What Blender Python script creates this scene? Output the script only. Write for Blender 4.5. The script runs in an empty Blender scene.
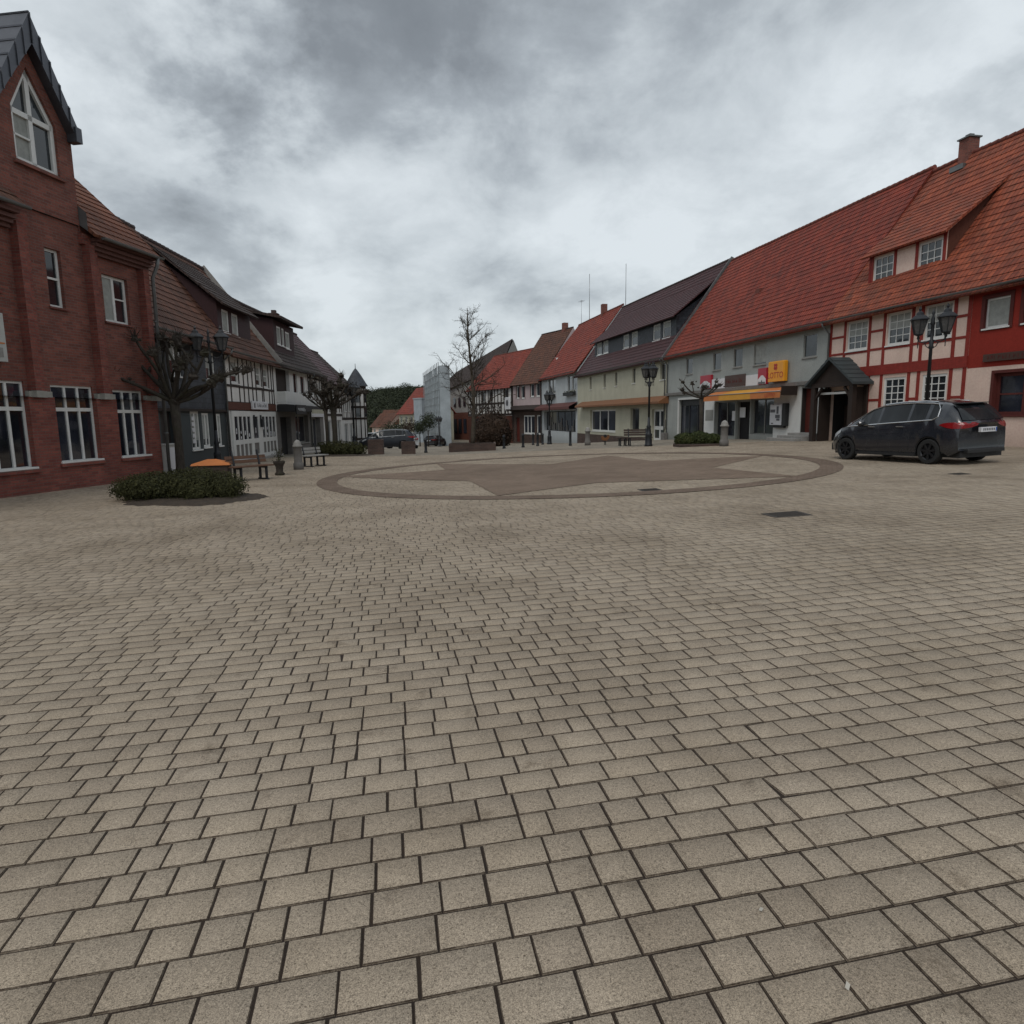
import bpy, bmesh, math, random
import numpy as np
from mathutils import Vector, Matrix, Quaternion, noise as mnoise
random.seed(7)
R = math.radians
PI = math.pi
scene = bpy.context.scene
COL = scene.collection

# ------------------------------------------------------------------ terrain
_hx = [-60, 0, 30, 36, 46, 54, 72, 90, 110, 150, 400]
_hz = [.3, 0, -.18, -.25, -.5, -.8, -1.65, -2.2, -2.6, -3, -3]
_k4 = np.linspace(-4, 4, 9)
_k2 = np.linspace(-2, 2, 9)
def ground_z(x, y):
    x = np.asarray(x, float); y = np.asarray(y, float)
    a = sum(np.interp(y + k, _hx, _hz) for k in _k4) / 9
    b = sum(np.interp(x + k, [-60, -9, -5, 20, 60], [-.1, -.1, -.14, .56, .8]) for k in _k2) / 9
    return a + b
def gz(x, y):
    return float(ground_z(x, y))

# ------------------------------------------------------------------ object helpers
ZOFF = {}
def tag(o, label=None, cat=None, group=None, kind=None):
    if label: o['label'] = label
    if cat: o['category'] = cat
    if group: o['group'] = group
    if kind: o['kind'] = kind
    return o
def thing(name, label, cat, loc=(0, 0, 0), rz=0.0, group=None):
    o = bpy.data.objects.new(name, None)
    o.empty_display_size = .2
    COL.objects.link(o)
    o.location = loc
    o.rotation_euler = (0, 0, rz)
    tag(o, label, cat, group)
    return o
def dup(root, loc, rz, label, group=None, scale=None):
    r = root.copy(); COL.objects.link(r)
    r.location = loc; r.rotation_euler = (0, 0, rz)
    if scale: r.scale = scale
    r['label'] = label
    if group: r['group'] = group
    for ch in list(root.children):
        c = ch.copy(); COL.objects.link(c); c.parent = r
        for g_ in list(ch.children):
            d = g_.copy(); COL.objects.link(d); d.parent = c
    return r

SPLIT = {'pier', 'dormer_cheek', 'white_wall_panel', 'stone_band', 'branch_knob', 'tail_light', 'headlight', 'door_mirror', 'door_handle', 'wheel_arch', 'window_trim',
         'side_window', 'side_panel', 'window_ledge', 'white_ledge', 'cornice', 'wall_lantern', 'corner_post', 'notice', 'door_frame', 'roof_rail', 'sill_strip', 'turret_pane', 'awning_arm', 'porch_side', 'vending_print', 'twigs'}
class MB:
    def clusters(s, mar=.012):
        par = list(range(len(s.v)))
        def fd(a):
            while par[a] != a: par[a] = par[par[a]]; a = par[a]
            return a
        for f in s.f:
            for i in f[1:]: par[fd(f[0])] = fd(i)
        comp = {}
        for k, f in enumerate(s.f): comp.setdefault(fd(f[0]), []).append(k)
        cs = []
        for fs in comp.values():
            P = np.array([s.v[i] for k in fs for i in s.f[k]]); cs.append([P.min(0) - mar, P.max(0) + mar, fs])
        done = False
        while not done:
            done = True; out = []
            for c in cs:
                for o in out:
                    if (c[0] <= o[1]).all() and (o[0] <= c[1]).all():
                        o[0] = np.minimum(o[0], c[0]); o[1] = np.maximum(o[1], c[1]); o[2] = o[2] + c[2]; done = False; break
                else: out.append(c)
            cs = out
        return [c[2] for c in cs]
    def __init__(s):
        s.v = []; s.f = []; s.m = []; s.mi = 0; s.dz = 0.0; s.smooth = set()
    def face(s, pts):
        b = len(s.v); s.v.extend([tuple(p) for p in pts]); s.f.append(tuple(range(b, b + len(pts)))); s.m.append(s.mi)
        return s
    def box(s, x0, x1, y0, y1, z0, z1):
        if x1 < x0: x0, x1 = x1, x0
        if y1 < y0: y0, y1 = y1, y0
        if z1 < z0: z0, z1 = z1, z0
        b = len(s.v)
        s.v += [(x0, y0, z0), (x1, y0, z0), (x1, y1, z0), (x0, y1, z0), (x0, y0, z1), (x1, y0, z1), (x1, y1, z1), (x0, y1, z1)]
        for q in ((0, 3, 2, 1), (4, 5, 6, 7), (0, 1, 5, 4), (1, 2, 6, 5), (2, 3, 7, 6), (3, 0, 4, 7)):
            s.f.append(tuple(b + i for i in q)); s.m.append(s.mi)
        return s
    def cbox(s, x0, x1, y0, y1, z0, z1, c=.01):
        # box with chamfered vertical and top edges
        p = [(x0 + c, y0), (x1 - c, y0), (x1, y0 + c), (x1, y1 - c), (x1 - c, y1), (x0 + c, y1), (x0, y1 - c), (x0, y0 + c)]
        q = [(x0 + c, y0 + c), (x1 - c, y0 + c), (x1 - c, y0 + c), (x1 - c, y1 - c), (x1 - c, y1 - c), (x0 + c, y1 - c), (x0 + c, y1 - c), (x0 + c, y0 + c)]
        b = len(s.v)
        s.v += [(a, d, z0) for a, d in p] + [(a, d, z1 - c) for a, d in p] + [(x0 + c, y0 + c, z1), (x1 - c, y0 + c, z1), (x1 - c, y1 - c, z1), (x0 + c, y1 - c, z1)]
        for i in range(8):
            j = (i + 1) % 8
            s.f.append((b + i, b + j, b + 8 + j, b + 8 + i)); s.m.append(s.mi)
        t = b + 16
        for e, (a1, a2, c1, c2) in enumerate(((0, 1, 0, 1), (2, 3, 1, 2), (4, 5, 2, 3), (6, 7, 3, 0))):
            s.f.append((b + 8 + a1, b + 8 + a2, t + c2, t + c1)); s.m.append(s.mi)
        for a1, a2, c1 in ((1, 2, 1), (3, 4, 2), (5, 6, 3), (7, 0, 0)):
            s.f.append((b + 8 + a1, b + 8 + a2, t + c1)); s.m.append(s.mi)
        s.f.append((t, t + 1, t + 2, t + 3)); s.m.append(s.mi)
        s.f.append(tuple(b + i for i in reversed(range(8)))); s.m.append(s.mi)
        return s
    def obox(s, p, q, w, h, up=(0, 0, 1)):
        # bar from p to q, width w (sideways), height h (along up)
        p = Vector(p); q = Vector(q); d = (q - p).normalized(); up = Vector(up)
        a = d.cross(up)
        if a.length < 1e-4: a = d.cross(Vector((1, 0, 0)))
        a.normalize(); c = a.cross(d).normalized()
        b = len(s.v)
        for e in (p, q):
            for sa, sc in ((-1, -1), (1, -1), (1, 1), (-1, 1)):
                s.v.append(tuple(e + a * (sa * w / 2) + c * (sc * h / 2)))
        for f in ((0, 1, 2, 3), (7, 6, 5, 4), (0, 4, 5, 1), (1, 5, 6, 2), (2, 6, 7, 3), (3, 7, 4, 0)):
            s.f.append(tuple(b + i for i in f)); s.m.append(s.mi)
        return s
    def tube(s, pts, rad, n=8, cap=True):
        pts = [Vector(p) for p in pts]
        if not hasattr(rad, '__len__'): rad = [rad] * len(pts)
        b = len(s.v); ref = None
        for i, p in enumerate(pts):
            d = (pts[min(i + 1, len(pts) - 1)] - pts[max(i - 1, 0)])
            if d.length < 1e-9: d = Vector((0, 0, 1))
            d.normalize()
            if ref is None:
                ref = Vector((1, 0, 0)) if abs(d.x) < .8 else Vector((0, 1, 0))
            a = (ref - d * ref.dot(d)).normalized(); c = d.cross(a); ref = a
            for k in range(n):
                t = 2 * PI * k / n
                s.v.append(tuple(p + (a * math.cos(t) + c * math.sin(t)) * rad[i]))
        f0 = len(s.f)
        for i in range(len(pts) - 1):
            for k in range(n):
                k2 = (k + 1) % n
                s.f.append((b + i * n + k, b + i * n + k2, b + (i + 1) * n + k2, b + (i + 1) * n + k)); s.m.append(s.mi)
        if n >= 6: s.smooth.update(range(f0, len(s.f)))
        if cap:
            s.f.append(tuple(b + k for k in reversed(range(n)))); s.m.append(s.mi)
            e = b + (len(pts) - 1) * n
            s.f.append(tuple(e + k for k in range(n))); s.m.append(s.mi)
        return s
    def lathe(s, prof, cx=0, cy=0, n=16, rot=0, smooth=True):
        b = len(s.v); f0 = len(s.f)
        for r, z in prof:
            for k in range(n):
                t = 2 * PI * k / n + rot
                s.v.append((cx + r * math.cos(t), cy + r * math.sin(t), z))
        for i in range(len(prof) - 1):
            for k in range(n):
                k2 = (k + 1) % n
                s.f.append((b + i * n + k, b + i * n + k2, b + (i + 1) * n + k2, b + (i + 1) * n + k)); s.m.append(s.mi)
        if smooth: s.smooth.update(range(f0, len(s.f)))
        s.f.append(tuple(b + k for k in reversed(range(n)))); s.m.append(s.mi)
        e = b + (len(prof) - 1) * n
        s.f.append(tuple(e + k for k in range(n))); s.m.append(s.mi)
        return s
    def prism(s, poly, y0, y1):
        # polygon in x,z extruded along y (y0 front)
        n = len(poly); b = len(s.v)
        s.v += [(x, y0, z) for x, z in poly] + [(x, y1, z) for x, z in poly]
        s.f.append(tuple(b + i for i in range(n))); s.m.append(s.mi)
        s.f.append(tuple(b + n + i for i in reversed(range(n)))); s.m.append(s.mi)
        for i in range(n):
            j = (i + 1) % n
            s.f.append((b + j, b + i, b + n + i, b + n + j)); s.m.append(s.mi)
        return s
    def blob(s, c, r, sub=1, amp=.25, seed=0, sq=(1, 1, 1)):
        bm = bmesh.new(); bmesh.ops.create_icosphere(bm, subdivisions=sub, radius=1)
        b = len(s.v); c = Vector(c); f0 = len(s.f)
        for v in bm.verts:
            k = 1 + amp * mnoise.noise(v.co * 1.7 + Vector((seed * 3.1, seed * 1.7, seed)))*1.6
            s.v.append((c.x + v.co.x * r * k * sq[0], c.y + v.co.y * r * k * sq[1], c.z + v.co.z * r * k * sq[2]))
        for f in bm.faces:
            s.f.append(tuple(b + v.index for v in f.verts)); s.m.append(s.mi)
        bm.free()
        return s
    def leaf(s, p, size, asp=.5, nrm=None):
        if nrm is None:
            nrm = Vector((random.gauss(0, 1), random.gauss(0, 1), random.gauss(0, 1)))
        else:
            nrm = Vector(nrm) + Vector((random.gauss(0, .6), random.gauss(0, .6), random.gauss(0, .6)))
        nrm.normalize()
        a = nrm.orthogonal().normalized(); a.rotate(Quaternion(nrm, random.uniform(0, 6.28))); c = nrm.cross(a)
        p = Vector(p); a = a * size * .5; c = c * size * .5 * asp
        b = len(s.v)
        s.v += [tuple(p - a), tuple(p + c), tuple(p + a), tuple(p - c)]
        s.f.append((b, b + 1, b + 2, b + 3)); s.m.append(s.mi)
        return s
    def build(s, name, mats, parent=None, label=None, smooth=False, recalc=True):
        if name in SPLIT and not getattr(s, 'part', False):
            gs = s.clusters()
            if len(gs) > 1:
                for g in gs:
                    q = MB(); q.part = True; mp = {}
                    for fi in g:
                        nf = []
                        for i in s.f[fi]:
                            if i not in mp: mp[i] = len(q.v); q.v.append(s.v[i])
                            nf.append(mp[i])
                        if fi in s.smooth: q.smooth.add(len(q.f))
                        q.f.append(tuple(nf)); q.m.append(s.m[fi])
                    o = q.build(name, mats, parent, label, smooth, recalc)
                return o
        if not isinstance(mats, (list, tuple)): mats = [mats]
        dz = ZOFF.get(parent.name, 0.0) if parent else 0.0
        if parent and parent.parent: dz = ZOFF.get(parent.parent.name, 0.0)
        me = bpy.data.meshes.new(name)
        V = [(x, y, z - dz) for x, y, z in s.v] if dz else s.v
        me.from_pydata(V, [], s.f)
        if recalc and len(s.f) < 60000:
            bm = bmesh.new(); bm.from_mesh(me)
            bmesh.ops.recalc_face_normals(bm, faces=bm.faces)
            bm.to_mesh(me); bm.free()
        for m in mats: me.materials.append(m)
        n = len(me.polygons)
        me.polygons.foreach_set('material_index', s.m)
        if smooth: me.polygons.foreach_set('use_smooth', [True] * n)
        elif s.smooth: me.polygons.foreach_set('use_smooth', [i in s.smooth for i in range(n)])
        uvproj(me)
        me.update()
        o = bpy.data.objects.new(name, me); COL.objects.link(o)
        if parent: o.parent = parent
        if label: o['label'] = label
        return o
def uvproj(me):
    n = len(me.polygons)
    if n == 0: return
    uv = me.uv_layers.new(name='UVMap')
    nl = len(me.loops)
    co = np.empty(len(me.vertices) * 3); me.vertices.foreach_get('co', co); co = co.reshape(-1, 3)
    vi = np.empty(nl, int); me.loops.foreach_get('vertex_index', vi)
    nr = np.empty(n * 3); me.polygons.foreach_get('normal', nr); nr = nr.reshape(-1, 3)
    tot = np.empty(n, int); me.polygons.foreach_get('loop_total', tot)
    # keep u direction stable whichever way the normal points
    t = np.stack([-nr[:, 1], nr[:, 0], np.zeros(n)], 1)
    ln = np.linalg.norm(t, axis=1)
    flat = ln < .05
    t[flat] = (1, 0, 0); ln[flat] = 1
    t /= ln[:, None]
    fl = (t[:, 0] < -1e-3) | ((abs(t[:, 0]) <= 1e-3) & (t[:, 1] < 0))
    t[fl] *= -1
    b = np.cross(nr, t)
    fl = (b[:, 2] < -1e-3)
    b[fl] *= -1
    b[flat] = (0, 1, 0)
    T = np.repeat(t, tot, 0); B = np.repeat(b, tot, 0); P = co[vi]
    out = np.stack([(P * T).sum(1), (P * B).sum(1)], 1).ravel()
    uv.data.foreach_set('uv', out)
# ------------------------------------------------------------------ materials
class NT:
    def __init__(s, name):
        s.mat = bpy.data.materials.new(name); s.mat.use_nodes = True
        s.t = s.mat.node_tree; s.t.nodes.clear()
        s.out = s.n('ShaderNodeOutputMaterial'); s.b = s.n('ShaderNodeBsdfPrincipled')
        s.l(s.b.outputs[0], s.out.inputs[0])
    def n(s, ty, **k):
        x = s.t.nodes.new(ty)
        for a, v in k.items(): setattr(x, a, v)
        return x
    def l(s, a, b): s.t.links.new(a, b)
    def val(s, sock, v):
        if isinstance(v, bpy.types.NodeSocket): s.l(v, sock)
        else: sock.default_value = v
    def coord(s, kind='Object'):
        return s.n('ShaderNodeTexCoord').outputs[kind]
    def mapping(s, vec, scale=(1, 1, 1), loc=(0, 0, 0), rot=(0, 0, 0)):
        m = s.n('ShaderNodeMapping'); s.l(vec, m.inputs[0])
        m.inputs['Scale'].default_value = scale; m.inputs['Location'].default_value = loc; m.inputs['Rotation'].default_value = rot
        return m.outputs[0]
    def noise(s, vec, scale, detail=4, rough=.55, out=0, dist=0):
        x = s.n('ShaderNodeTexNoise'); s.l(vec, x.inputs['Vector'])
        x.inputs['Scale'].default_value = scale; x.inputs['Detail'].default_value = detail
        x.inputs['Roughness'].default_value = rough; x.inputs['Distortion'].default_value = dist
        return x.outputs[out]
    def ramp(s, fac, stops, interp='LINEAR'):
        x = s.n('ShaderNodeValToRGB'); x.color_ramp.interpolation = interp
        e = x.color_ramp.elements
        while len(e) < len(stops): e.new(.5)
        for i, (p, c) in enumerate(stops):
            e[i].position = p; e[i].color = (*c, 1) if len(c) == 3 else c
        s.l(fac, x.inputs[0]); return x.outputs[0]
    def mix(s, fac, a, b, mode='MIX'):
        x = s.n('ShaderNodeMix', data_type='RGBA', blend_type=mode)
        s.val(x.inputs[0], fac)
        for sock, v in ((x.inputs[6], a), (x.inputs[7], b)):
            if isinstance(v, bpy.types.NodeSocket): s.l(v, sock)
            else: sock.default_value = (*v, 1) if len(v) == 3 else v
        return x.outputs[2]
    def math(s, op, a, b=0.0, c=None):
        x = s.n('ShaderNodeMath', operation=op); s.val(x.inputs[0], a); s.val(x.inputs[1], b)
        if c is not None: s.val(x.inputs[2], c)
        return x.outputs[0]
    def maprange(s, v, a, b, c, d):
        x = s.n('ShaderNodeMapRange'); s.l(v, x.inputs[0])
        for i, q in enumerate((a, b, c, d)): x.inputs[i + 1].default_value = q
        return x.outputs[0]
    def bump(s, h, dist=.01, strength=1.0, nrm=None):
        x = s.n('ShaderNodeBump'); s.l(h, x.inputs['Height']); x.inputs['Distance'].default_value = dist
        x.inputs['Strength'].default_value = strength
        if nrm is not None: s.l(nrm, x.inputs['Normal'])
        return x.outputs[0]
    def fin(s, col=None, rough=None, nrm=None, **k):
        if col is not None:
            if isinstance(col, bpy.types.NodeSocket): s.l(col, s.b.inputs['Base Color'])
            else: s.b.inputs['Base Color'].default_value = (*col, 1)
        if rough is not None: s.val(s.b.inputs['Roughness'], rough)
        if nrm is not None: s.l(nrm, s.b.inputs['Normal'])
        for a, v in k.items(): s.b.inputs[a.replace('_', ' ')].default_value = v
        return s.mat

def sc3(c, k): return tuple(max(0, min(1, x * k)) for x in c)
def m_plain(name, c, rough=.6, var=.18, scale=3.0, bump=.0, metal=0.0, spec=.5, fine=60):
    t = NT(name); o = t.coord()
    n1 = t.noise(o, scale, 5, .6)
    n2 = t.noise(o, scale * 9, 3, .6)
    k = t.math('ADD', t.math('MULTIPLY', n1, .7), t.math('MULTIPLY', n2, .3))
    col = t.ramp(k, [(.3, sc3(c, 1 - var)), (.7, sc3(c, 1 + var * .7))])
    nr = t.bump(t.noise(o, fine, 3, .6), bump) if bump else None
    r = t.maprange(n1, .3, .7, max(0, rough - .08), min(1, rough + .08))
    return t.fin(col, r, nr, Metallic=metal, Specular_IOR_Level=spec)
def m_render(name, c, stain=.35):
    # rendered / plastered wall, grime rising from the foot and streaks
    t = NT(name); o = t.coord()
    n1 = t.noise(o, .7, 6, .6); n2 = t.noise(o, 14, 4, .6)
    st = t.noise(t.mapping(o, (1.3, 1.3, .25)), 1.1, 5, .7)
    col = t.ramp(n1, [(.25, sc3(c, .84)), (.75, sc3(c, 1.07))])
    col = t.mix(t.math('MULTIPLY', t.ramp(st, [(.45, (0, 0, 0)), (.75, (1, 1, 1))]), stain), col, sc3(c, .62))
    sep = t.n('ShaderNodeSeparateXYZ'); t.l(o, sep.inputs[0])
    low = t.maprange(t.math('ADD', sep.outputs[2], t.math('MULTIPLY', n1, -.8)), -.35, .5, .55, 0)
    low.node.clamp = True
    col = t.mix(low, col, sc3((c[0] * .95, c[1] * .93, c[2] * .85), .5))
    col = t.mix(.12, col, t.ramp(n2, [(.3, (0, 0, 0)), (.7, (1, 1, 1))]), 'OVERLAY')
    nr = t.bump(t.noise(o, 110, 3, .7), .004, .6)
    return t.fin(col, .9, nr, Specular_IOR_Level=.25)
def m_brick(name, c1, c2, mortar, bw=.24, bh=.075):
    t = NT(name); uv = t.coord('UV')
    wob = t.noise(t.coord(), 6, 2)
    b = t.n('ShaderNodeTexBrick'); t.l(uv, b.inputs['Vector'])
    b.inputs['Scale'].default_value = 1; b.inputs['Brick Width'].default_value = bw; b.inputs['Row Height'].default_value = bh
    b.inputs['Mortar Size'].default_value = .007; b.inputs['Mortar Smooth'].default_value = .3; b.inputs['Bias'].default_value = 0
    b.inputs['Color1'].default_value = (*c1, 1); b.inputs['Color2'].default_value = (*c2, 1); b.inputs['Mortar'].default_value = (*mortar, 1)
    n1 = t.noise(t.coord(), 1.2, 6, .65); n2 = t.noise(t.coord(), 30, 3, .6)
    col = t.mix(.55, b.outputs[0], t.ramp(n1, [(.25, (.25, .25, .25)), (.75, (.75, .75, .75))]), 'OVERLAY')
    col = t.mix(.35, col, t.ramp(n2, [(.3, (.3, .3, .3)), (.7, (.7, .7, .7))]), 'OVERLAY')
    h = t.math('ADD', t.math('MULTIPLY', b.outputs[1], -1), t.math('MULTIPLY', n2, .35))
    return t.fin(col, .85, t.bump(h, .008, .8), Specular_IOR_Level=.3)
def m_tiles(name, c1, c2, dark, pw=.21, ph=.34, moss=.25, gloss=.75):
    # clay pantiles: UV in metres, v up the slope
    t = NT(name); uv = t.coord('UV'); o = t.coord()
    sep = t.n('ShaderNodeSeparateXYZ'); t.l(uv, sep.inputs[0])
    u = t.math('DIVIDE', sep.outputs[0], pw); v = t.math('DIVIDE', sep.outputs[1], ph)
    fu = t.math('FRACT', u); fv = t.math('FRACT', v)
    cu = t.math('FLOOR', u); cv = t.math('FLOOR', v)
    cmb = t.n('ShaderNodeCombineXYZ'); t.l(cu, cmb.inputs[0]); t.l(cv, cmb.inputs[1])
    wn = t.n('ShaderNodeTexWhiteNoise', noise_dimensions='2D'); t.l(cmb.outputs[0], wn.inputs['Vector'])
    n1 = t.noise(o, .45, 6, .65); n2 = t.noise(t.mapping(o, (1, 1, .3)), 1.6, 5, .65)
    k = t.math('ADD', t.math('MULTIPLY', wn.outputs[0], .5), t.math('MULTIPLY', n1, .55))
    col = t.mix(t.maprange(k, .2, .8, 0, 1), c1, c2)
    col = t.mix(t.math('MULTIPLY', t.ramp(n2, [(.45, (0, 0, 0)), (.72, (1, 1, 1))]), moss), col, dark)
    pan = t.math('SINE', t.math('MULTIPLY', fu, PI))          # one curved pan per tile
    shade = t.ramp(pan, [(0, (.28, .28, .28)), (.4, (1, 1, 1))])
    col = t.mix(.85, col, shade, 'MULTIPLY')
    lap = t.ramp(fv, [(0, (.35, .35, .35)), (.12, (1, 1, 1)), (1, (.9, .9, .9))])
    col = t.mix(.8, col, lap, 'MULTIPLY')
    h = t.math('ADD', t.math('MULTIPLY', pan, .7), t.math('MULTIPLY', fv, -.5))
    return t.fin(col, gloss, t.bump(h, .035, .8), Specular_IOR_Level=.3)
def m_slate(name, c, pw=.3, ph=.2):
    t = NT(name); uv = t.coord('UV'); o = t.coord()
    b = t.n('ShaderNodeTexBrick'); t.l(uv, b.inputs['Vector'])
    b.inputs['Scale'].default_value = 1; b.inputs['Brick Width'].default_value = pw; b.inputs['Row Height'].default_value = ph
    b.inputs['Mortar Size'].default_value = .006; b.inputs['Bias'].default_value = 0
    b.inputs['Color1'].default_value = (*sc3(c, .75), 1); b.inputs['Color2'].default_value = (*sc3(c, 1.3), 1); b.inputs['Mortar'].default_value = (*sc3(c, .3), 1)
    col = t.mix(.4, b.outputs[0], t.ramp(t.noise(o, 1.2, 5, .6), [(.3, (.3, .3, .3)), (.7, (.7, .7, .7))]), 'OVERLAY')
    return t.fin(col, .6, t.bump(t.math('MULTIPLY', b.outputs[1], -1), .01, .8), Specular_IOR_Level=.4)
def m_wood(name, c, rough=.7):
    t = NT(name); o = t.coord()
    g = t.noise(t.mapping(o, (9, 9, 1.2)), 3, 5, .65)
    g2 = t.noise(t.mapping(o, (1.2, 9, 9)), 3, 5, .65)
    k = t.math('MULTIPLY', t.math('ADD', g, g2), .5)
    col = t.ramp(k, [(.3, sc3(c, .6)), (.7, sc3(c, 1.25))])
    return t.fin(col, rough, t.bump(k, .004), Specular_IOR_Level=.3)
def m_glass(name='window_glass', tint=(.018, .022, .026), rough=.05, spec=.75):
    t = NT(name); o = t.coord()
    n = t.noise(t.mapping(o, (.8, .8, .5)), 1.1, 3, .5)
    col = t.ramp(n, [(.35, sc3(tint, .5)), (.7, sc3(tint, 2.0))])
    return t.fin(col, rough, t.bump(t.noise(o, 1.1, 2, .5), .012, .35), Specular_IOR_Level=spec)
def m_foliage(name, c, c2, rough=.75):
    t = NT(name); o = t.coord()
    g = t.n('ShaderNodeNewGeometry')
    k = t.math('ADD', t.math('MULTIPLY', g.outputs['Random Per Island'], .6), t.math('MULTIPLY', t.noise(o, 1.8, 4, .6), .5))
    col = t.ramp(k, [(.2, c), (.85, c2)])
    return t.fin(col, rough, None, Specular_IOR_Level=.2)
def m_bark(name, c):
    t = NT(name); o = t.coord()
    n = t.noise(t.mapping(o, (1, 1, .35)), 16, 6, .7); g = t.noise(o, 2.2, 4, .6)
    col = t.ramp(n, [(.3, sc3(c, .5)), (.7, sc3(c, 1.35))])
    col = t.mix(t.math('MULTIPLY', t.ramp(g, [(.5, (0, 0, 0)), (.7, (1, 1, 1))]), .5), col, (.045, .05, .028))
    return t.fin(col, .9, t.bump(n, .02, .9), Specular_IOR_Level=.2)
def m_paint(name, c, rough=.3, coat=.0):
    t = NT(name); o = t.coord()
    n = t.noise(o, 3, 5, .6)
    col = t.mix(t.math('MULTIPLY', t.ramp(n, [(.5, (0, 0, 0)), (.8, (1, 1, 1))]), .18), c, (.10, .095, .085))
    m = t.fin(col, t.maprange(n, .3, .7, rough - .05, rough + .1), None, Specular_IOR_Level=.5)
    t.b.inputs['Coat Weight'].default_value = coat; t.b.inputs['Coat Roughness'].default_value = .06
    return m

def m_paver(name, base, use_attr=True):
    t = NT(name); o = t.coord()
    big = t.noise(o, .16, 5, .6); mid = t.noise(o, .9, 5, .65); sp = t.noise(o, 260, 2, .8); sp2 = t.noise(o, 90, 3, .75)
    gr = t.noise(o, 9, 5, .7)
    col = t.ramp(sp, [(.38, sc3(base, .30)), (.48, sc3(base, .95)), (.56, sc3(base, 1.1)), (.66, sc3(base, 1.9))])
    pit = t.ramp(t.noise(o, 150, 2, .6), [(.60, (1, 1, 1)), (.67, (.42, .40, .37))])
    col = t.mix(.42, col, t.ramp(sp2, [(.35, sc3(base, .55)), (.65, sc3(base, 1.5))]))
    col = t.mix(.9, col, pit, 'MULTIPLY')
    if use_attr:
        at = t.n('ShaderNodeAttribute', attribute_name='pv'); f = at.outputs['Fac']
        col = t.mix(1.0, col, t.ramp(f, [(0, (.87, .86, .85)), (.4, (.97, .97, .97)), (1, (1.0, .99, .97))]), 'MULTIPLY')
    col = t.mix(1.0, col, t.ramp(mid, [(.3, (.80, .79, .77)), (.62, (1, 1, 1))]), 'MULTIPLY')
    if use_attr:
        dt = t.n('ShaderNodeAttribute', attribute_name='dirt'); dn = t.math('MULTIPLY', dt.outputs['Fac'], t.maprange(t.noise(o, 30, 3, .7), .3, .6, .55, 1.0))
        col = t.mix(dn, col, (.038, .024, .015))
    # old damp and dirt patches
    d = t.ramp(t.noise(o, .33, 6, .7, dist=.4), [(.47, (1, 1, 1)), (.66, (.72, .70, .675))])
    col = t.mix(.85, col, d, 'MULTIPLY')
    d2 = t.ramp(t.noise(o, 2.7, 6, .75), [(.58, (1, 1, 1)), (.70, (.50, .47, .44))])
    col = t.mix(.8, col, d2, 'MULTIPLY')
    h = t.math('ADD', t.math('MULTIPLY', sp2, .6), t.math('MULTIPLY', gr, .7))
    return t, col, h

M = {}
t, col, h = m_paver('paver', (.372, .308, .238))
M['paver'] = t.fin(col, .88, t.bump(h, .004, .9), Specular_IOR_Level=.3)
def m_setts(name, base, mort, bw, bh, ms=.008):
    t, col, h = m_paver(name, base, False)
    b = t.n('ShaderNodeTexBrick'); t.l(t.mapping(t.coord(), rot=(0, 0, R(-13.2))), b.inputs['Vector'])
    b.inputs['Scale'].default_value = 1; b.inputs['Brick Width'].default_value = bw; b.inputs['Row Height'].default_value = bh
    b.inputs['Mortar Size'].default_value = ms; b.inputs['Bias'].default_value = 0; b.inputs['Mortar Smooth'].default_value = .4
    b.inputs['Color1'].default_value = (.8, .8, .8, 1); b.inputs['Color2'].default_value = (1, 1, 1, 1); b.inputs['Mortar'].default_value = (*mort, 1)
    col = t.mix(1.0, col, b.outputs[0], 'MULTIPLY')
    return t.fin(col, .88, t.bump(t.math('ADD', t.math('MULTIPLY', b.outputs[1], -1.5), h), .005, .8), Specular_IOR_Level=.3)
M['street'] = m_setts('street_pavers', (.32, .28, .225), (.35, .31, .27), .22, .16)
M['star'] = m_setts('brown_clinker', (.250, .182, .134), (.40, .37, .34), .2, .1, .006)
M['ring'] = m_setts('ring_clinker', (.205, .148, .110), (.6, .55, .52), .16, .1, .006)
M['joint'] = m_plain('joint_sand', (.026, .016, .010), .95, .5, 9, .006)
M['soil'] = m_plain('soil', (.055, .040, .028), .95, .5, 7, .03, fine=40)
M['far_ground'] = m_plain('grass_ground', (.07, .085, .04), .95, .4, .4, .02)
M['brick'] = m_brick('red_brick', (.235, .082, .060), (.145, .054, .043), (.15, .115, .10))
M['brick2'] = m_brick('orange_brick', (.25, .078, .058), (.16, .048, .040), (.13, .10, .085))
M['stone'] = m_plain('sandstone', (.30, .29, .26), .85, .25, 6, .004)
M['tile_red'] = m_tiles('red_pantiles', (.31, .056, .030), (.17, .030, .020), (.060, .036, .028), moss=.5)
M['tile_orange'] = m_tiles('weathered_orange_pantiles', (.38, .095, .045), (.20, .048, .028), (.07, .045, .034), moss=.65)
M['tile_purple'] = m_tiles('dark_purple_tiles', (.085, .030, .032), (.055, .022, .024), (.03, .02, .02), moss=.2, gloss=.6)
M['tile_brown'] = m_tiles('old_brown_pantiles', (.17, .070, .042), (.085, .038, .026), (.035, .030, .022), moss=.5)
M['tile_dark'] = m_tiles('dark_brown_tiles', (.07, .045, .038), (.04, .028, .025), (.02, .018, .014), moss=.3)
M['ridge_tile'] = m_plain('ridge_tile', (.16, .042, .028), .8, .45, 2.2, .004)
M['ridge_dark'] = m_plain('dark_ridge_tile', (.05, .03, .027), .8, .4, 2.2, .004)
M['slate'] = m_slate('slate_cladding', (.040, .045, .055))
M['slate_dorm'] = m_slate('dormer_slate', (.030, .034, .042))
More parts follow.
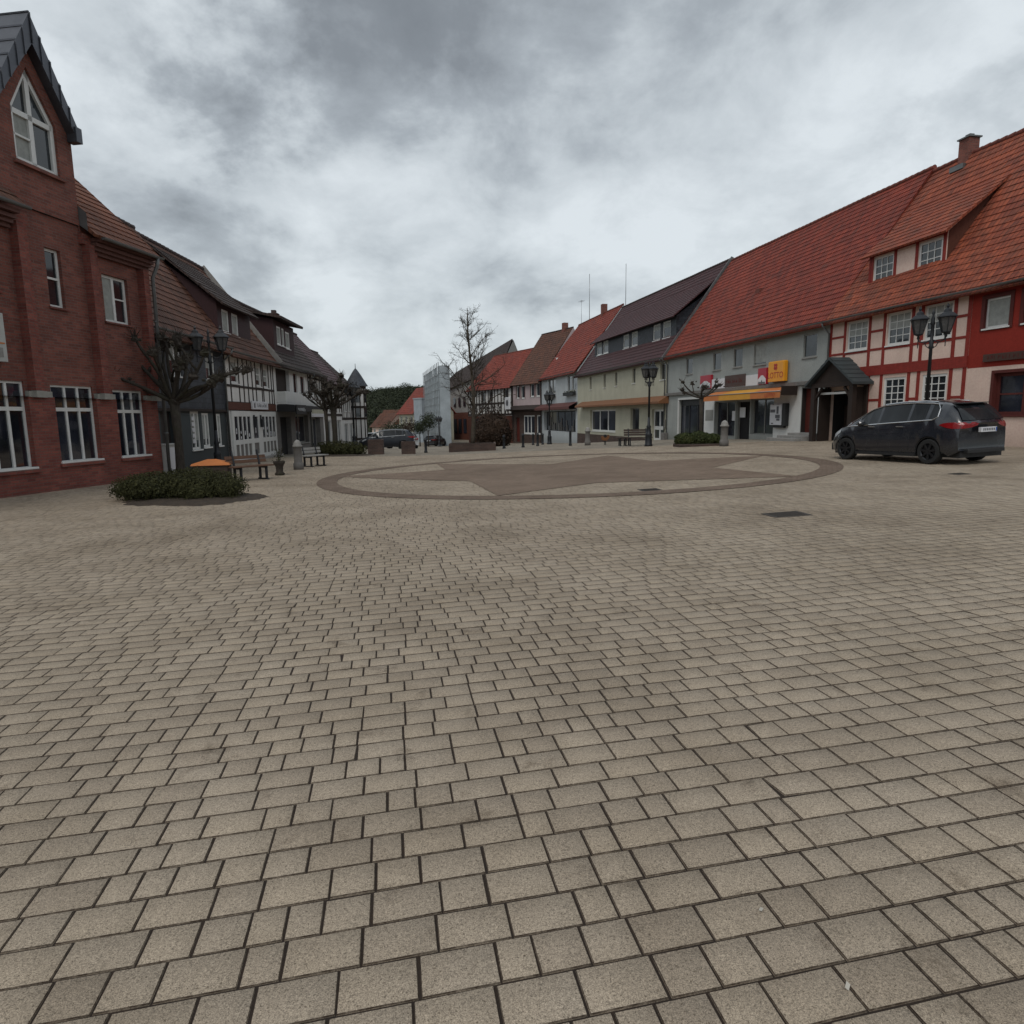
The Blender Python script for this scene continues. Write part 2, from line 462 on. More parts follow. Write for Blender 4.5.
M['zinc'] = m_plain('zinc_sheet', (.10, .105, .12), .45, .25, 1.5, 0, .7)
M['gutter'] = m_plain('gutter_zinc', (.16, .165, .165), .5, .3, 3, 0, .5)
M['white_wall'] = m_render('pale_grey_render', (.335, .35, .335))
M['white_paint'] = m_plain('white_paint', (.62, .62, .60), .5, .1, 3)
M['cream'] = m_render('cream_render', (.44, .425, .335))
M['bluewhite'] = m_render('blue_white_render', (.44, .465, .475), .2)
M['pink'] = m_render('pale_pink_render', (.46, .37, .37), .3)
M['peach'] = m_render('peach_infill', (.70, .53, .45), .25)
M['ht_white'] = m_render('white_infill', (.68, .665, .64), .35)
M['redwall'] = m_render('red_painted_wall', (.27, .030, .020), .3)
M['redtimber'] = m_wood('red_timber', (.24, .028, .020))
M['darktimber'] = m_wood('dark_timber', (.030, .020, .016))
M['wood_floor'] = m_plain('dark_undergrowth', (.018, .023, .013), .95, .4, .1)
M['brownboard'] = m_wood('brown_board', (.10, .035, .022))
M['wood'] = m_wood('weathered_bench_wood', (.12, .065, .042))
M['wooddark'] = m_wood('dark_bench_wood', (.060, .042, .034))
M['frame'] = m_plain('white_window_frame', (.66, .66, .64), .4, .1, 4)
M['frame_grey'] = m_plain('grey_window_frame', (.24, .235, .215), .5, .2, 4)
M['frame_brown'] = m_wood('brown_window_frame', (.10, .022, .018))
M['glass'] = m_glass()
M['glass_shop'] = m_glass('shop_glass', (.016, .018, .026), .05, .95)
M['curtain'] = m_plain('net_curtain', (.32, .33, .31), .9, .3, 6)
M['black'] = m_plain('black_iron', (.018, .020, .024), .5, .3, 6, 0, .2)
M['darkdoor'] = m_plain('dark_door', (.022, .016, .014), .6, .3, 4)
M['doorred'] = m_wood('red_brown_door', (.10, .018, .012))
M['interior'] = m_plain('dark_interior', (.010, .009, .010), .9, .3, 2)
M['orange'] = m_plain('orange_canvas', (.52, .17, .045), .75, .15, 2)
M['awn_yellow'] = m_plain('yellow_canvas', (.62, .30, .035), .75, .15, 2)
M['awn_brown'] = m_plain('terracotta_canopy', (.19, .080, .032), .75, .25, 2)
M['awn_dark'] = m_plain('dark_red_canopy', (.10, .030, .024), .8, .25, 2)
M['yellow'] = m_plain('yellow_sign', (.72, .30, .012), .4, .08, 2)
M['signred'] = m_plain('red_sign', (.36, .012, .030), .4, .1, 2)
M['red_letter'] = m_plain('red_lettering', (.38, .02, .012), .5, .1, 2)
M['signwhite'] = m_plain('white_sign', (.62, .62, .64), .4, .08, 2)
M['signbrown'] = m_plain('brown_sign', (.055, .022, .014), .5, .2, 2)
M['signgrey'] = m_plain('grey_print', (.10, .10, .11), .6, .2, 4)
M['signblue'] = m_plain('blue_print', (.02, .07, .28), .5, .1, 4)
M['gold'] = m_plain('ochre_print', (.30, .17, .05), .6, .2, 4)
M['bark'] = m_bark('bark', (.085, .070, .055))
M['bark_dark'] = m_bark('dark_bark', (.050, .042, .035))
M['juniper'] = m_foliage('juniper_green', (.020, .022, .009), (.056, .056, .020))
M['hedge'] = m_foliage('clipped_green', (.020, .030, .010), (.058, .070, .022))
M['beech'] = m_foliage('dry_beech_leaves', (.018, .012, .009), (.060, .038, .026))
M['forest'] = m_foliage('forest_green', (.020, .026, .014), (.044, .052, .028))
M['concrete'] = m_plain('concrete', (.26, .25, .235), .9, .3, 5, .005)
M['concrete_dark'] = m_plain('weathered_concrete', (.16, .15, .14), .9, .35, 5, .006)
M['clinker'] = m_brick('planter_clinker', (.085, .052, .042), (.055, .036, .031), (.09, .08, .07))
M['cabinet'] = m_plain('grey_cabinet', (.42, .42, .40), .6, .12, 4)
M['scaffold_net'] = m_plain('scaffold_sheet', (.30, .335, .365), .7, .25, 1.5)
M['tarp'] = m_plain('white_tarp', (.34, .38, .405), .6, .3, .6)
M['steel'] = m_plain('galvanised_steel', (.30, .31, .32), .4, .2, 5, 0, .7)
M['iron_plate'] = m_plain('iron_cover', (.040, .032, .026), .75, .4, 12, .006)
M['paint_grey'] = m_paint('mineral_grey_paint', (.013, .015, .021), .22, .8)
M['paint_blue'] = m_paint('dark_blue_paint', (.005, .008, .015), .35, .15)
M['paint_white'] = m_paint('white_car_paint', (.55, .56, .57), .3, .5)
M['paint_black'] = m_paint('black_car_paint', (.012, .012, .014), .28, .6)
M['car_glass'] = m_glass('car_glass', (.014, .016, .018), .16, .3)
M['plastic'] = m_plain('black_plastic', (.012, .012, .013), .6, .2, 8)
M['rubber'] = m_plain('tyre_rubber', (.014, .014, .014), .85, .3, 8)
M['rim'] = m_plain('dark_alloy', (.035, .036, .040), .35, .2, 8, 0, .7)
M['chrome'] = m_plain('chrome', (.60, .61, .62), .22, .1, 4, 0, .9)
M['tail'] = m_plain('red_lamp_glass', (.22, .006, .008), .2, .1, 5)
M['headl'] = m_plain('clear_lamp_glass', (.42, .44, .46), .15, .1, 5)
M['lantern'] = m_plain('lantern_glass', (.085, .085, .085), .25, .25, 8)
M['litter'] = m_plain('pale_litter', (.45, .42, .36), .8, .1, 8)
M['slate_plain'] = m_plain('dark_teal_panel', (.038, .047, .050), .7, .25, 2)
M['maroon_cladding'] = m_wood('maroon_cladding', (.045, .020, .022))
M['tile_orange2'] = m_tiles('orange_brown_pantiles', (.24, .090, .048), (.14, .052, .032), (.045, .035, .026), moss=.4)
M['brown_soffit'] = m_wood('painted_brown_cornice', (.13, .060, .050))
# ------------------------------------------------------------------ camera
F_PX = 650.0
cam_d = bpy.data.cameras.new('camera'); cam = bpy.data.objects.new('camera', cam_d); COL.objects.link(cam)
p_ = math.atan(96 / F_PX); r_ = math.atan(.014)
fwd = Vector((0, math.cos(p_), -math.sin(p_))); right0 = Vector((1, 0, 0)); up0 = right0.cross(fwd)
right = right0 * math.cos(r_) - up0 * math.sin(r_); up = right.cross(fwd)
mw = Matrix.Identity(4)
for i in range(3):
    mw[i][0] = right[i]; mw[i][1] = up[i]; mw[i][2] = -fwd[i]
mw.translation = Vector((0, 0, 1.63))
cam.matrix_world = mw
cam_d.sensor_width = 36; cam_d.lens = F_PX / 1024 * 36; cam_d.clip_start = .05; cam_d.clip_end = 3000
scene.camera = cam

# ------------------------------------------------------------------ overcast sky and soft sun
SUN_EL, SUN_AZ = R(52), R(205)      # azimuth clockwise from +Y
w = bpy.data.worlds.new('World'); scene.world = w; w.use_nodes = True
nt = w.node_tree; nt.nodes.clear()
def wn(ty, **k):
    x = nt.nodes.new(ty)
    for a, v in k.items(): setattr(x, a, v)
    return x
wl = nt.links.new
wout = wn('ShaderNodeOutputWorld'); bg = wn('ShaderNodeBackground'); wl(bg.outputs[0], wout.inputs[0])
sky = wn('ShaderNodeTexSky', sky_type='NISHITA'); sky.sun_disc = False; sky.sun_elevation = SUN_EL; sky.sun_rotation = SUN_AZ
sky.air_density = 1.2; sky.dust_density = 3.0
tc = wn('ShaderNodeTexCoord')
sepw = wn('ShaderNodeSeparateXYZ'); wl(tc.outputs['Generated'], sepw.inputs[0])
def wm(op, a, b=0.0, clamp=False):
    x = wn('ShaderNodeMath', operation=op, use_clamp=clamp)
    for i, q in enumerate((a, b)):
        if isinstance(q, bpy.types.NodeSocket): wl(q, x.inputs[i])
        else: x.inputs[i].default_value = q
    return x.outputs[0]
zz = wm('MAXIMUM', sepw.outputs[2], 0.0)
den = wm('ADD', zz, .45)
cx_ = wm('DIVIDE', sepw.outputs[0], den); cy_ = wm('DIVIDE', sepw.outputs[1], den)
cmb = wn('ShaderNodeCombineXYZ'); wl(cx_, cmb.inputs[0]); wl(cy_, cmb.inputs[1])
def wnoise(scale, detail, rough, loc, dist=0.0, sc=(1, 1, 1)):
    mp = wn('ShaderNodeMapping'); wl(cmb.outputs[0], mp.inputs[0]); mp.inputs['Location'].default_value = loc; mp.inputs['Scale'].default_value = sc
    x = wn('ShaderNodeTexNoise'); wl(mp.outputs[0], x.inputs['Vector'])
    x.inputs['Scale'].default_value = scale; x.inputs['Detail'].default_value = detail; x.inputs['Roughness'].default_value = rough; x.inputs['Distortion'].default_value = dist
    return x.outputs[0]
def wramp(f, stops):
    x = wn('ShaderNodeValToRGB'); e = x.color_ramp.elements
    while len(e) < len(stops): e.new(.5)
    for i, (p, c) in enumerate(stops): e[i].position = p; e[i].color = (*c, 1)
    wl(f, x.inputs[0]); return x.outputs[0]
def wmix(f, a, b, mode='MIX'):
    x = wn('ShaderNodeMix', data_type='RGBA', blend_type=mode)
    for s_, v in ((x.inputs[0], f), (x.inputs[6], a), (x.inputs[7], b)):
        if isinstance(v, bpy.types.NodeSocket): wl(v, s_)
        else: s_.default_value = v if isinstance(v, float) else (*v, 1)
    return x.outputs[2]
def wblob(x0, y0, rx, ry, warp):
    dx = wm('DIVIDE', wm('SUBTRACT', wm('ADD', cx_, wm('MULTIPLY', wm('SUBTRACT', warp, .5), 1.3)), x0), rx)
    dy = wm('DIVIDE', wm('SUBTRACT', wm('ADD', cy_, wm('MULTIPLY', wm('SUBTRACT', warp, .5), -1.0)), y0), ry)
    d2 = wm('ADD', wm('MULTIPLY', dx, dx), wm('MULTIPLY', dy, dy))
    return wm('POWER', 2.718, wm('MULTIPLY', d2, -1.0))
n_warp = wnoise(3.2, 7, .58, (1.2, 9.1, 4))
n_big = wnoise(2.1, 8, .52, (3.1, 1.7, 0), .25)
n_mid = wnoise(4.6, 9, .60, (7.4, 2.2, 1), .25)
shade = wm('ADD', wm('MULTIPLY', n_big, .56), wm('MULTIPLY', n_mid, .44))
def sub(a, b, k): return wm('SUBTRACT', a, wm('MULTIPLY', b, k))
def add(a, b, k): return wm('ADD', a, wm('MULTIPLY', b, k))
shade = sub(shade, wblob(-.14, .86, .33, .19, n_warp), .20)      # heavy grey bank high up
shade = sub(shade, wblob(-.30, .98, .16, .13, n_warp), .06)
shade = sub(shade, wblob(-.62, 1.22, .17, .26, n_warp), .11)     # grey-blue veil low on the left
shade = sub(shade, wblob(-.55, 1.62, .12, .2, n_warp), .08)
shade = sub(shade, wblob(.20, 1.55, .18, .12, n_warp), .07)
shade = sub(shade, wblob(.72, .92, .10, .12, n_warp), .09)
shade = add(shade, wblob(-.1, 1.2, .3, .14, n_warp), .05)
shade = add(shade, wblob(.55, .98, .36, .3, n_warp), .045)
shade = add(shade, wblob(-.62, .98, .16, .2, n_warp), .10)
shade = add(shade, wblob(.0, 1.35, .5, .14, n_warp), .03)
shade = add(shade, wblob(-.2, 1.8, .4, .2, n_warp), .08)
cloud = wramp(shade, [(.10, (.17, .187, .205)), (.28, (.25, .275, .30)), (.40, (.40, .44, .475)), (.49, (.57, .62, .655)), (.62, (.76, .815, .85))])
haze = wm('POWER', wm('SUBTRACT', 1.0, zz, True), 9.0)
cloud = wmix(wm('MULTIPLY', haze, .7), cloud, (.66, .735, .765))
skyc = wmix(1.0, sky.outputs[0], (.12, .12, .12), 'MULTIPLY')
col_w = wmix(.92, skyc, cloud)
# the sky behind the camera and the zenith carry the same cloud deck
wl(col_w, bg.inputs[0]); bg.inputs[1].default_value = 1.0
sun_d = bpy.data.lights.new('sun', 'SUN'); sun = bpy.data.objects.new('sun', sun_d); COL.objects.link(sun)
sun_d.energy = 1.0; sun_d.angle = R(18); sun_d.color = (1, .96, .9)
sd = Vector((math.sin(SUN_AZ) * math.cos(SUN_EL), math.cos(SUN_AZ) * math.cos(SUN_EL), math.sin(SUN_EL)))
sun.rotation_euler = sd.to_track_quat('Z', 'Y').to_euler()
scene.view_settings.view_transform = 'Standard'; scene.view_settings.look = 'None'; scene.view_settings.exposure = 0
scene.cycles.max_bounces = 5; scene.cycles.diffuse_bounces = 3; scene.cycles.glossy_bounces = 2

# ------------------------------------------------------------------ ground sheets
def sheet(name, xs, ys, dz, mat):
    X, Y = np.meshgrid(xs, ys); Z = ground_z(X, Y) + dz
    v = np.stack([X.ravel(), Y.ravel(), Z.ravel()], 1)
    nx = len(xs); f = []
    for j in range(len(ys) - 1):
        for i in range(nx - 1):
            a = j * nx + i; f.append((a, a + 1, a + nx + 1, a + nx))
    me = bpy.data.meshes.new(name); me.from_pydata(v.tolist(), [], f); me.materials.append(mat)
    me.polygons.foreach_set('use_smooth', [True] * len(f)); uvproj(me)
    o = bpy.data.objects.new(name, me); COL.objects.link(o); tag(o, kind='structure'); return o
PAVE_Y = 34.0
gx = np.concatenate([np.linspace(-1500, -70, 12), np.linspace(-60, 60, 61), np.linspace(70, 1500, 12)])
gyy = np.concatenate([np.linspace(-1500, -70, 10), np.linspace(-60, 200, 131), np.linspace(220, 2000, 14)])
sheet('ground', gx, gyy, -.06, M['far_ground'])
sheet('street_paving', np.linspace(-32, 32, 65), np.linspace(-28, 160, 189), -.012, M['street'])
sheet('joint_bed', np.linspace(-20, 22, 43), np.linspace(-4, PAVE_Y - .1, 60), -.0065, M['joint'])

# pavers laid in rows: three lengths in random order, one mesh sheet
PA = R(10.5)
cdir = np.array([-math.sin(PA), math.cos(PA)]); rdir = np.array([math.cos(PA), math.sin(PA)])
CC = (1.9, 21.0); CR = 7.85
def build_pavers():
    rnd = random.Random(11)
    W = .1520; pitch = .1583
    lens = [.232, .155, .114]
    quads = []; hi = []; att = []
    nrow0, nrow1 = int(-9 / pitch), int(40 / pitch)
    for k in range(nrow0, nrow1):
        v = k * pitch
        # range of u along the row that falls in the wanted region
        u = -24.0 + rnd.uniform(0, .3)
        while u < 26:
            r = rnd.random()
            L = lens[0] if r < .5 else (lens[1] if r < .78 else lens[2])
            uc = u + L / 2; vc = v
            x = uc * rdir[0] + vc * cdir[0]; y = uc * rdir[1] + vc * cdir[1]
            u += L + rnd.uniform(.0040, .0066)
            if y < -2.5 or y > PAVE_Y or x < -19 or x > 21: continue
            if abs(x) > max(y, 0) * .88 + 3.2: continue
            if (x + 7.45) ** 2 / 2.2 + (y - 15.4) ** 2 / 1.5 < 1: continue
            quads.append((uc, vc, L, W)); hi.append(y < 9 and abs(x) < y * .85 + 1.8); att.append(rnd.random())
    quads = np.array(quads); hi = np.array(hi); att = np.array(att)
    rs = np.random.RandomState(5)
    def corners(q, inset, jit):
        uc, vc, L, Wd = q.T
        out = []
        for su, sv in ((-1, -1), (1, -1), (1, 1), (-1, 1)):
            uu = uc + su * (L / 2 - inset) + jit[:, 0]; vv = vc + sv * (Wd / 2 - inset) + jit[:, 1]
            # tiny skew of each stone
            uu2 = uu - jit[:, 2] * (vv - vc); vv2 = vv + jit[:, 2] * (uu - uc)
            out.append(np.stack([uu2 * rdir[0] + vv2 * cdir[0], uu2 * rdir[1] + vv2 * cdir[1]], 1))
        return np.stack(out, 1)      # n,4,2
    n = len(quads)
    jit = np.stack([rs.normal(0, .0007, n), rs.normal(0, .0007, n), rs.normal(0, .005, n)], 1)
    tilt = rs.normal(0, .0045, (n, 2)); lift = rs.normal(0, .0008, n)
    ctr = np.stack([quads[:, 0] * rdir[0] + quads[:, 1] * cdir[0], quads[:, 0] * rdir[1] + quads[:, 1] * cdir[1]], 1)
    def level(c, dz):
        d = c - ctr[:, None, :]
        z = ground_z(c[..., 0], c[..., 1]) + dz + lift[:, None] + (d * tilt[:, None, :]).sum(2)
        return np.concatenate([c, z[..., None]], 2)
    def chip(c, amt):
        c = c.copy(); pick = rs2.rand(n) < .010; k = rs2.randint(0, 4, n); a = rs2.uniform(.006, .020, n) * pick
        d = ctr - c[np.arange(n), k]; d /= np.linalg.norm(d, axis=1)[:, None] + 1e-9
        c[np.arange(n), k] += d * a[:, None]; return c
    rs2 = np.random.RandomState(9); c0 = chip(corners(quads, .0034, jit), 1); rs2 = np.random.RandomState(9); c1 = chip(corners(quads, .0014, jit), 1); rs2 = np.random.RandomState(9); c2 = chip(corners(quads, 0.0, jit), 1)
    top = level(c0, 0.0)
    mid = level(c1, -.0034)
    bot = level(c2, -.014)
    V = np.concatenate([top, mid, bot], 1).reshape(-1, 3)     # 12 per stone
    base = np.arange(n)[:, None] * 12
    fl = [np.array([[0, 1, 2, 3]])]
    side = []
    for i in range(4):
        j = (i + 1) % 4
        side.append([4 + i, 4 + j, j, i]); side.append([8 + i, 8 + j, 4 + j, 4 + i])
    F = np.concatenate([np.array([[0, 1, 2, 3]]), np.array(side)], 0)     # 9,4
    Fa = (base[:, :, None] + F[None]).reshape(-1, 4)
    me = bpy.data.meshes.new('paving')
    me.vertices.add(len(V)); me.vertices.foreach_set('co', V.ravel())
    me.loops.add(len(Fa) * 4); me.loops.foreach_set('vertex_index', Fa.ravel().astype(np.int32))
    me.polygons.add(len(Fa)); me.polygons.foreach_set('loop_start', np.arange(len(Fa), dtype=np.int32) * 4)
    me.polygons.foreach_set('loop_total', np.full(len(Fa), 4, np.int32))
    me.update(calc_edges=True)
    a = me.attributes.new('pv', 'FLOAT', 'FACE'); a.data.foreach_set('value', np.repeat(att, 9))
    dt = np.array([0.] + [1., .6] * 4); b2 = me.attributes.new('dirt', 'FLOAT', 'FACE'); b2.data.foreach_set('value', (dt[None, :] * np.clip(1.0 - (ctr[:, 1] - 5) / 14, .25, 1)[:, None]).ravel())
    me.materials.append(M['paver'])
    o = bpy.data.objects.new('paving', me); COL.objects.link(o); tag(o, kind='structure')
    return n
NPAV = build_pavers()

# compass star and ring of brown clinker in the paving
def fan_poly(name, poly, dz, mat, step=1.0):
    bm = bmesh.new()
    vs = [bm.verts.new((x, y, 0)) for x, y in poly]; bm.faces.new(vs)
    bmesh.ops.triangulate(bm, faces=bm.faces)
    for c in range(-14, 16):
        g = bm.verts[:] + bm.edges[:] + bm.faces[:]
        bmesh.ops.bisect_plane(bm, geom=g, plane_co=(c * step, 0, 0), plane_no=(1, 0, 0))
    for c in range(5, 35):
        g = bm.verts[:] + bm.edges[:] + bm.faces[:]
        bmesh.ops.bisect_plane(bm, geom=g, plane_co=(0, c * step, 0), plane_no=(0, 1, 0))
    for v in bm.verts: v.co.z = gz(v.co.x, v.co.y) + dz
    bmesh.ops.recalc_face_normals(bm, faces=bm.faces)
    if sum(f.normal.z for f in bm.faces) < 0: bmesh.ops.reverse_faces(bm, faces=bm.faces)
    me = bpy.data.meshes.new(name); bm.to_mesh(me); bm.free(); me.materials.append(mat); uvproj(me)
    o = bpy.data.objects.new(name, me); COL.objects.link(o); tag(o, kind='structure'); return o
star = [(-5.75, 21.2), (-2.3, 22.7), (-3.0, 26.2), (1.4, 23.2), (4.0, 27.0), (4.9, 22.8), (8.9, 23.0), (5.9, 19.0), (6.9, 15.5), (2.1, 16.0), (-.3, 14.1), (-1.15, 17.9)]
fan_poly('paving_star', star, .0085, M['star'])
def ring(name, r0, r1, a0, a1, dz, mat, n=140):
    vs = []; fs = []
    for i in range(n + 1):
        a = a0 + (a1 - a0) * i / n
        for r in (r0, r1):
            x = CC[0] + r * math.cos(a); y = CC[1] + r * math.sin(a); vs.append((x, y, gz(x, y) + dz))
    for i in range(n): fs.append((2 * i, 2 * i + 1, 2 * i + 3, 2 * i + 2))
    me = bpy.data.meshes.new(name); me.from_pydata(vs, [], fs); me.materials.append(mat); uvproj(me)
    o = bpy.data.objects.new(name, me); COL.objects.link(o); tag(o, kind='structure')
ring('paving_ring', 7.3, 7.88, R(-85), R(275), .0105, M['ring'])
# soil bed round the juniper and a spill of soil on the paving beside it
def soil_patch(name, cx, cy, rx, ry, h, seed):
    rnd = random.Random(seed); N = 90; rings = 9; vs = [(cx, cy, gz(cx, cy) + h)]; fs = []
    for j in range(1, rings + 1):
        q = j / rings
        for i in range(N):
            a = 2 * PI * i / N
            k = 1 + .22 * mnoise.noise(Vector((math.cos(a) * 1.7, math.sin(a) * 1.7, seed))) + .16 * q * mnoise.noise(Vector((math.cos(a) * 7, math.sin(a) * 7, seed)))
            x = cx + rx * q * k * math.cos(a); y = cy + ry * q * k * math.sin(a)
            z = gz(x, y) + .012 + (h - .012) * (1 - q ** 2.2) + (.02 * mnoise.noise(Vector((x * 3, y * 3, 0))) if j < rings else -.02)
            vs.append((x, y, z))
    for i in range(N): fs.append((0, 1 + i, 1 + (i + 1) % N))
    for j in range(rings - 1):
        for i in range(N):
            a = 1 + j * N + i; b = 1 + j * N + (i + 1) % N; fs.append((a, a + N, b + N, b))
    me = bpy.data.meshes.new(name); me.from_pydata(vs, [], fs); me.materials.append(M['soil'])
    me.polygons.foreach_set('use_smooth', [True] * len(fs)); uvproj(me)
    o = bpy.data.objects.new(name, me); COL.objects.link(o); tag(o, kind='structure')
soil_patch('soil_bed', -7.45, 15.2, 1.6, 1.15, .12, 3)
soil_patch('soil_bed', -9.3, 35.6, 1.7, 1.5, .10, 5)
# ------------------------------------------------------------------ building kit (local frame: +x along the front, -y to the square, z up in world heights)
def fac(A, B):
    d = Vector((B[0] - A[0], B[1] - A[1])); return d.length, math.atan2(d.y, d.x)
def house_root(name, label, cat, A, B, zb, group=None):
    L, rz = fac(A, B)
    t = thing(name, label, cat, (A[0], A[1], zb), rz, group); ZOFF[t.name] = zb
    return t, L
def wall_front(mb, x0, x1, z0, z1, holes, y=0.0, dep=.16):
    xs = sorted({x0, x1} | {h[0] for h in holes} | {h[1] for h in holes})
    zs = sorted({z0, z1} | {h[2] for h in holes} | {h[3] for h in holes})
    xs = [q for q in xs if x0 - 1e-6 <= q <= x1 + 1e-6]; zs = [q for q in zs if z0 - 1e-6 <= q <= z1 + 1e-6]
    for i in range(len(xs) - 1):
        for j in range(len(zs) - 1):
            xm = (xs[i] + xs[i + 1]) / 2; zm = (zs[j] + zs[j + 1]) / 2
            if any(h[0] < xm < h[1] and h[2] < zm < h[3] for h in holes): continue
            mb.face([(xs[i], y, zs[j]), (xs[i + 1], y, zs[j]), (xs[i + 1], y, zs[j + 1]), (xs[i], y, zs[j + 1])])
    for a, b, c, d in holes:
        mb.face([(a, y, c), (a, y + dep, c), (a, y + dep, d), (a, y, d)])
        mb.face([(b, y, c), (b, y, d), (b, y + dep, d), (b, y + dep, c)])
        mb.face([(a, y, d), (a, y + dep, d), (b, y + dep, d), (b, y, d)])
        mb.face([(a, y, c), (b, y, c), (b, y + dep, c), (a, y + dep, c)])
def wall_shell(mb, L, zb, ze, zr, sb, lo=-.5):
    # sides, back and both gables of a house with its ridge sb behind the front
    D = 2 * sb
    for x, s in ((0, 1), (L, -1)):
        P = [(x, 0, zb + lo), (x, D, zb + lo), (x, D, ze), (x, sb, zr), (x, 0, ze)]
        mb.face(P if s > 0 else P[::-1])
    mb.face([(L, D, zb + lo), (0, D, zb + lo), (0, D, ze), (L, D, ze)])
def roof_slope(mb, x0, x1, ye, ze, yr, zr, course=.34, lift=.03, th=.06, skip=None, wav=0.0, seed=0):
    # courses of tiles laid from eave (ye,ze) to ridge (yr,zr), each lapping the one below
    n = max(2, round(math.hypot(yr - ye, zr - ze) / course))
    d = Vector((0, yr - ye, zr - ze)); nn = Vector((0, -(zr - ze), (yr - ye)))
    if nn.z < 0: nn = -nn
    nn.normalize()
    segs = max(1, int((x1 - x0) / 1.2)) if wav else 1
    def P(x, t, off):
        w_ = wav * mnoise.noise(Vector((x * .35, t * 2.2, seed * 7.7))) if wav else 0
        return tuple(Vector((x, ye, ze)) + d * t + nn * (off + w_))
    for i in range(n):
        t0 = i / n; t1 = (i + 1) / n
        for s_ in range(segs):
            xa = x0 + (x1 - x0) * s_ / segs; xb = x0 + (x1 - x0) * (s_ + 1) / segs
            if skip and skip((xa + xb) / 2, (t0 + t1) / 2): continue
            mb.face([P(xa, t0, lift), P(xb, t0, lift), P(xb, t1, 0.004), P(xa, t1, 0.004)])
            mb.face([P(xa, t0, 0.0), P(xb, t0, 0.0), P(xb, t0, lift), P(xa, t0, lift)])
    # underside
    mb.face([P(x0, 0, -th), P(x0, 1, -th), P(x1, 1, -th), P(x1, 0, -th)])
    for x in (x0, x1):
        mb.face([P(x, 0, -th), P(x, 0, lift), P(x, 1, 0), P(x, 1, -th)])
    mb.face([P(x0, 0, -th), P(x1, 0, -th), P(x1, 0, 0), P(x0, 0, 0)])
def make_roof(root, x0, x1, ze, zr, sb, ov, mat, ridge_mat, wav=.05, seed=0, name='roof', course=.34):
    mb = MB(); sl = (zr - ze) / sb
    roof_slope(mb, x0, x1, -ov, ze - ov * sl * .55 + .05, sb, zr + .05, course, wav=wav, seed=seed)
    roof_slope(mb, x0, x1, 2 * sb + ov, ze - ov * sl * .55 + .05, sb, zr + .05, course, seed=seed + 1)
    r = mb.build(name, mat, root, recalc=False)
    cap = MB(); x = x0
    k = 0
    while x < x1 - .05:
        xx = min(x + .38, x1)
        z = zr + .05 + wav * .5 * mnoise.noise(Vector((x * .35, 2.2, seed * 7.7)))
        cap.tube([(x, sb, z), (xx + .03, sb, z + .012)], [.10, .115], 8); x = xx; k += 1
    cap.build('ridge_cap', ridge_mat, r)
    return r
def gutter(root, x0, x1, y, z, mat=None, drop=None, dropx=None, zb=0):
    mb = MB(); pts = []
    n = 7; r = .07
    for i in range(n + 1):
        a = PI + PI * i / n
        pts.append((y + r * math.cos(a), z + r * math.sin(a)))
    for i in range(n):
        mb.face([(x0, pts[i][0], pts[i][1]), (x1, pts[i][0], pts[i][1]), (x1, pts[i + 1][0], pts[i + 1][1]), (x0, pts[i + 1][0], pts[i + 1][1])])
        mb.face([(x0, pts[i][0], pts[i][1] + .006), (x1, pts[i][0], pts[i][1] + .006), (x1, pts[i + 1][0], pts[i + 1][1] + .006), (x0, pts[i + 1][0], pts[i + 1][1] + .006)])
    for x in (x0, x1): mb.face([(x, a, b) for a, b in pts])
    g_ = mb.build('gutter', mat or M['gutter'], root)
    if dropx is not None:
        m2 = MB(); m2.tube([(dropx, y, z - .05), (dropx, y + .02, z - .2), (dropx, -.07, z - .55), (dropx, -.07, zb)], .045, 8)
        for zc in np.arange(zb + .6, z - .7, 1.6): m2.tube([(dropx, -.07, zc), (dropx, -.07, zc + .04)], .06, 8)
        m2.build('downpipe', mat or M['gutter'], root)
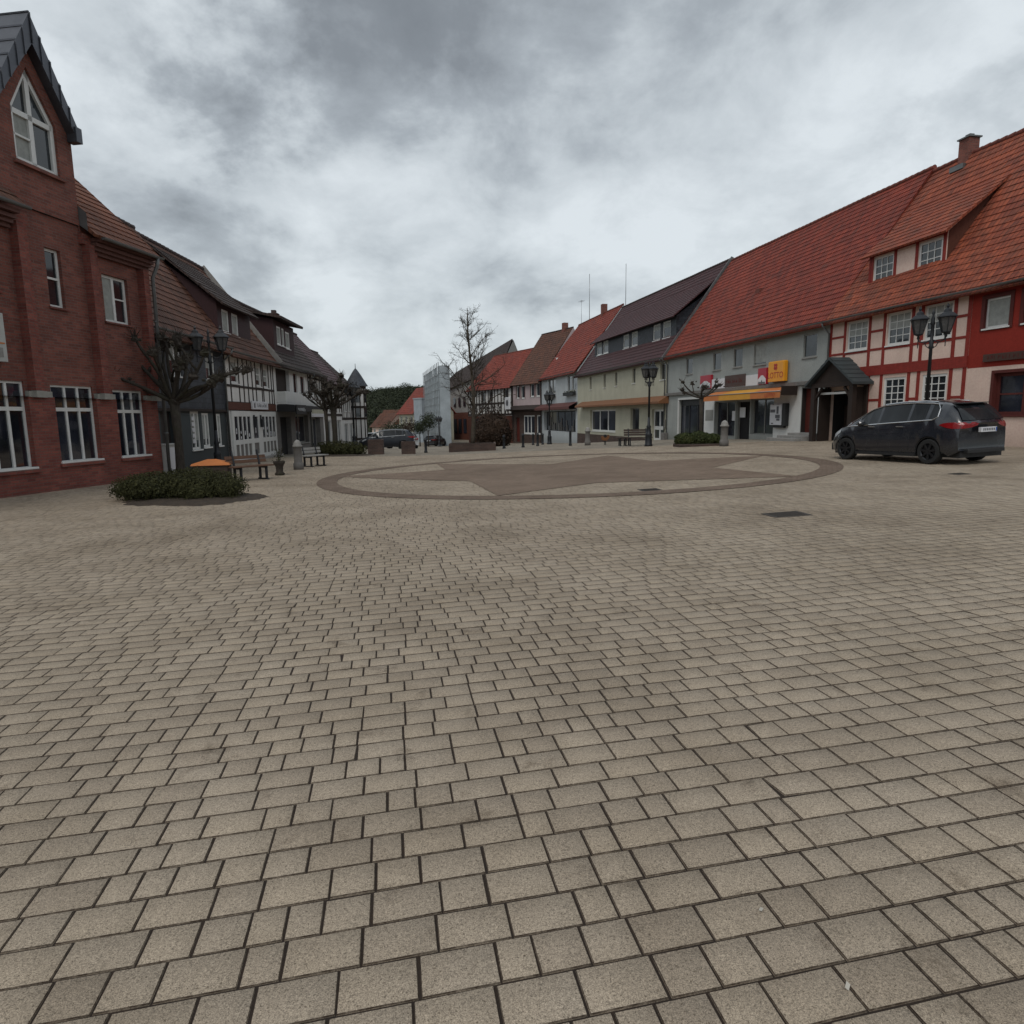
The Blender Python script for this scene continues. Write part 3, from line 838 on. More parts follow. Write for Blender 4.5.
def window(root, x0, x1, z0, z1, y=0.0, rec=.10, fw=.06, nx=2, rows=None, bar=.03, mat=None, glass=None, sill=True, sillmat=None,
           mull=None, curtain=0.0, trim=None, trimmat=None, transom=None, name='window', cur_side='top'):
    """frame with mullions; rows = list of z fractions of glazing bars; transom = fraction of a thick bar"""
    mat = mat or M['frame']; glass = glass or M['glass']
    yf = y + rec; mb = MB()
    mb.box(x0, x0 + fw, yf, yf + .06, z0, z1); mb.box(x1 - fw, x1, yf, yf + .06, z0, z1)
    mb.box(x0 + fw, x1 - fw, yf + .001, yf + .06, z0, z0 + fw); mb.box(x0 + fw, x1 - fw, yf + .001, yf + .06, z1 - fw, z1)
    iw = x1 - x0 - 2 * fw; ih = z1 - z0 - 2 * fw
    mw_ = mull if mull else fw * 1.1
    zt = z0 + fw + ih * transom if transom else None
    if zt: mb.box(x0 + fw, x1 - fw, yf - .008, yf + .055, zt - mw_ * .7, zt + mw_ * .7)
    for i in range(1, nx):
        xm = x0 + fw + iw * i / nx; mb.box(xm - mw_ / 2, xm + mw_ / 2, yf - .003, yf + .058, z0 + fw * .8, z1 - fw * .8)
    if rows:
        vx, hz = rows
        for k in range(nx):
            a = x0 + fw + iw * k / nx; b = x0 + fw + iw * (k + 1) / nx
            for q in range(1, vx):
                xm = a + (b - a) * q / vx; mb.box(xm - bar / 2, xm + bar / 2, yf + .012, yf + .05, z0 + fw, z1 - fw)
        for q in range(1, hz):
            zm = z0 + fw + ih * q / hz; mb.box(x0 + fw, x1 - fw, yf + .015, yf + .048, zm - bar / 2, zm + bar / 2)
    if trim:
        tm = MB(); a = trim
        tm.box(x0 - a, x0 + .005, y - .028, yf, z0 - a * .6, z1 + a); tm.box(x1 - .005, x1 + a, y - .028, yf, z0 - a * .6, z1 + a)
        tm.box(x0 + .005, x1 - .005, y - .026, yf, z1 - .004, z1 + a); tm.box(x0 + .005, x1 - .005, y - .026, yf, z0 - a * .6, z0 + .004)
    w_ = mb.build(name, mat, root)
    MB().face([(x0 + fw * .5, yf + .035, z0 + fw * .5), (x1 - fw * .5, yf + .035, z0 + fw * .5), (x1 - fw * .5, yf + .035, z1 - fw * .5), (x0 + fw * .5, yf + .035, z1 - fw * .5)]).build('pane', glass, w_, recalc=False)
    if trim: tm.build('trim', trimmat or M['frame'], w_)
    if sill:
        s_ = MB(); s_.cbox(x0 - .05, x1 + .05, y - .06, yf + .01, z0 - .055, z0 - .002, .008); s_.build('sill', sillmat or mat, w_)
    if curtain:
        c = MB(); n = max(6, int((x1 - x0) / .05)); zc = z1 - fw - (z1 - z0) * curtain
        a = x0 + fw; bw = x1 - fw
        for i in range(n):
            xa = a + (bw - a) * i / n; xb = a + (bw - a) * (i + 1) / n
            c.face([(xa, yf + .030 - .006 * (i % 2), zc), (xb, yf + .030 - .006 * ((i + 1) % 2), zc), (xb, yf + .030 - .006 * ((i + 1) % 2), z1 - fw * .9), (xa, yf + .030 - .006 * (i % 2), z1 - fw * .9)])
        c.build('curtain', M['curtain'], w_, recalc=False)
    return w_
def text_mesh(name, txt, size, mat, parent, loc, rot=(PI / 2, 0, 0), ext=.004, align='CENTER', shear=0, sx=1):
    cu = bpy.data.curves.new(name, 'FONT'); cu.body = txt; cu.size = size; cu.extrude = ext; cu.align_x = align; cu.align_y = 'CENTER'; cu.shear = shear
    tmp = bpy.data.objects.new(name, cu); COL.objects.link(tmp)
    dg = bpy.context.evaluated_depsgraph_get(); me = bpy.data.meshes.new_from_object(tmp.evaluated_get(dg))
    bpy.data.objects.remove(tmp); me.materials.clear(); me.materials.append(mat)
    o = bpy.data.objects.new(name, me); COL.objects.link(o); o.parent = parent
    o.location = loc; o.rotation_euler = rot; o.scale = (sx, 1, 1)
    return o
def chimney(root, x, y, z0, z1, w_=.5, mat=None, parent=None):
    mb = MB(); mb.box(x - w_ / 2, x + w_ / 2, y - w_ / 2, y + w_ / 2, z0, z1)
    c = mb.build('chimney', mat or M['brick'], parent or root)
    cp = MB(); cp.box(x - w_ / 2 - .06, x + w_ / 2 + .06, y - w_ / 2 - .06, y + w_ / 2 + .06, z1 + .002, z1 + .08)
    cp.box(x - w_ * .3, x + w_ * .3, y - w_ * .3, y + w_ * .3, z1 + .082, z1 + .3); cp.mi = 0
    if parent is None: cp.build('chimney_cap', M['ridge_dark'], c)
    return c
def antenna(root, x, y, z0, z1, n=5):
    mb = MB(); mb.tube([(x, y, z0), (x, y, z1)], .022, 6)
    mb.tube([(x - .6, y, z1 - .15), (x + .6, y, z1 - .15)], .014, 5)
    for i in range(n):
        xx = x - .55 + 1.1 * i / (n - 1); mb.tube([(xx, y - .32, z1 - .15), (xx, y + .32, z1 - .15)], .009, 4)
    mb.build('antenna', M['steel'], root)

SQ = 'houses around the square'
# ================================================================== RIGHT ROW
# ---- red half-timbered house
A_, B_ = (15.35, 32.0), (18.3, 17.0)
t, L = house_root('half_timbered_house', 'red and peach half-timbered house with a tiled shed dormer, behind the parked dark car', 'house', A_, B_, .1, SQ)
RED = t
ups = [(1.2, 2.5, 4.36, 5.66), (3.65, 4.9, 4.36, 5.68), (5.6, 6.9, 4.38, 5.70)]
los = [(3.65, 4.85, 1.72, 3.02), (5.7, 6.88, 1.72, 3.02)]
redw = [(8.25, 9.22, 4.47, 5.5), (9.72, 10.7, 4.47, 5.5), (12.2, 13.2, 4.47, 5.5)]
big = (8.85, 11.0, 1.42, 2.88)
gate = (.26, 2.58, .0, 2.6)
wb = MB(); wall_front(wb, 0, 7.72, 3.38, 5.95, ups); wall_front(wb, 0, 7.72, -.3, 3.38, los + [gate], dep=.2)
wall_shell(wb, L, .1, 5.95, 12.82, 5)
wall_front(wb, 7.72, L, -.3, 3.12, [big, (12.6, 13.6, .2, 2.6)])
wb.build('wall', M['peach'], t, recalc=False)
rw = MB(); wall_front(rw, 7.72, L, 3.12, 5.95, redw); rw.build('upper_wall', M['redwall'], t, recalc=False)
tb = MB(); Y0, Y1 = -.022, .03
def vert(x, w_, z0, z1): tb.box(x - w_ / 2, x + w_ / 2, Y0, Y1, z0, z1)
def horz(x0, x1, z, h_, y=-.019): tb.box(x0, x1, y, .03, z - h_ / 2, z + h_ / 2)
horz(0, 7.72, 3.38, .42, -.05)
horz(0, 7.72, 5.86, .18, -.03)
for x in (.1, 1.06, 2.64, 3.5, 5.03, 5.5, 7.03, 7.64): vert(x, .15, 3.59, 5.77)
for a, b in ((.175, .985), (2.715, 3.425), (7.105, 7.565)):
    horz(a, b, 5.06, .10); horz(a, b, 4.28, .10)
horz(5.105, 5.425, 4.28, .10)
for a, b in ((1.135, 2.565), (3.575, 4.955), (5.575, 6.955)): horz(a, b, 4.27, .12); horz(a, b, 5.73, .08, -.017)
for x in (2.75, 3.5, 5.0, 5.5, 7.03, 7.62): vert(x, .15, .55, 3.17)
for a, b in ((2.825, 3.425), (5.075, 5.425), (7.105, 7.545)): horz(a, b, 2.1, .10)
horz(2.6, 7.7, .48, .16, -.03); horz(3.575, 4.925, 1.62, .1); horz(5.575, 6.955, 1.62, .1)
tb.build('timber_frame', M['redtimber'], t)
for h in ups: window(t, *h, rec=.05, fw=.09, nx=1, rows=(3, 4), bar=.03, curtain=.45)
for h in los: window(t, *h, rec=.03, fw=.10, nx=1, rows=(3, 4), bar=.035)
for h in redw: window(t, *h, rec=.08, fw=.07, nx=1, curtain=.9, trim=.13, trimmat=M['frame_brown'])
window(t, *big, rec=.14, fw=.12, nx=2, mull=.16, rows=(1, 2), bar=.06, mat=M['frame_brown'], glass=M['glass_shop'], trim=.10, trimmat=M['frame_brown'], sillmat=M['frame_brown'])
door = MB(); door.box(12.6, 13.6, .15, .2, .2, 2.6); door.build('door', M['doorred'], t)
pl = MB(); pl.cbox(8.4, 11.9, -.09, -.01, 3.30, 3.56, .015); pq = pl.build('name_board', M['signbrown'], t)
lt = MB(); rr = random.Random(4); x = 8.6
while x < 11.7:
    w_ = rr.uniform(.06, .12); lt.box(x, x + .022, -.098, -.091, 3.36, 3.50)
    if rr.random() < .6: lt.box(x + .024, x + w_, -.098, -.091, 3.36 + rr.choice((0, .06, .118)), 3.36 + rr.choice((.02, .08, .14)) + .002)
    x += w_ + .05
lt.build('carved_lettering', M['frame_brown'], pq)
rf = make_roof(t, -.02, L + .3, 5.95, 12.82, 5, .42, M['tile_orange'], M['ridge_tile'], wav=.09, seed=2)
chimney(t, 1.95, 5.0, 12.3, 13.55, .54, M['brick'], rf)
cc = MB(); cc.box(1.95 - .33, 1.95 + .33, 4.66, 5.34, 13.552, 13.61); cc.box(1.83, 2.07, 4.88, 5.12, 13.612, 13.75); cc.box(1.6, 2.3, 4.4, 4.6, 12.2, 12.42); cc.build('chimney_cap', M['gutter'], rf)
gutter(t, 0, L, -.47, 5.86, dropx=-.0 + .02, zb=.1)
# shed dormer
dm = thing  # (alias unused)
d0, d1, dy = 1.25, 5.45, .9
db = MB()
wall_front(db, d0, d1, 7.15, 8.62, [(1.52, 2.72, 7.3, 8.45), (4.05, 5.25, 7.3, 8.45)], y=dy)
for x in (d0, d1):
    db.face([(x, dy, 7.1), (x, dy, 8.62), (x, 3.75, 10.95), (x, 3.75, 10.4)])
dob = db.build('dormer', M['peach'], t)
dt = MB()
for x in (d0 + .08, 1.44, 2.8, 3.97, d1 - .1): dt.box(x - .07, x + .07, dy - .03, dy + .02, 7.12, 8.6)
dt.box(d0, d1, dy - .035, dy + .015, 8.5, 8.62); dt.box(d0, d1, dy - .034, dy + .015, 7.1, 7.24)
dt.box(d1 + .001, d1 + .03, dy, 3.6, 7.1, 7.2)
dt.build('dormer_timber', M['redtimber'], dob)
dk = MB()
for x in (d0 - .004, d1 + .004): dk.face([(x, dy + .02, 7.1), (x, dy + .02, 8.6), (x, 3.7, 10.9), (x, 3.7, 10.3)])
dk.build('dormer_cheek', M['brownboard'], dob, recalc=False)
for h in ((1.52, 2.72, 7.3, 8.45), (4.05, 5.25, 7.3, 8.45)): window(t, *h, y=dy, rec=.03, fw=.10, nx=1, rows=(3, 3), bar=.035)
dr = MB(); roof_slope(dr, d0 - .2, d1 + .25, dy - .35, 8.5, 4.6, 11.75, .34, wav=.03, seed=9); dr.build('dormer_roof', M['tile_orange'], dob, recalc=False)
# gabled porch in front of the gateway
pt = MB()
pm = MB(); pz = 2.75
for x in (.12, 2.72): pt.box(x - .13, x + .13, -.85, -.65, .1, pz); pt.box(x - .1, x + .1, -.12, -.02, .1, pz)
pt.box(.02, 2.82, -.86, -.64, pz, pz + .2)
for x in (.12, 2.72): pt.obox((x, -.64, pz + .1), (x, -.02, pz + .1), .14, .16)
pt.obox((.2, -.75, 2.2), (.65, -.75, 2.72), .1, .1, (0, 1, 0)); pt.obox((2.64, -.75, 2.2), (2.2, -.75, 2.72), .1, .1, (0, 1, 0))
pr = pt.build('porch_frame', M['darktimber'], t)
pg = MB(); pg.prism([(.1, pz + .2), (2.74, pz + .2), (1.42, 3.92)], -.8, -.72); pg.build('porch_gable', M['darktimber'], pr)
p2 = MB()
for s in (-1, 1):
    xe = 1.42 + s * 1.66
    nrm = 1
    for i in range(6):
        a0 = i / 6; a1 = (i + 1) / 6
        za = 2.86 + (4.08 - 2.86) * a0; zb2 = 2.86 + (4.08 - 2.86) * a1
        xa = xe + (1.42 - xe) * a0; xb = xe + (1.42 - xe) * a1
        p2.face([(xa, -1.05, za + .05), (xa, .05, za + .05), (xb, .05, zb2 + .01), (xb, -1.05, zb2 + .01)])
        p2.face([(xa, -1.05, za - .06), (xa, .05, za - .06), (xa, .05, za + .05), (xa, -1.05, za + .05)])
    p2.face([(xe, -1.05, 2.8), (xe, .05, 2.8), (1.42, .05, 4.02), (1.42, -1.05, 4.02)])
    p2.face([(xe, -1.05, 2.80), (xe, -1.05, 2.92), (1.42, -1.05, 4.09), (1.42, -1.05, 3.97)])
p2.build('porch_roof', M['slate_plain'], pr, recalc=False)
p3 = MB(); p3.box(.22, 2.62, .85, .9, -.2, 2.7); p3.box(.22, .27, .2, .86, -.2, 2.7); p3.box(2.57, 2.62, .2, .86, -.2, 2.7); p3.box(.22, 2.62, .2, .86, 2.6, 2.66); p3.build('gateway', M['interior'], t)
p4 = MB()
for i in range(8): p4.box(.42 + i * .235, .64 + i * .235, .7, .74, .12, 1.9)
p4.build('gate', M['darktimber'], t)
q = MB(); q.box(.25, .345, -.6, -.02, .1, 2.7); q.box(2.36, 2.6, -.6, -.02, .1, 2.7); q.build('porch_side', M['darktimber'], pr)
p5 = MB(); p5.box(.38, 2.3, -.62, -.58, 2.42, 2.52); p5.build('white_rail', M['frame'], pr)

# ---- pale grey shop house
A_, B_ = (12.0, 50.5), (15.35, 32.0)
t, L = house_root('shop_house', 'pale grey house with a red roof and a yellow lottery sign over its shop', 'house', A_, B_, -.3, SQ)
SHOP = t
wn_ = [(3.2, 4.2, 4.38, 5.5), (7.2, 8.25, 4.38, 5.5), (9.8, 10.85, 4.38, 5.5), (12.1, 13.4, 4.33, 5.56), (16.75, 17.85, 4.35, 5.5)]
shopwin = [(7.6, 10.2, .15, 2.35), (12.0, 14.35, .38, 2.4)]
sdoor = (10.3, 11.9, -.1, 2.35); hdoor = (16.85, 18.1, .58, 2.85); gar = (2.1, 6.2, -.3, 2.62)
wb = MB(); wall_front(wb, 0, L, 3.06, 5.95, wn_); wall_front(wb, 0, L, -.8, 3.06, shopwin + [sdoor, hdoor, gar], dep=.3)
wall_shell(wb, L, -.3, 5.95, 12.8, 5); wb.build('wall', M['white_wall'], t, recalc=False)
wp = MB(); wp.box(14.4, 16.82, -.02, .01, .25, 2.96); wp.box(6.28, 7.55, -.02, .01, -.25, 2.62); wp.box(2.0, 2.12, -.03, .05, -.3, 2.62); wp.box(6.2, 6.28, -.03, .05, -.3, 2.62); wp.box(2.0, 6.28, -.031, .05, 2.62, 2.78)
wp.build('white_wall_panel', M['white_paint'], t)
bd = MB(); bd.cbox(0, L - .05, -.16, .0, 2.98, 3.18, .02); bd.build('cornice_band', M['concrete_dark'], t)
for i, h in enumerate(wn_): window(t, *h, rec=.05, fw=.06, nx=1, mat=M['frame_grey'], sillmat=M['concrete'], curtain=.85 if i == 3 else 0)
for h, n in zip(shopwin, (2, 2)): window(t, *h, rec=.2, fw=.06, nx=n, mull=.05, mat=M['frame_grey'], glass=M['glass_shop'], sill=False)
gm = MB(); gm.box(2.12, 6.2, .2, .26, 2.2, 2.62)
for x in (2.12, 3.45, 4.75, 6.1): gm.box(x, x + .07, .2, .26, -.3, 2.2)
gw = gm.build('shop_window', M['plastic'], t); MB().face([(2.1, .25, -.3), (6.2, .25, -.3), (6.2, .25, 2.3), (2.1, .25, 2.3)]).build('pane', M['glass_shop'], gw, recalc=False)
# things seen in the shop window
it = MB(); rr = random.Random(3)
for i in range(16):
    x = rr.uniform(7.8, 10.0); w_ = rr.uniform(.12, .3); z = rr.choice((.2, .55)); it.box(x, x + w_, .245, .262, z, z + rr.uniform(.15, .32))
for i in range(10):
    x = rr.uniform(12.2, 14.0); w_ = rr.uniform(.15, .4); it.box(x, x + w_, .245, .262, .45, .45 + rr.uniform(.3, .65))
it.build('window_display', M['concrete'], t)
nb = MB(); nb.box(9.55, 9.9, .20 - .03, .19, 1.15, 1.75); nb.box(10.45, 11.1, .17, .19, 1.35, 1.95); nb.build('notice', M['signwhite'], t)
sd = MB(); sd.box(10.3, 10.36, .15, .28, -.1, 2.35); sd.box(11.84, 11.9, .15, .28, -.1, 2.35); sd.box(10.36, 11.84, .15, .28, 2.28, 2.35)
sdo = sd.build('shop_door', M['frame_grey'], t); MB().face([(10.3, .27, -.1), (11.9, .27, -.1), (11.9, .27, 2.35), (10.3, .27, 2.35)]).build('pane', M['interior'], sdo, recalc=False)
hd = MB(); hd.box(16.9, 18.05, .22, .28, .58, 2.8)
for z in (.75, 1.4, 2.05): hd.box(17.1, 17.85, .20, .225, z, z + .5)
hdo = hd.build('door', M['doorred'], t); MB().box(17.75, 17.8, .17, .2, 1.3, 1.5).build('handle', M['steel'], hdo)
MB().box(16.86, 16.9, -.0, .22, .35, 2.85).box(18.05, 18.1, 0, .22, .35, 2.85).box(16.9, 18.05, 0, .22, 2.8, 2.85).build('door_frame', M['darkdoor'], t)
hp = MB(); hp.box(18.13, 18.33, -.04, .0, -.1, 2.9); hp.build('white_door_post', M['white_paint'], t)
st = MB(); st.cbox(16.5, 18.3, -.5, -.01, -.2, .57, .015); st.cbox(16.1, 18.25, -.85, -.5, -.2, .44, .015); st.cbox(15.7, 18.2, -1.2, -.85, -.2, .31, .015); st.build('steps', M['concrete'], t)
# fascia signs
fs = MB(); fs.cbox(7.3, 13.0, -.12, -.0, 3.19, 3.80, .01); fo = fs.build('fascia_board', M['signwhite'], t)
fb = MB(); fb.cbox(9.08, 11.52, -.16, -.121, 3.22, 3.92, .01); fbo = fb.build('brown_sign', M['signbrown'], t)
lt = MB(); rr = random.Random(12); x = 9.3
while x < 11.2:
    lt.box(x, x + .05, -.166, -.161, 3.45, 3.45 + rr.choice((.18, .26))); lt.box(x, x + .13, -.1665, -.161, 3.45 + rr.choice((0, .1)), 3.49 + rr.choice((0, .1)) + .001); x += rr.choice((.19, .22, .34))
lt.build('sign_print', M['frame_brown'], fbo)
for x0, x1, za, zb2, k in ((5.78, 7.28, 3.25, 4.12, 0), (12.9, 13.76, 3.2, 4.1, 1)):
    sg = MB(); sg.cbox(x0, x1, -.18, -.02, za, zb2, .01); so = sg.build('poster_sign', M['signred'], t)
    q = MB(); w_ = x1 - x0
    q.prism([(x0 + .03, za + .02), (x1 - .03, za + .02), (x1 - .03, za + .30), (x0 + w_ * .62, za + .5), (x0 + w_ * .4, za + .5), (x0 + .03, za + .28)], -.187, -.181); q.build('white_peak', M['signwhite'], so)
    q = MB(); q.prism([(x0 + .06, za + .03), (x1 - .06, za + .03), (x1 - .1, za + .14), (x0 + w_ * .6, za + .12), (x0 + w_ * .5, za + .26), (x0 + w_ * .4, za + .13), (x0 + .1, za + .16)], -.193, -.188); q.build('dark_print', M['signgrey'], so)
ly = MB(); ly.cbox(14.15, 15.65, -.34, -.05, 3.28, 4.36, .06); lo = ly.build('lottery_sign', M['yellow'], t)
text_mesh('sign_lettering', 'LOTTO', .44, M['red_letter'], lo, (14.9, -.345, 3.60 + .3), sx=1.0, ext=.003)
cl = MB()
for a in range(4):
    an = PI / 4 + a * PI / 2; cx, cz = 14.9 + .11 * math.cos(an), 4.06 + .11 * math.sin(an)
    n = 10; cl.prism([(cx + .085 * math.cos(2 * PI * i / n), cz + .085 * math.sin(2 * PI * i / n)) for i in range(n)], -.35, -.341)
cl.obox((14.9, -.345, 4.0), (14.96, -.345, 3.84), .03, .01, (0, 1, 0)); cl.build('clover_emblem', M['red_letter'], lo)
# awning
aw = MB(); x0, x1 = 7.9, 16.55
for i in range(12):
    xa = x0 + (x1 - x0) * i / 12; xb = x0 + (x1 - x0) * (i + 1) / 12
    aw.mi = 1 if 3 <= i <= 7 else 0
    sag = .03
    aw.face([(xa, -.12, 2.97), (xb, -.12, 2.97), (xb, -1.05, 2.72 - sag * (i % 2)), (xa, -1.05, 2.72 - sag * ((i + 1) % 2))])
    aw.face([(xa, -1.05, 2.72 - sag * ((i + 1) % 2)), (xb, -1.05, 2.72 - sag * (i % 2)), (xb, -1.06, 2.38), (xa, -1.06, 2.38)])
ao = aw.build('awning', [M['orange'], M['awn_yellow']], t, recalc=False)
text_mesh('awning_lettering', 'LOTTO', .26, M['red_letter'], ao, (15.6, -1.085, 2.53 + .3), ext=.002, shear=.3, sx=1.1)
am = MB(); am.tube([(x0, -1.05, 2.72), (x1, -1.05, 2.72)], .03, 6)
for x in (x0 + .4, x1 - .4): am.tube([(x, -.05, 2.9), (x, -.6, 2.6), (x, -1.02, 2.7)], .022, 6)
am.build('awning_arm', M['steel'], ao)
ac = MB(); ac.prism([(x1 - .02, 2.5), (x1 + .02, 2.5), (x1 + .02, 2.97), (x1 - .02, 2.97)], -1.0, -.1); ac.build('awning_end', M['darktimber'], ao)
# cigarette vending machines on the wall
vm = MB(); vm.cbox(14.42, 15.5, -.28, -.02, .95, 2.05, .03); vo = vm.build('vending_machine', M['signwhite'], t)
q = MB(); q.box(14.5, 14.95, -.288, -.281, 1.62, 1.78); q.box(15.08, 15.26, -.288, -.281, 1.55, 1.95); q.box(14.98, 15.4, -.29, -.281, 1.32, 1.5); q.box(15.1, 15.38, -.291, -.281, 1.18, 1.3); q.box(14.6, 14.8, -.288, -.281, 1.0, 1.06)
q.build('vending_print', M['signgrey'], vo)
vm = MB(); vm.cbox(15.52, 15.85, -.26, -.02, .9, 2.1, .03); vm.box(14.6, 15.6, -.2, -.02, .8, .94); vm.build('dark_vending_machine', M['plastic'], t)
gr = MB(); gr.box(6.4, 7.45, -.04, -.021, 1.15, 1.85); gr.build('notice_board', M['frame_grey'], t)
rf = make_roof(t, .0, L + .03, 5.95, 12.98, 5, .42, M['tile_red'], M['ridge_tile'], wav=.05, seed=4)
vp = MB(); vp.box(3.4, 3.75, .95, 1.35, 7.3, 7.62); vp.build('roof_vent', M['ridge_dark'], rf)
sk = MB(); sk.box(8.55, 9.05, 2.0, 2.3, 8.9, 9.28); sk.build('roof_hatch', M['ridge_tile'], rf)
gutter(t, 0, L, -.47, 5.86, dropx=.1, zb=-.3)

# ---- cream house with the long slate dormer
A_, B_ = (7.4, 72.7), (12.0, 50.5)
t, L = house_root('cream_house', 'cream rendered house with a long slate-clad dormer and a terracotta canopy', 'house', A_, B_, -1.0, SQ)
wn_ = [(4.15, 4.75, 4.2, 5.5), (8.35, 8.95, 4.22, 5.5), (11.45, 12.05, 4.25, 5.5), (15.7, 16.35, 4.28, 5.55), (21.35, 22.35, 4.25, 5.5)]
lw = [(4.4, 11.7, .0, 2.12), (15.35, 17.3, .1, 2.17), (19.9, 22.2, -.45, 2.0)]
wb = MB(); wall_front(wb, 0, L, 3.0, 5.95, wn_); wall_front(wb, 0, L, -2.2, 3.0, lw, dep=.3); wall_shell(wb, L, -1.0, 5.95, 13.15, 5.1); wb.build('wall', M['cream'], t, recalc=False)
for h in wn_: window(t, *h, rec=.14, fw=.06, nx=1, mat=M['frame_grey'], sillmat=M['frame'], glass=M['glass'])
window(t, *lw[0], rec=.2, fw=.14, nx=3, mull=.18, glass=M['glass_shop'], sillmat=M['frame'])
window(t, *lw[1], rec=.2, fw=.1, nx=1, mat=M['frame_grey'], glass=M['glass_shop'], sillmat=M['frame'])
window(t, *lw[2], rec=.2, fw=.16, nx=2, mull=.2, transom=.38, glass=M['glass_shop'], sill=False, name='glazed_door')
pb = MB(); pb.box(0, 19.6, -.04, .0, -2.0, -.35); pb.build('plinth', M['clinker'], t)
cn = MB(); n = 10
for i in range(4):
    cn.face([(1.6, -.02 - .2 * i, 3.02 - .11 * i), (23.0, -.02 - .2 * i, 3.02 - .11 * i), (23.0, -.22 - .2 * i, 2.91 - .11 * i), (1.6, -.22 - .2 * i, 2.91 - .11 * i)])
cn.face([(1.6, -.82, 2.58), (23., -.82, 2.58), (23., -.82, 2.42), (1.6, -.82, 2.42)]); cn.face([(1.6, -.82, 2.42), (23., -.82, 2.42), (23., 0, 2.42), (1.6, 0, 2.42)])
cn.face([(23., 0, 2.42), (23., -.82, 2.42), (23., -.82, 2.58), (23., 0, 3.02)]); cn.face([(1.6, 0, 2.42), (1.6, -.82, 2.42), (1.6, -.82, 2.58), (1.6, 0, 3.02)])
cn.build('canopy', M['awn_brown'], t)
lb = MB(); lb.cbox(22.35, 22.5, -.1, 0, .5, 1.2, .02); lb.cbox(22.4, 23.0, -.35, -.05, -.6, .2, .02); lb.build('letter_box', M['concrete_dark'], t)
rf = make_roof(t, .0, L - .02, 5.95, 13.15, 5.1, .45, M['tile_purple'], M['ridge_dark'], wav=.03, seed=6, course=.36)
db = MB(); dy = 1.0; d0, d1 = 2.9, 21.9; dw = [(3.5, 5.0, 7.72, 8.95), (5.4, 6.9, 7.72, 8.95), (10.9, 12.3, 7.66, 8.9), (12.9, 14.3, 7.66, 8.9), (17.6, 19.0, 7.62, 8.9), (19.5, 20.9, 7.62, 8.9)]
wall_front(db, d0, d1, 7.3, 9.1, dw, y=dy)
for x in (d0, d1): db.face([(x, dy, 7.3), (x, dy, 9.1), (x, 3.6, 10.9), (x, 3.6, 10.4)])
dob = db.build('dormer', M['slate_dorm'], t)
for h in dw: window(t, *h, y=dy, rec=.04, fw=.11, nx=1, sill=True, curtain=.3)
dr = MB(); roof_slope(dr, d0 - .3, d1 + .35, dy - .5, 8.95, 4.7, 12.35, .36, seed=3); dr.build('dormer_roof', M['tile_purple'], dob, recalc=False)
fl = MB(); fl.box(d0 - .1, d1 + .1, dy - .06, dy - .005, 7.28, 7.38); fl.build('lead_flashing', M['gutter'], dob)
vg = MB(); vg.obox((L - .02, -.5, 5.7), (L - .02, 5.1, 13.3), .22, .1, (1, 0, 0)); vg.build('verge_flashing', M['gutter'], rf)
gutter(t, 0, L, -.5, 5.86, dropx=L - .35, zb=-.6)
an = MB(); an.tube([(1.0, 5.1, 13.1), (1.0, 5.1, 17.6)], .03, 6); an.build('aerial_mast', M['steel'], t)

# ---- pale blue house
A_, B_ = (4.2, 88.9), (7.4, 72.7)
t, L = house_root('pale_blue_house', 'pale blue house with window boxes, between the cream and pink houses', 'house', A_, B_, -1.6, SQ)
wn_ = [(3.8, 7.3, 4.35, 6.2), (12.6, 16.0, 4.35, 6.15)]
lw = [(1.2, 15.8, -.3, 2.15)]
wb = MB(); wall_front(wb, 0, L, 3.0, 6.5, wn_); wall_front(wb, 0, L, -3, 3.0, lw, dep=.5); wall_shell(wb, L, -1.6, 6.5, 13.5, 5.2); wb.build('wall', M['bluewhite'], t, recalc=False)
for h in wn_:
    w_ = window(t, *h, rec=.1, fw=.14, nx=2, mull=.4, mat=M['frame_grey'], sillmat=M['frame'])
    fb = MB(); fb.cbox(h[0] - .5, h[1] + .1, -.45, -.1, h[2] - .5, h[2] - .15, .02); bo = fb.build('window_box', M['plastic'], t)
    lf = MB()
    for i in range(120): lf.leaf((random.uniform(h[0] - .5, h[1] + .1), random.uniform(-.5, -.05), h[2] - random.uniform(-.02, .25)), .16)
    lf.build('box_plants', M['juniper'], bo)
window(t, *lw[0], rec=.4, fw=.12, nx=5, mull=.12, mat=M['plastic'], glass=M['glass_shop'], sill=False, name='shop_window')
gd = MB(); rr = random.Random(8)
for i in range(26):
    x = rr.uniform(1.6, 15.2); gd.box(x, x + rr.uniform(.15, .5), .38, .395, -.25, rr.uniform(.2, 1.4))
gd.build('window_display', M['concrete_dark'], t)
cn = MB(); cn.face([(0, -.0, 3.1), (L, 0, 3.1), (L, -1.0, 2.6), (0, -1.0, 2.6)]); cn.face([(0, -1, 2.6), (L, -1, 2.6), (L, -1, 2.3), (0, -1, 2.3)]); cn.face([(0, -1, 2.3), (L, -1, 2.3), (L, 0, 2.3), (0, 0, 2.3)]); cn.build('canopy', M['awn_dark'], t)
rf = make_roof(t, .0, L - .02, 6.5, 13.5, 5.2, .5, M['tile_red'], M['ridge_tile'], wav=.04, seed=12, course=.4)
gutter(t, 0, L, -.55, 6.4, dropx=.2, zb=-1.9)
chimney(t, 10.2, 5.2, 13.2, 14.6, .62, M['brick'], rf)
antenna(t, 1.2, 5.2, 13.4, 16.6)
an = MB(); an.tube([(4.6, 5.2, 13.5), (4.6, 5.2, 19.2)], .035, 6); an.build('aerial_mast', M['steel'], t)
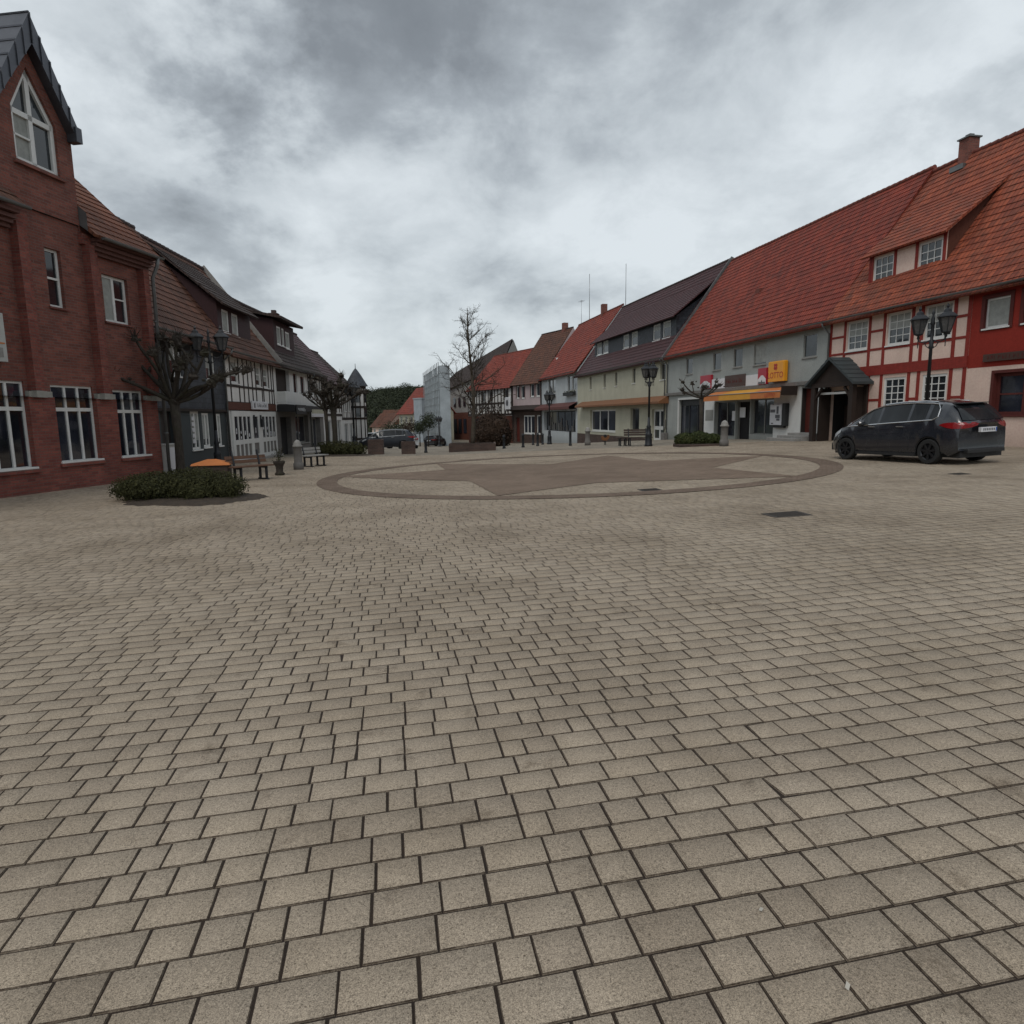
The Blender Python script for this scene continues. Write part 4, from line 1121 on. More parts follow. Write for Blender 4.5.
hv = MB(); hv.box(1.6, 2.2, 1.6, 2.0, 8.6, 9.1); hv.build('roof_light', M['frame'], rf)

# ---- pink house
A_, B_ = (.3, 96.7), (4.2, 88.9)
t, L = house_root('pink_house', 'pale pink house with brown window frames and a clinker shop front at street level', 'house', A_, B_, -2.0, SQ)
wn_ = [(1.3, 2.3, 4.1, 5.9), (2.8, 3.9, 4.05, 5.9), (5.6, 6.7, 4.2, 6.05), (7.2, 8.3, 4.2, 6.05)]
lw = [(3.4, 6.7, -.9, 1.7), (7.3, 8.5, -.9, 1.7), (1.0, 2.2, -2.1, 1.4)]
wb = MB(); wall_front(wb, 0, L, 3.0, 6.3, wn_); wall_shell(wb, L, -2, 6.3, 13.4, 5.0); wb.build('wall', M['pink'], t, recalc=False)
w2 = MB(); wall_front(w2, 0, L, -3, 3.0, lw, dep=.3); w2.build('ground_floor_wall', M['clinker'], t, recalc=False)
for h in wn_: window(t, *h, rec=.05, fw=.16, nx=1, trim=.12, trimmat=M['frame_brown'])
window(t, *lw[0], rec=.1, fw=.18, nx=3, mull=.2, glass=M['glass_shop']); window(t, *lw[1], rec=.1, fw=.16, nx=1, glass=M['glass_shop'])
MB().box(1.0, 2.2, .2, .25, -2.1, 1.4).build('door', M['doorred'], t)
cn = MB(); cn.face([(0, 0, 3.1), (L, 0, 3.1), (L, -1.0, 2.5), (0, -1.0, 2.5)]); cn.face([(0, -1, 2.5), (L, -1, 2.5), (L, 0, 2.2), (0, 0, 2.2)]); cn.build('canopy', M['darktimber'], t)
sg = MB(); sg.cbox(.2, 1.9, -1.4, -1.25, 2.6, 4.3, .05); so = sg.build('hanging_sign', M['signwhite'], t)
q = MB(); n = 12; q.prism([(1.05 + .4 * math.cos(2 * PI * i / n), 3.5 + .45 * math.sin(2 * PI * i / n)) for i in range(n)], -1.42, -1.405); q.build('sign_emblem', M['signgrey'], so)
rf = make_roof(t, .0, L - .02, 6.3, 13.4, 5.0, .5, M['tile_brown'], M['ridge_dark'], wav=.04, seed=14, course=.4)
chimney(t, 6.6, 5.0, 13.0, 14.3, .65, M['brick'], rf)
dp = MB(); dp.box(L - .25, L - .02, -.08, -.0, -2, 6.2); dp.box(0, .2, -.08, 0, -2, 6.2); dp.build('corner_post', M['darktimber'], t)

# ---- far half-timbered house with the orange-red roof
A_, B_ = (-7.2, 111.7), (.3, 96.7)
t, L = house_root('timbered_inn', 'black and white half-timbered house with a bright orange-red roof behind the clipped beech dome', 'house', A_, B_, -2.5, SQ)
wn_ = [(5.4, 6.9, 3.9, 5.5), (8.6, 10.0, 3.9, 5.5), (13.6, 15.2, 3.9, 5.6)]
lw = [(2, 4.2, -1.2, 1.3), (6.0, 8.5, -1.2, 1.3), (11., 12.4, -2.4, 1.2)]
wb = MB(); wall_front(wb, 0, L, -.2 + 1.9, 6.0, wn_); wall_shell(wb, L, -2.5, 6, 11.7, 5); wb.build('wall', M['ht_white'], t, recalc=False)
w2 = MB(); wall_front(w2, 0, L, -3.2, 1.7, lw, dep=.3); w2.build('ground_floor_wall', M['brownboard'], t, recalc=False)
tb = MB()
for z in (1.9, 3.6, 5.85): tb.box(0, L, -.06, .02, z - .13, z + .13)
x = .15
while x < L: tb.box(x - .12, x + .12, -.055, .02, 1.9, 5.85); x += 1.17
for i in range(0, 14, 2):
    x = .3 + i * 1.17
    if x + 1 < L: tb.obox((x, -.03, 2.0), (x + 1.0, -.03, 3.5), .05, .18, (1, 0, 0)); tb.obox((x + 1.0, -.03, 2.0), (x, -.03, 3.5), .05, .18, (1, 0, 0))
tb.build('timber_frame', M['darktimber'], t)
for h in wn_: window(t, *h, rec=.05, fw=.14, nx=2, mat=M['frame_grey'])
for h in lw: window(t, *h, rec=.1, fw=.14, nx=2, mat=M['frame_brown'], glass=M['glass_shop'], sill=False)
make_roof(t, .0, L - .02, 6.0, 11.7, 5.0, .5, M['tile_red'], M['ridge_tile'], wav=.06, seed=15, course=.4)

# ---- large gabled building behind it
t = thing('gabled_building', 'tall dark-roofed building with a pale grey gable standing above the orange-red roof', 'building', (-2.5, 119, -2.6), R(0)); ZOFF[t.name] = -2.6
mb = MB()
G = [(1.2, -2, -3), (5.4, 8, -3), (5.4, 8, 10.3), (3.2, 3.0, 15.4), (1.2, -2, 10.6)]
mb.face(G); mb.face([(-14, 22, -3), (1.2, -2, -3), (1.2, -2, 10.6), (-14, 22, 6.2)])
mb.face([(-14, 22, -3), (-14, 22, 6.2), (-9.5, 30, 11.4), (-6, 34, 6), (-6, 34, -3)])
mb.build('wall', M['concrete'], t, recalc=False)
mb = MB(); n = 22
for i in range(n):
    a = i / n; b = (i + 1) / n
    def PP(s, q):
        e = Vector((1.1, -2.4, 10.3)).lerp(Vector((-14.6, 21.6, 5.9)), s); r = Vector((3.0, 3.0, 15.6)).lerp(Vector((-9.5, 30, 11.6)), s); return e.lerp(r, q)
    u0, u1 = PP(0, a), PP(1, a); v0, v1 = PP(0, b), PP(1, b)
    k = Vector((0, 0, .05)); mb.face([u0 + k, u1 + k, v1, v0]); mb.face([u0, u1, u1 + k, u0 + k])
mb.face([(3.0, 3.0, 15.6), (-9.5, 30, 11.6), (-6, 34.3, 5.9), (5.3, 8.2, 10.1)])
mb.build('roof', M['tile_dark'], t, recalc=False)
mb = MB()
def gp(q, z, o=.12): 
    a = Vector((-14, 22)).lerp(Vector((1.2, -2)), q); return (a.x - o, a.y - o, z)
mb.face([gp(.3, -3), gp(1, -3), gp(1, 2.6), gp(.3, 2.4)]); mb.build('ground_floor_wall', M['brownboard'], t, recalc=False)
mb = MB()
for i in range(9):
    q = .34 + i * .072; mb.face([gp(q, 3.6, .14), (gp(q + .03, 3.6, .14)), gp(q + .03, 5.4, .14), gp(q, 5.4, .14)]); mb.face([gp(q, -1.6, .18), gp(q + .045, -1.6, .18), gp(q + .045, 1.2, .18), gp(q, 1.2, .18)])
mb.build('windows', M['glass_shop'], t, recalc=False)
mb = MB(); mb.box(4.2, 4.9, 5.6, 6.3, 11, 13.6); mb.build('chimney', M['brick'], t)

# ---- scaffolded building
A_, B_ = (-13.2, 112), (-8.2, 90)
t, L = house_root('scaffolded_building', 'tall building wrapped in pale blue-grey scaffold sheeting at the end of the street', 'building', A_, B_, -2.6)
wb = MB(); wall_front(wb, 0, L, -3.2, 8.2, [(18.0, 19.8, -2.6, 1.0)], dep=.4); bk = Vector((-1.6, 9, 0)); bk.rotate(Quaternion((0, 0, 1), -fac(A_, B_)[1])); bx2, by2 = bk.x, bk.y
wb.face([(L, 0, -3), (L + bx2, by2, -3), (L + bx2, by2, 8.2), (L, 0, 8.2)]); wb.face([(0, 0, 8.2), (L, 0, 8.2), (L + bx2, by2, 8.2), (bx2, by2, 8.2)]); wb.build('wall', M['scaffold_net'], t, recalc=False)
MB().box(18., 19.8, .3, .4, -2.6, 1.0).build('door', M['darkdoor'], t)
sc = MB()
for i in range(12):
    x = .2 + i * (L - .4) / 11
    for y in (-.4, -1.5): sc.tube([(x, y, -2.7), (x, y, 9.0)], .05, 5)
for j in range(5):
    z = -.6 + j * 2.0
    for y in (-.4, -1.5): sc.tube([(0, y, z), (L, y, z)], .04, 5); sc.tube([(0, y, z + 1.0), (L, y, z + 1.0)], .035, 5)
sc.build('scaffold', M['steel'], t)
pl_ = MB()
for j in range(1, 5): pl_.box(0, L, -1.3, -.4, -.62 + j * 2.0 - .05, -.62 + j * 2.0)
pl_.build('scaffold_deck', M['wooddark'], t)
nb = MB()
for i in range(16):
    x0 = i * L / 16; x1 = (i + 1) * L / 16
    zb_, zt_ = (-2.4, 8.5) if i % 4 != 2 else (1.2, 7.4)
    nb.face([(x0, -1.36 - .06 * (i % 2), zb_), (x1, -1.36 - .06 * ((i + 1) % 2), zb_), (x1, -1.36 - .06 * ((i + 1) % 2), zt_), (x0, -1.36 - .06 * (i % 2), zt_)])

nb.face([(L + .03, -1.4, -2.4), (L + .03, 0, -2.4), (L + .03, 0, 8.5), (L + .03, -1.4, 8.5)])
nb.build('scaffold_sheet', M['tarp'], t, recalc=False)
# low pale annex beside it
t, L = house_root('low_annex', 'low pale flat annex at the foot of the scaffolded building', 'building', (-17.2, 117), (-15.5, 115.1), -2.7)
mb = MB(); mb.box(0, L, 0, 5, -3, 4.8); mb.box(-.1, L + .1, -.1, 5.1, 4.8, 5.0); mb.build('wall', M['scaffold_net'], t)
# red-roofed houses up the street
def small_house(label, cx, cy, rz, w_, d_, ze, zr, zb, wall, roof, nwin=3):
    t = thing('village_house', label, 'house', (cx, cy, zb), rz, 'small houses below the wooded hill'); ZOFF[t.name] = zb
    mb = MB(); wins = [(-w_ / 2 + w_ * (i + .25) / nwin, -w_ / 2 + w_ * (i + .65) / nwin, ze - 2.0, ze - .7) for i in range(nwin)]
    wall_front(mb, -w_ / 2, w_ / 2, zb - .6, ze, wins)
    for x, s in ((-w_ / 2, 1), (w_ / 2, -1)): mb.face([(x, 0, zb - .6), (x, d_, zb - .6), (x, d_, ze), (x, d_ / 2, zr), (x, 0, ze)])
    mb.face([(-w_ / 2, d_, zb - .6), (w_ / 2, d_, zb - .6), (w_ / 2, d_, ze), (-w_ / 2, d_, ze)]); mb.build('wall', M[wall], t, recalc=False)
    for h in wins: window(t, *h, rec=.08, fw=.1, nx=2)
    mb = MB(); sl = (zr - ze) / (d_ / 2)
    roof_slope(mb, -w_ / 2 - .4, w_ / 2 + .4, -.5, ze - .3 * sl, d_ / 2, zr + .05, .5); roof_slope(mb, -w_ / 2 - .4, w_ / 2 + .4, d_ + .5, ze - .3 * sl, d_ / 2, zr + .05, .5); mb.build('roof', M[roof], t, recalc=False)
small_house('cream gabled house with an orange roof left of the scaffolded building', -20.3, 128, R(-62), 9, 8, 2.6, 7.4, -2.8, 'cream', 'tile_red')
small_house('low house with a weathered red roof farthest left under the woods', -30.0, 150, R(-40), 5.5, 6, -.2, 2.6, -2.9, 'peach', 'tile_brown')
small_house('white house with a dull red roof between the trees at the street end', -26.5, 150, R(-10), 7, 7, .4, 3.4, -2.9, 'ht_white', 'tile_brown', 2)
# ================================================================== LEFT ROW
A_, B_ = (-13.7, 8.1), (-11.84, 21.57)
t, L = house_root('brick_building', 'red brick building with brick piers, white windows and a steep metal-edged gable', 'building', A_, B_, -.25)
G0, G1, GM = 8.84, 11.36, 10.10
WL, WR, WZ, WT = 9.50, 10.86, 9.50, 10.62
w_lo = [(5.9, 7.35, .5, 2.66), (7.55, 8.97, .45, 2.68), (9.78, 11.26, .52, 2.64), (12.05, 13.34, .52, 2.58), (3.9, 5.4, .5, 2.66)]
w_up = [(7.45, 8.6, 4.85, 6.15), (10.1, 10.62, 4.72, 6.25), (12.08, 13.14, 4.6, 5.98), (4.6, 5.7, 4.85, 6.15)]
wb = MB(); wall_front(wb, 0, L + .3, 2.3, 7.1, w_up + [(a, b, 2.3, d) for a, b, c, d in w_lo])
# side wall, back
LL = L + .3
wb.face([(LL, 0, -1), (LL, 9, -1), (LL, 9, 7), (LL, 4.5, 11.5), (LL, 0, 7)]); wb.face([(0, 0, -1), (0, 0, 7), (0, 4.5, 11.5), (0, 9, 7), (0, 9, -1)]); wb.face([(LL, 9, -1), (0, 9, -1), (0, 9, 7), (LL, 9, 7)])
wb.build('wall', M['brick'], t, recalc=False)
wl_ = MB(); wall_front(wl_, -.0, LL, -.9, 2.3, [(a, b, c, 2.3) for a, b, c, d in w_lo], y=-.10, dep=.2)
wl_.face([(LL, -.10, -.9), (LL, 0, -.9), (LL, 0, 2.3), (LL, -.10, 2.3)]); wl_.face([(0, -.1, 2.3), (LL, -.1, 2.3), (LL, 0, 2.3), (0, 0, 2.3)])
wl_.build('ground_floor_wall', M['brick2'], t, recalc=False)
# projecting gable bay
gb = MB(); yg = -.06; Pk = 11.55; ZE = 9.6
def zr_(x): return ZE + (Pk - ZE) * (1 - abs(x - GM) / (G1 - GM))
for a, b in ((G0, WL), (WR, G1)): gb.face([(a, yg, 7.1), (b, yg, 7.1), (b, yg, zr_(b)), (a, yg, zr_(a))])
gb.face([(WL, yg, 7.1), (WR, yg, 7.1), (WR, yg, 8.2), (WL, yg, 8.2)])
gb.face([(WL, yg, WZ), (GM, yg, WT), (GM, yg, Pk), (WL, yg, zr_(WL))]); gb.face([(GM, yg, WT), (WR, yg, WZ), (WR, yg, zr_(WR)), (GM, yg, Pk)])
gb.face([(G1, yg, 6.9), (G1, 4.4, 6.9), (G1, 4.4, ZE), (G1, yg, ZE)]); gb.face([(G0, yg, 6.9), (G0, yg, ZE), (G0, 4.4, ZE), (G0, 4.4, 6.9)])
W5 = [(WL, 8.2), (WR, 8.2), (WR, WZ), (GM, WT), (WL, WZ)]
for k in range(5):
    a = W5[k]; b = W5[(k + 1) % 5]; gb.face([(a[0], yg, a[1]), (b[0], yg, b[1]), (b[0], .15, b[1]), (a[0], .15, a[1])])
gbo = gb.build('gable_bay', M['brick'], t, recalc=False)
gf = MB(); y0 = .02
def fr(p, q, w_=.12): gf.obox((p[0], y0 + .03, p[1]), (q[0], y0 + .03, q[1]), w_, .07, (0, 1, 0))
fr((WL + .06, 8.2), (WL + .06, WZ)); fr((WR - .06, 8.2), (WR - .06, WZ)); fr((WL, 8.26), (WR, 8.26)); fr((WL + .03, WZ - .04), (GM, WT - .07), .13); fr((WR - .03, WZ - .04), (GM, WT - .07), .13)
fr((GM + .04, 8.2), (GM + .04, WT - .1), .13); fr((WL + .06, 9.42), (WR - .06, 9.42), .13); fr((WL, 8.86), (GM, 8.86), .05)
gwo = gf.build('gable_window', M['frame'], t)
g_ = MB(); g_.face([(a, .09, b) for a, b in W5]); g_.build('pane', M['glass'], gwo, recalc=False)
g_ = MB(); g_.face([(WL + .1, .075, 8.3), (GM - .02, .075, 8.3), (GM - .02, .075, 9.4), (WL + .1, .075, 9.4)]); g_.build('curtain', M['curtain'], gwo, recalc=False)
g_ = MB(); g_.cbox(WL - .1, WR + .1, -.16, .05, 8.1, 8.19, .01); g_.build('sill', M['brick'], gwo)
# metal roof of the gable with a deep standing-seam fascia
mr = MB(); ove = 1.27; YF = -.32
for s in (-1, 1):
    a = Vector((GM + s * ove, YF, 9.62)); b = Vector((GM, YF, 11.86)); dn = Vector((0, 0, -.62))
    mr.face([a, b, b + Vector((0, 5.2, 0)), a + Vector((0, 5.2, 0))])
    mr.face([a, b, b + dn * 1.15, a + dn * .6]); mr.face([a + dn * .6, b + dn * 1.15, b + dn * 1.15 + Vector((0, .26, 0)), a + dn * .6 + Vector((0, .26, 0))])
    mr.face([a, a + dn * .5, a + dn * .5 + Vector((0, 5.2, 0)), a + Vector((0, 5.2, 0))])
    n = 5
    for i in range(n + 1):
        q = a.lerp(b, i / n); mr.obox(q + Vector((0, -.015, 0)), q + Vector((0, -.015, 0)) + dn * (.6 + .55 * i / n), .03, .03, (0, 1, 0))
        mr.obox(q + Vector((0, 0, .02)), q + Vector((0, 5.1, .02)), .03, .04)
mro = mr.build('gable_roof', M['zinc'], t)
fm = MB(); fm.cbox(GM + 1.12, GM + 1.33, YF - .06, YF + .25, 9.25, 9.64, .01); fm.build('gable_kneeler', M['zinc'], t)
# piers
pm = MB()
for x in (9.08, 11.42): pm.box(x, x + .20, -.24, .0, 2.46, 6.62); pm.box(x + .30, x + .42, -.13, .0, 2.46, 6.62); pm.box(x - .1, x + .45, -.14, .0, 6.62, 6.9)
pm.box(13.62, 13.86, -.24, 0, 2.46, 6.4); pm.box(13.9, LL, -.13, 0, 2.46, 6.4); pm.box(6.4, 6.6, -.24, 0, 2.46, 6.6); pm.box(6.7, 6.82, -.13, 0, 2.46, 6.6)
pm.build('pier', M['brick2'], t)
sm = MB()
for x in (9.06, 11.40, 13.60, 6.38): sm.cbox(x, x + .24, -.27, -.09, 2.28, 2.45, .01); sm.cbox(x + .26, x + .46, -.16, -.09, 2.28, 2.45, .01)
for a, b in ((8.98, 9.06), (9.52, 9.7), (11.3, 11.4), (11.86, 12.0), (13.38, 13.6)): sm.box(a, b, -.125, .02, 2.29, 2.44)
sm.build('stone_band', M['stone'], t)
# cornices right and left of the gable
cm = MB()
for x0, x1 in ((11.62, LL + .15), (0, 9.02)):
    for i, (y, z) in enumerate(((-.12, 6.42), (-.22, 6.52), (-.32, 6.62), (-.44, 6.74))): cm.box(x0, x1, y, .0, z, z + .098)
cm.build('cornice', M['brown_soffit'] if 'brown_soffit' in M else M['brick2'], t)
for h in w_lo:
    window(t, *h, y=-.05, rec=.10, fw=.06, nx=3, mull=.07, transom=.70, glass=M['glass_shop'], sill=False)
sl = MB()
for h in w_lo: sl.cbox(h[0] - .06, h[1] + .06, -.17, .0, h[2] - .10, h[2] - .005, .012)
sl.build('window_ledge', M['brick2'], t)
ls = MB()
for h in w_lo: ls.cbox(h[0] - .02, h[1] + .02, -.15, .02, h[2] - .004, h[2] + .045, .008)
ls.build('white_ledge', M['frame'], t)
for h in w_up:
    if h[1] - h[0] < .7: window(t, *h, rec=.10, fw=.07, nx=1, transom=.5, mull=.04, sillmat=M['brick2'], curtain=.0)
    else:
        w_ = window(t, *h, rec=.10, fw=.08, nx=2, mull=.09, transom=None, sillmat=M['brick2'])
        b_ = MB(); b_.box((h[0] + h[1]) / 2 + .04, h[1] - .08, .11, .15, h[2] + (h[3] - h[2]) * .52, h[2] + (h[3] - h[2]) * .52 + .04); b_.build('glazing_bar', M['frame'], w_)
        b_ = MB(); b_.face([(h[0] + .08, .128, h[2] + .08), ((h[0] + h[1]) / 2 - .04, .128, h[2] + .08), ((h[0] + h[1]) / 2 - .04, .128, h[3] - .08), (h[0] + .08, .128, h[3] - .08)]); b_.build('curtain', M['curtain'], w_, recalc=False)
# bank-style sign plate at the left edge
sg = MB(); sg.cbox(7.38, 8.42, -.20, -.02, 3.12, 4.28, .01); so = sg.build('wall_sign', M['cabinet'], t)
q = MB(); n = 16; q.prism([(7.86 + .24 * math.cos(2 * PI * i / n), 3.85 + .24 * math.sin(2 * PI * i / n)) for i in range(n)], -.207, -.201); q.build('blue_roundel', M['signblue'], so)
q = MB(); q.box(7.43, 8.37, -.207, -.201, 3.54, 3.575); q.build('orange_line', M['orange'], so)
q = MB(); q.box(7.98, 8.3, -.207, -.201, 3.22, 3.45); q.box(7.5, 7.85, -.207, -.201, 3.22, 3.45); q.build('grey_print', M['concrete'], so)
# tiled roofs either side of the gable
r1 = MB(); roof_slope(r1, 11.38, LL + .25, -.5, 6.86, 4.5, 11.5, .33, wav=.04, seed=21); ro = r1.build('roof', M['tile_orange2'] if 'tile_orange2' in M else M['tile_brown'], t, recalc=False)
r1 = MB(); roof_slope(r1, -.3, 9.15, -.5, 6.95, 4.5, 11.5, .33, wav=.04, seed=22); r1.build('roof', M['tile_brown'], t, recalc=False)
r1 = MB(); roof_slope(r1, -.3, LL + .25, 9.4, 6.9, 4.5, 11.5, .33, seed=23); r1.build('roof', M['tile_brown'], t, recalc=False)
gutter(t, 11.62, LL + .3, -.55, 6.84)
dp = MB(); dp.tube([(LL + .05, -.55, 6.8), (LL + .05, -.5, 6.55), (LL + .06, -.30, 6.2), (LL + .06, -.28, -.25)], .055, 8)
for zc in (1.2, 3.0, 4.8): dp.tube([(LL + .06, -.28, zc), (LL + .06, -.28, zc + .05)], .07, 8)
dp.build('downpipe', M['gutter'], t)
gutter(t, 0, 9.2, -.55, 6.93)
vl = MB(); vl.face([(11.372, -.3, 6.95), (11.372, -.3, 7.45), (11.372, .6, 8.2), (11.372, .6, 7.6)]); vl.build('valley_lead', M['gutter'], t, recalc=False)

# ---- dark slate-hung house
A_, B_ = (-12.1, 22.0), (-12.45, 28.9)
t, L = house_root('slate_house', 'dark house hung with slate, brown tiled roof, behind the large pollarded tree', 'house', A_, B_, -.28, SQ)
wn_ = [(1.8, 2.75, 3.25, 4.5), (5.0, 5.9, 3.25, 4.4)]
lw = [(3.3, 4.1, .5, 1.98), (4.35, 5.05, .55, 1.92), (5.6, 6.3, .55, 1.9)]
dr_ = (.9, 1.9, -.25, 1.95)
wb = MB(); wall_front(wb, 0, L, 2.05, 4.75, wn_); wall_shell(wb, L, -.28, 4.75, 9.6, 3.3); wb.face([(0, 0, -.8), (0, .1, -.8), (0, .1, 2.1), (0, 0, 2.1)]); wb.build('wall', M['slate'], t, recalc=False)
w2 = MB(); wall_front(w2, 0, L, -.9, 2.05, lw + [dr_], y=.06, dep=.2); w2.build('ground_floor_wall', M['slate_plain'], t, recalc=False)
jb = MB(); jb.box(0, L, -.05, .06, 1.98, 2.08); jb.build('ledge', M['darktimber'], t)
for h in wn_: window(t, *h, rec=.03, fw=.085, nx=2, mull=.08, curtain=.5)
for h in lw: window(t, *h, y=.06, rec=.03, fw=.085, nx=2, mull=.09, curtain=.7)
MB().box(dr_[0], dr_[1], .22, .27, dr_[2], dr_[3]).build('door', M['darkdoor'], t)
nt_ = MB()
for i in range(5): nt_.box(3.4, 3.62, .055, .07, .75 + i * .22, .9 + i * .22)
nt_.build('notice', M['signwhite'], t)
make_roof(t, -.3, L, 4.75, 9.6, 3.3, .42, M['tile_brown'], M['ridge_dark'], wav=.06, seed=31)
gutter(t, 0, L, -.45, 4.72, dropx=L - .1, zb=-.2)
# ---- white half-timbered shop with shed dormer
A_, B_ = (-12.45, 28.9), (-12.8, 35.8)
t, L = house_root('timbered_shop', 'white half-timbered house with a white gridded shop front and a two-window roof dormer', 'house', A_, B_, -.35, SQ)
wn_ = [(.75, 1.6, 3.27, 4.3), (4.1, 4.8, 3.27, 4.28), (5.25, 5.95, 3.25, 4.25)]
wb = MB(); wall_front(wb, 0, L, 2.05, 4.65, wn_); wall_shell(wb, L, -.35, 4.65, 9.45, 3.3); wb.build('wall', M['ht_white'], t, recalc=False)
w2 = MB(); w2.box(0, L, .0, .3, -1, 2.05); w2.build('ground_floor_wall', M['white_paint'], t)
tb = MB()
tb.box(0, L, -.04, .02, 2.05, 2.45)
tb.box(0, L, -.03, .02, 3.1, 3.2); tb.box(0, L, -.03, .02, 4.45, 4.62)
for x in (.06, .66, 1.7, 2.3, 2.9, 3.5, 4.02, 4.92, 5.15, 6.05, 6.5, 6.84): tb.box(x - .045, x + .045, -.025, .02, 2.45, 4.45)
tbo = tb.build('timber_frame', M['darktimber'], t)
bb = MB(); bb.box(.05, 6.9, -.062, -.041, 2.08, 2.42); bb.build('brown_fascia', M['brownboard'], t)
for h in wn_: window(t, *h, rec=.02, fw=.09, nx=1, curtain=.6, transom=.6, mull=.04)
sg = MB(); sg.cbox(2.9, 5.25, -.16, -.07, 2.13, 2.52, .01); so = sg.build('shop_sign', M['signwhite'], t)
lt = MB(); rr = random.Random(9); x = 3.55
lt.prism([(3.1, 2.2), (3.28, 2.2), (3.28, 2.46), (3.19, 2.38), (3.1, 2.46)], -.168, -.161)
while x < 5.0:
    lt.box(x, x + .02, -.168, -.161, 2.24, 2.24 + rr.choice((.12, .2))); lt.box(x, x + .07, -.1685, -.161, 2.24 + rr.choice((0, .1)), 2.27 + rr.choice((.0, .1)) + .001); x += .13
lt.build('sign_print', M['signgrey'], so)
# white shop front: grid of narrow panes over panels
sf = MB(); X0, X1, Z0, Z1 = .35, 6.75, -.35, 2.03; ysf = -.07
panes = []
bays = [(.55, 2.75, 4), (3.0, 3.85, 1), (4.35, 6.6, 4)]
for a, b, n in bays:
    wp_ = (b - a) / n
    for i in range(n): panes.append((a + i * wp_ + .07, a + (i + 1) * wp_ - .05, .72, 1.78)); panes.append((a + i * wp_ + .08, a + (i + 1) * wp_ - .06, -.05, .5))
wall_front(sf, X0, X1, -.9, Z1, panes, y=ysf, dep=.04); sf.face([(X0, ysf, -.9), (X0, 0, -.9), (X0, 0, Z1), (X0, ysf, Z1)]); sf.face([(X1, ysf, -.9), (X1, 0, -.9), (X1, 0, Z1), (X1, ysf, Z1)]); sf.face([(X0, ysf, Z1), (X1, ysf, Z1), (X1, 0, Z1), (X0, 0, Z1)])
sfo = sf.build('shop_front', M['white_paint'], t, recalc=False)
pp = MB(); pl2 = MB()
for i, (a, b, c, d) in enumerate(panes): (pp if c > .6 else pl2).face([(a - .01, ysf + .03, c - .01), (b + .01, ysf + .03, c - .01), (b + .01, ysf + .03, d + .01), (a - .01, ysf + .03, d + .01)])
pp.build('pane', M['glass_shop'], sfo, recalc=False); pl2.build('lower_pane', M['concrete_dark'], sfo, recalc=False)
gd = MB(); rr = random.Random(5)
for a, b, c, d in panes:
    if c > .6:
        for k in range(2):
            z = rr.uniform(.8, 1.2); x = rr.uniform(a, b - .15); gd.blob(((a + b) / 2, ysf + .02, z), .07, 1, .3, rr.random() * 9, (1, .12, 1.2))
gd.build('window_display', M['signwhite'], sfo)
ll = MB()
for x in (3.05, 4.05): ll.box(x, x + .12, -.2, -.08, 1.25, 1.65); ll.box(x + .04, x + .08, -.15, -.07, 1.65, 1.85)
ll.build('wall_lantern', M['black'], sfo)
ds = MB(); ds.cbox(0.2, L - .1, -.35, -.08, -.9, -.22, .01); ds.build('step', M['concrete'], t)
rf = make_roof(t, .0, L, 4.65, 9.45, 3.3, .42, M['tile_brown'], M['ridge_dark'], wav=.06, seed=33)
d0, d1, dy = 1.05, 5.3, .5
db = MB(); wall_front(db, d0, d1, 5.35, 6.95, [(1.6, 2.4, 5.6, 6.62), (2.8, 3.6, 5.58, 6.62)], y=dy)
for x in (d0, d1): db.face([(x, dy, 5.3), (x, dy, 6.95), (x, 2.95, 8.75), (x, 2.8, 8.6)])
dob = db.build('dormer', M['maroon_cladding'], t, recalc=False)
for h in ((1.6, 2.4, 5.6, 6.62), (2.8, 3.6, 5.58, 6.62)): window(t, *h, y=dy, rec=.02, fw=.09, nx=1, curtain=.9)
dr = MB(); roof_slope(dr, d0 - .3, d1 + .2, dy - .4, 6.72, 3.2, 9.3, .33, wav=.05, seed=5); dr.build('dormer_roof', M['tile_dark'], dob, recalc=False)
gutter(t, 0, L, -.45, 4.6, dropx=None)
vg = MB(); vg.obox((L + .05, -.45, 4.62), (L + .05, 3.3, 9.6), .28, .06, (1, 0, 0)); vg.build('pale_verge_board', M['concrete'], rf)
sk = MB(); sk.obox((L - .5, 1.7, 7.35), (L - .5, 2.6, 8.65), .5, .08, (0, 0, 1)); sk.build('roof_window', M['frame'], rf)

# ---- third house with box dormer, balcony and dark shops
A_, B_ = (-12.8, 35.8), (-13.4, 47.0)
t, L = house_root('balcony_house', 'white house with a flat box dormer, white balcony and dark shop below', 'house', A_, B_, -.5, SQ)
wn_ = [(3.95, 4.75, 3.15, 4.35), (5.55, 6.5, 3.1, 4.25), (8.3, 9.1, 3.0, 4.1), (9.7, 10.5, 3.0, 4.1)]
lw = [(3.9, 6.9, .15, 1.85), (7.5, 10.2, -.5, 1.7), (.8, 2.9, -.5, 1.75)]
loggia = (.5, 3.1, 3.15, 4.45)
wb = MB(); wall_front(wb, 0, L, 2.1, 4.65, wn_ + [loggia], dep=.2); wall_shell(wb, L, -.5, 4.65, 8.6, 3.3); wb.build('wall', M['ht_white'], t, recalc=False)
MB().box(loggia[0], loggia[1], .19, .3, loggia[2], loggia[3]).build('loggia', M['darktimber'], t)
w2 = MB(); wall_front(w2, 0, L, -1.2, 2.1, lw, dep=.35); w2.build('ground_floor_wall', M['concrete_dark'], t, recalc=False)
for h in wn_[:2]: window(t, *h, rec=.08, fw=.08, nx=1, mat=M['frame_brown'], sillmat=M['frame'])
for h in wn_[2:]: window(t, *h, rec=.05, fw=.08, nx=2)
tb = MB()
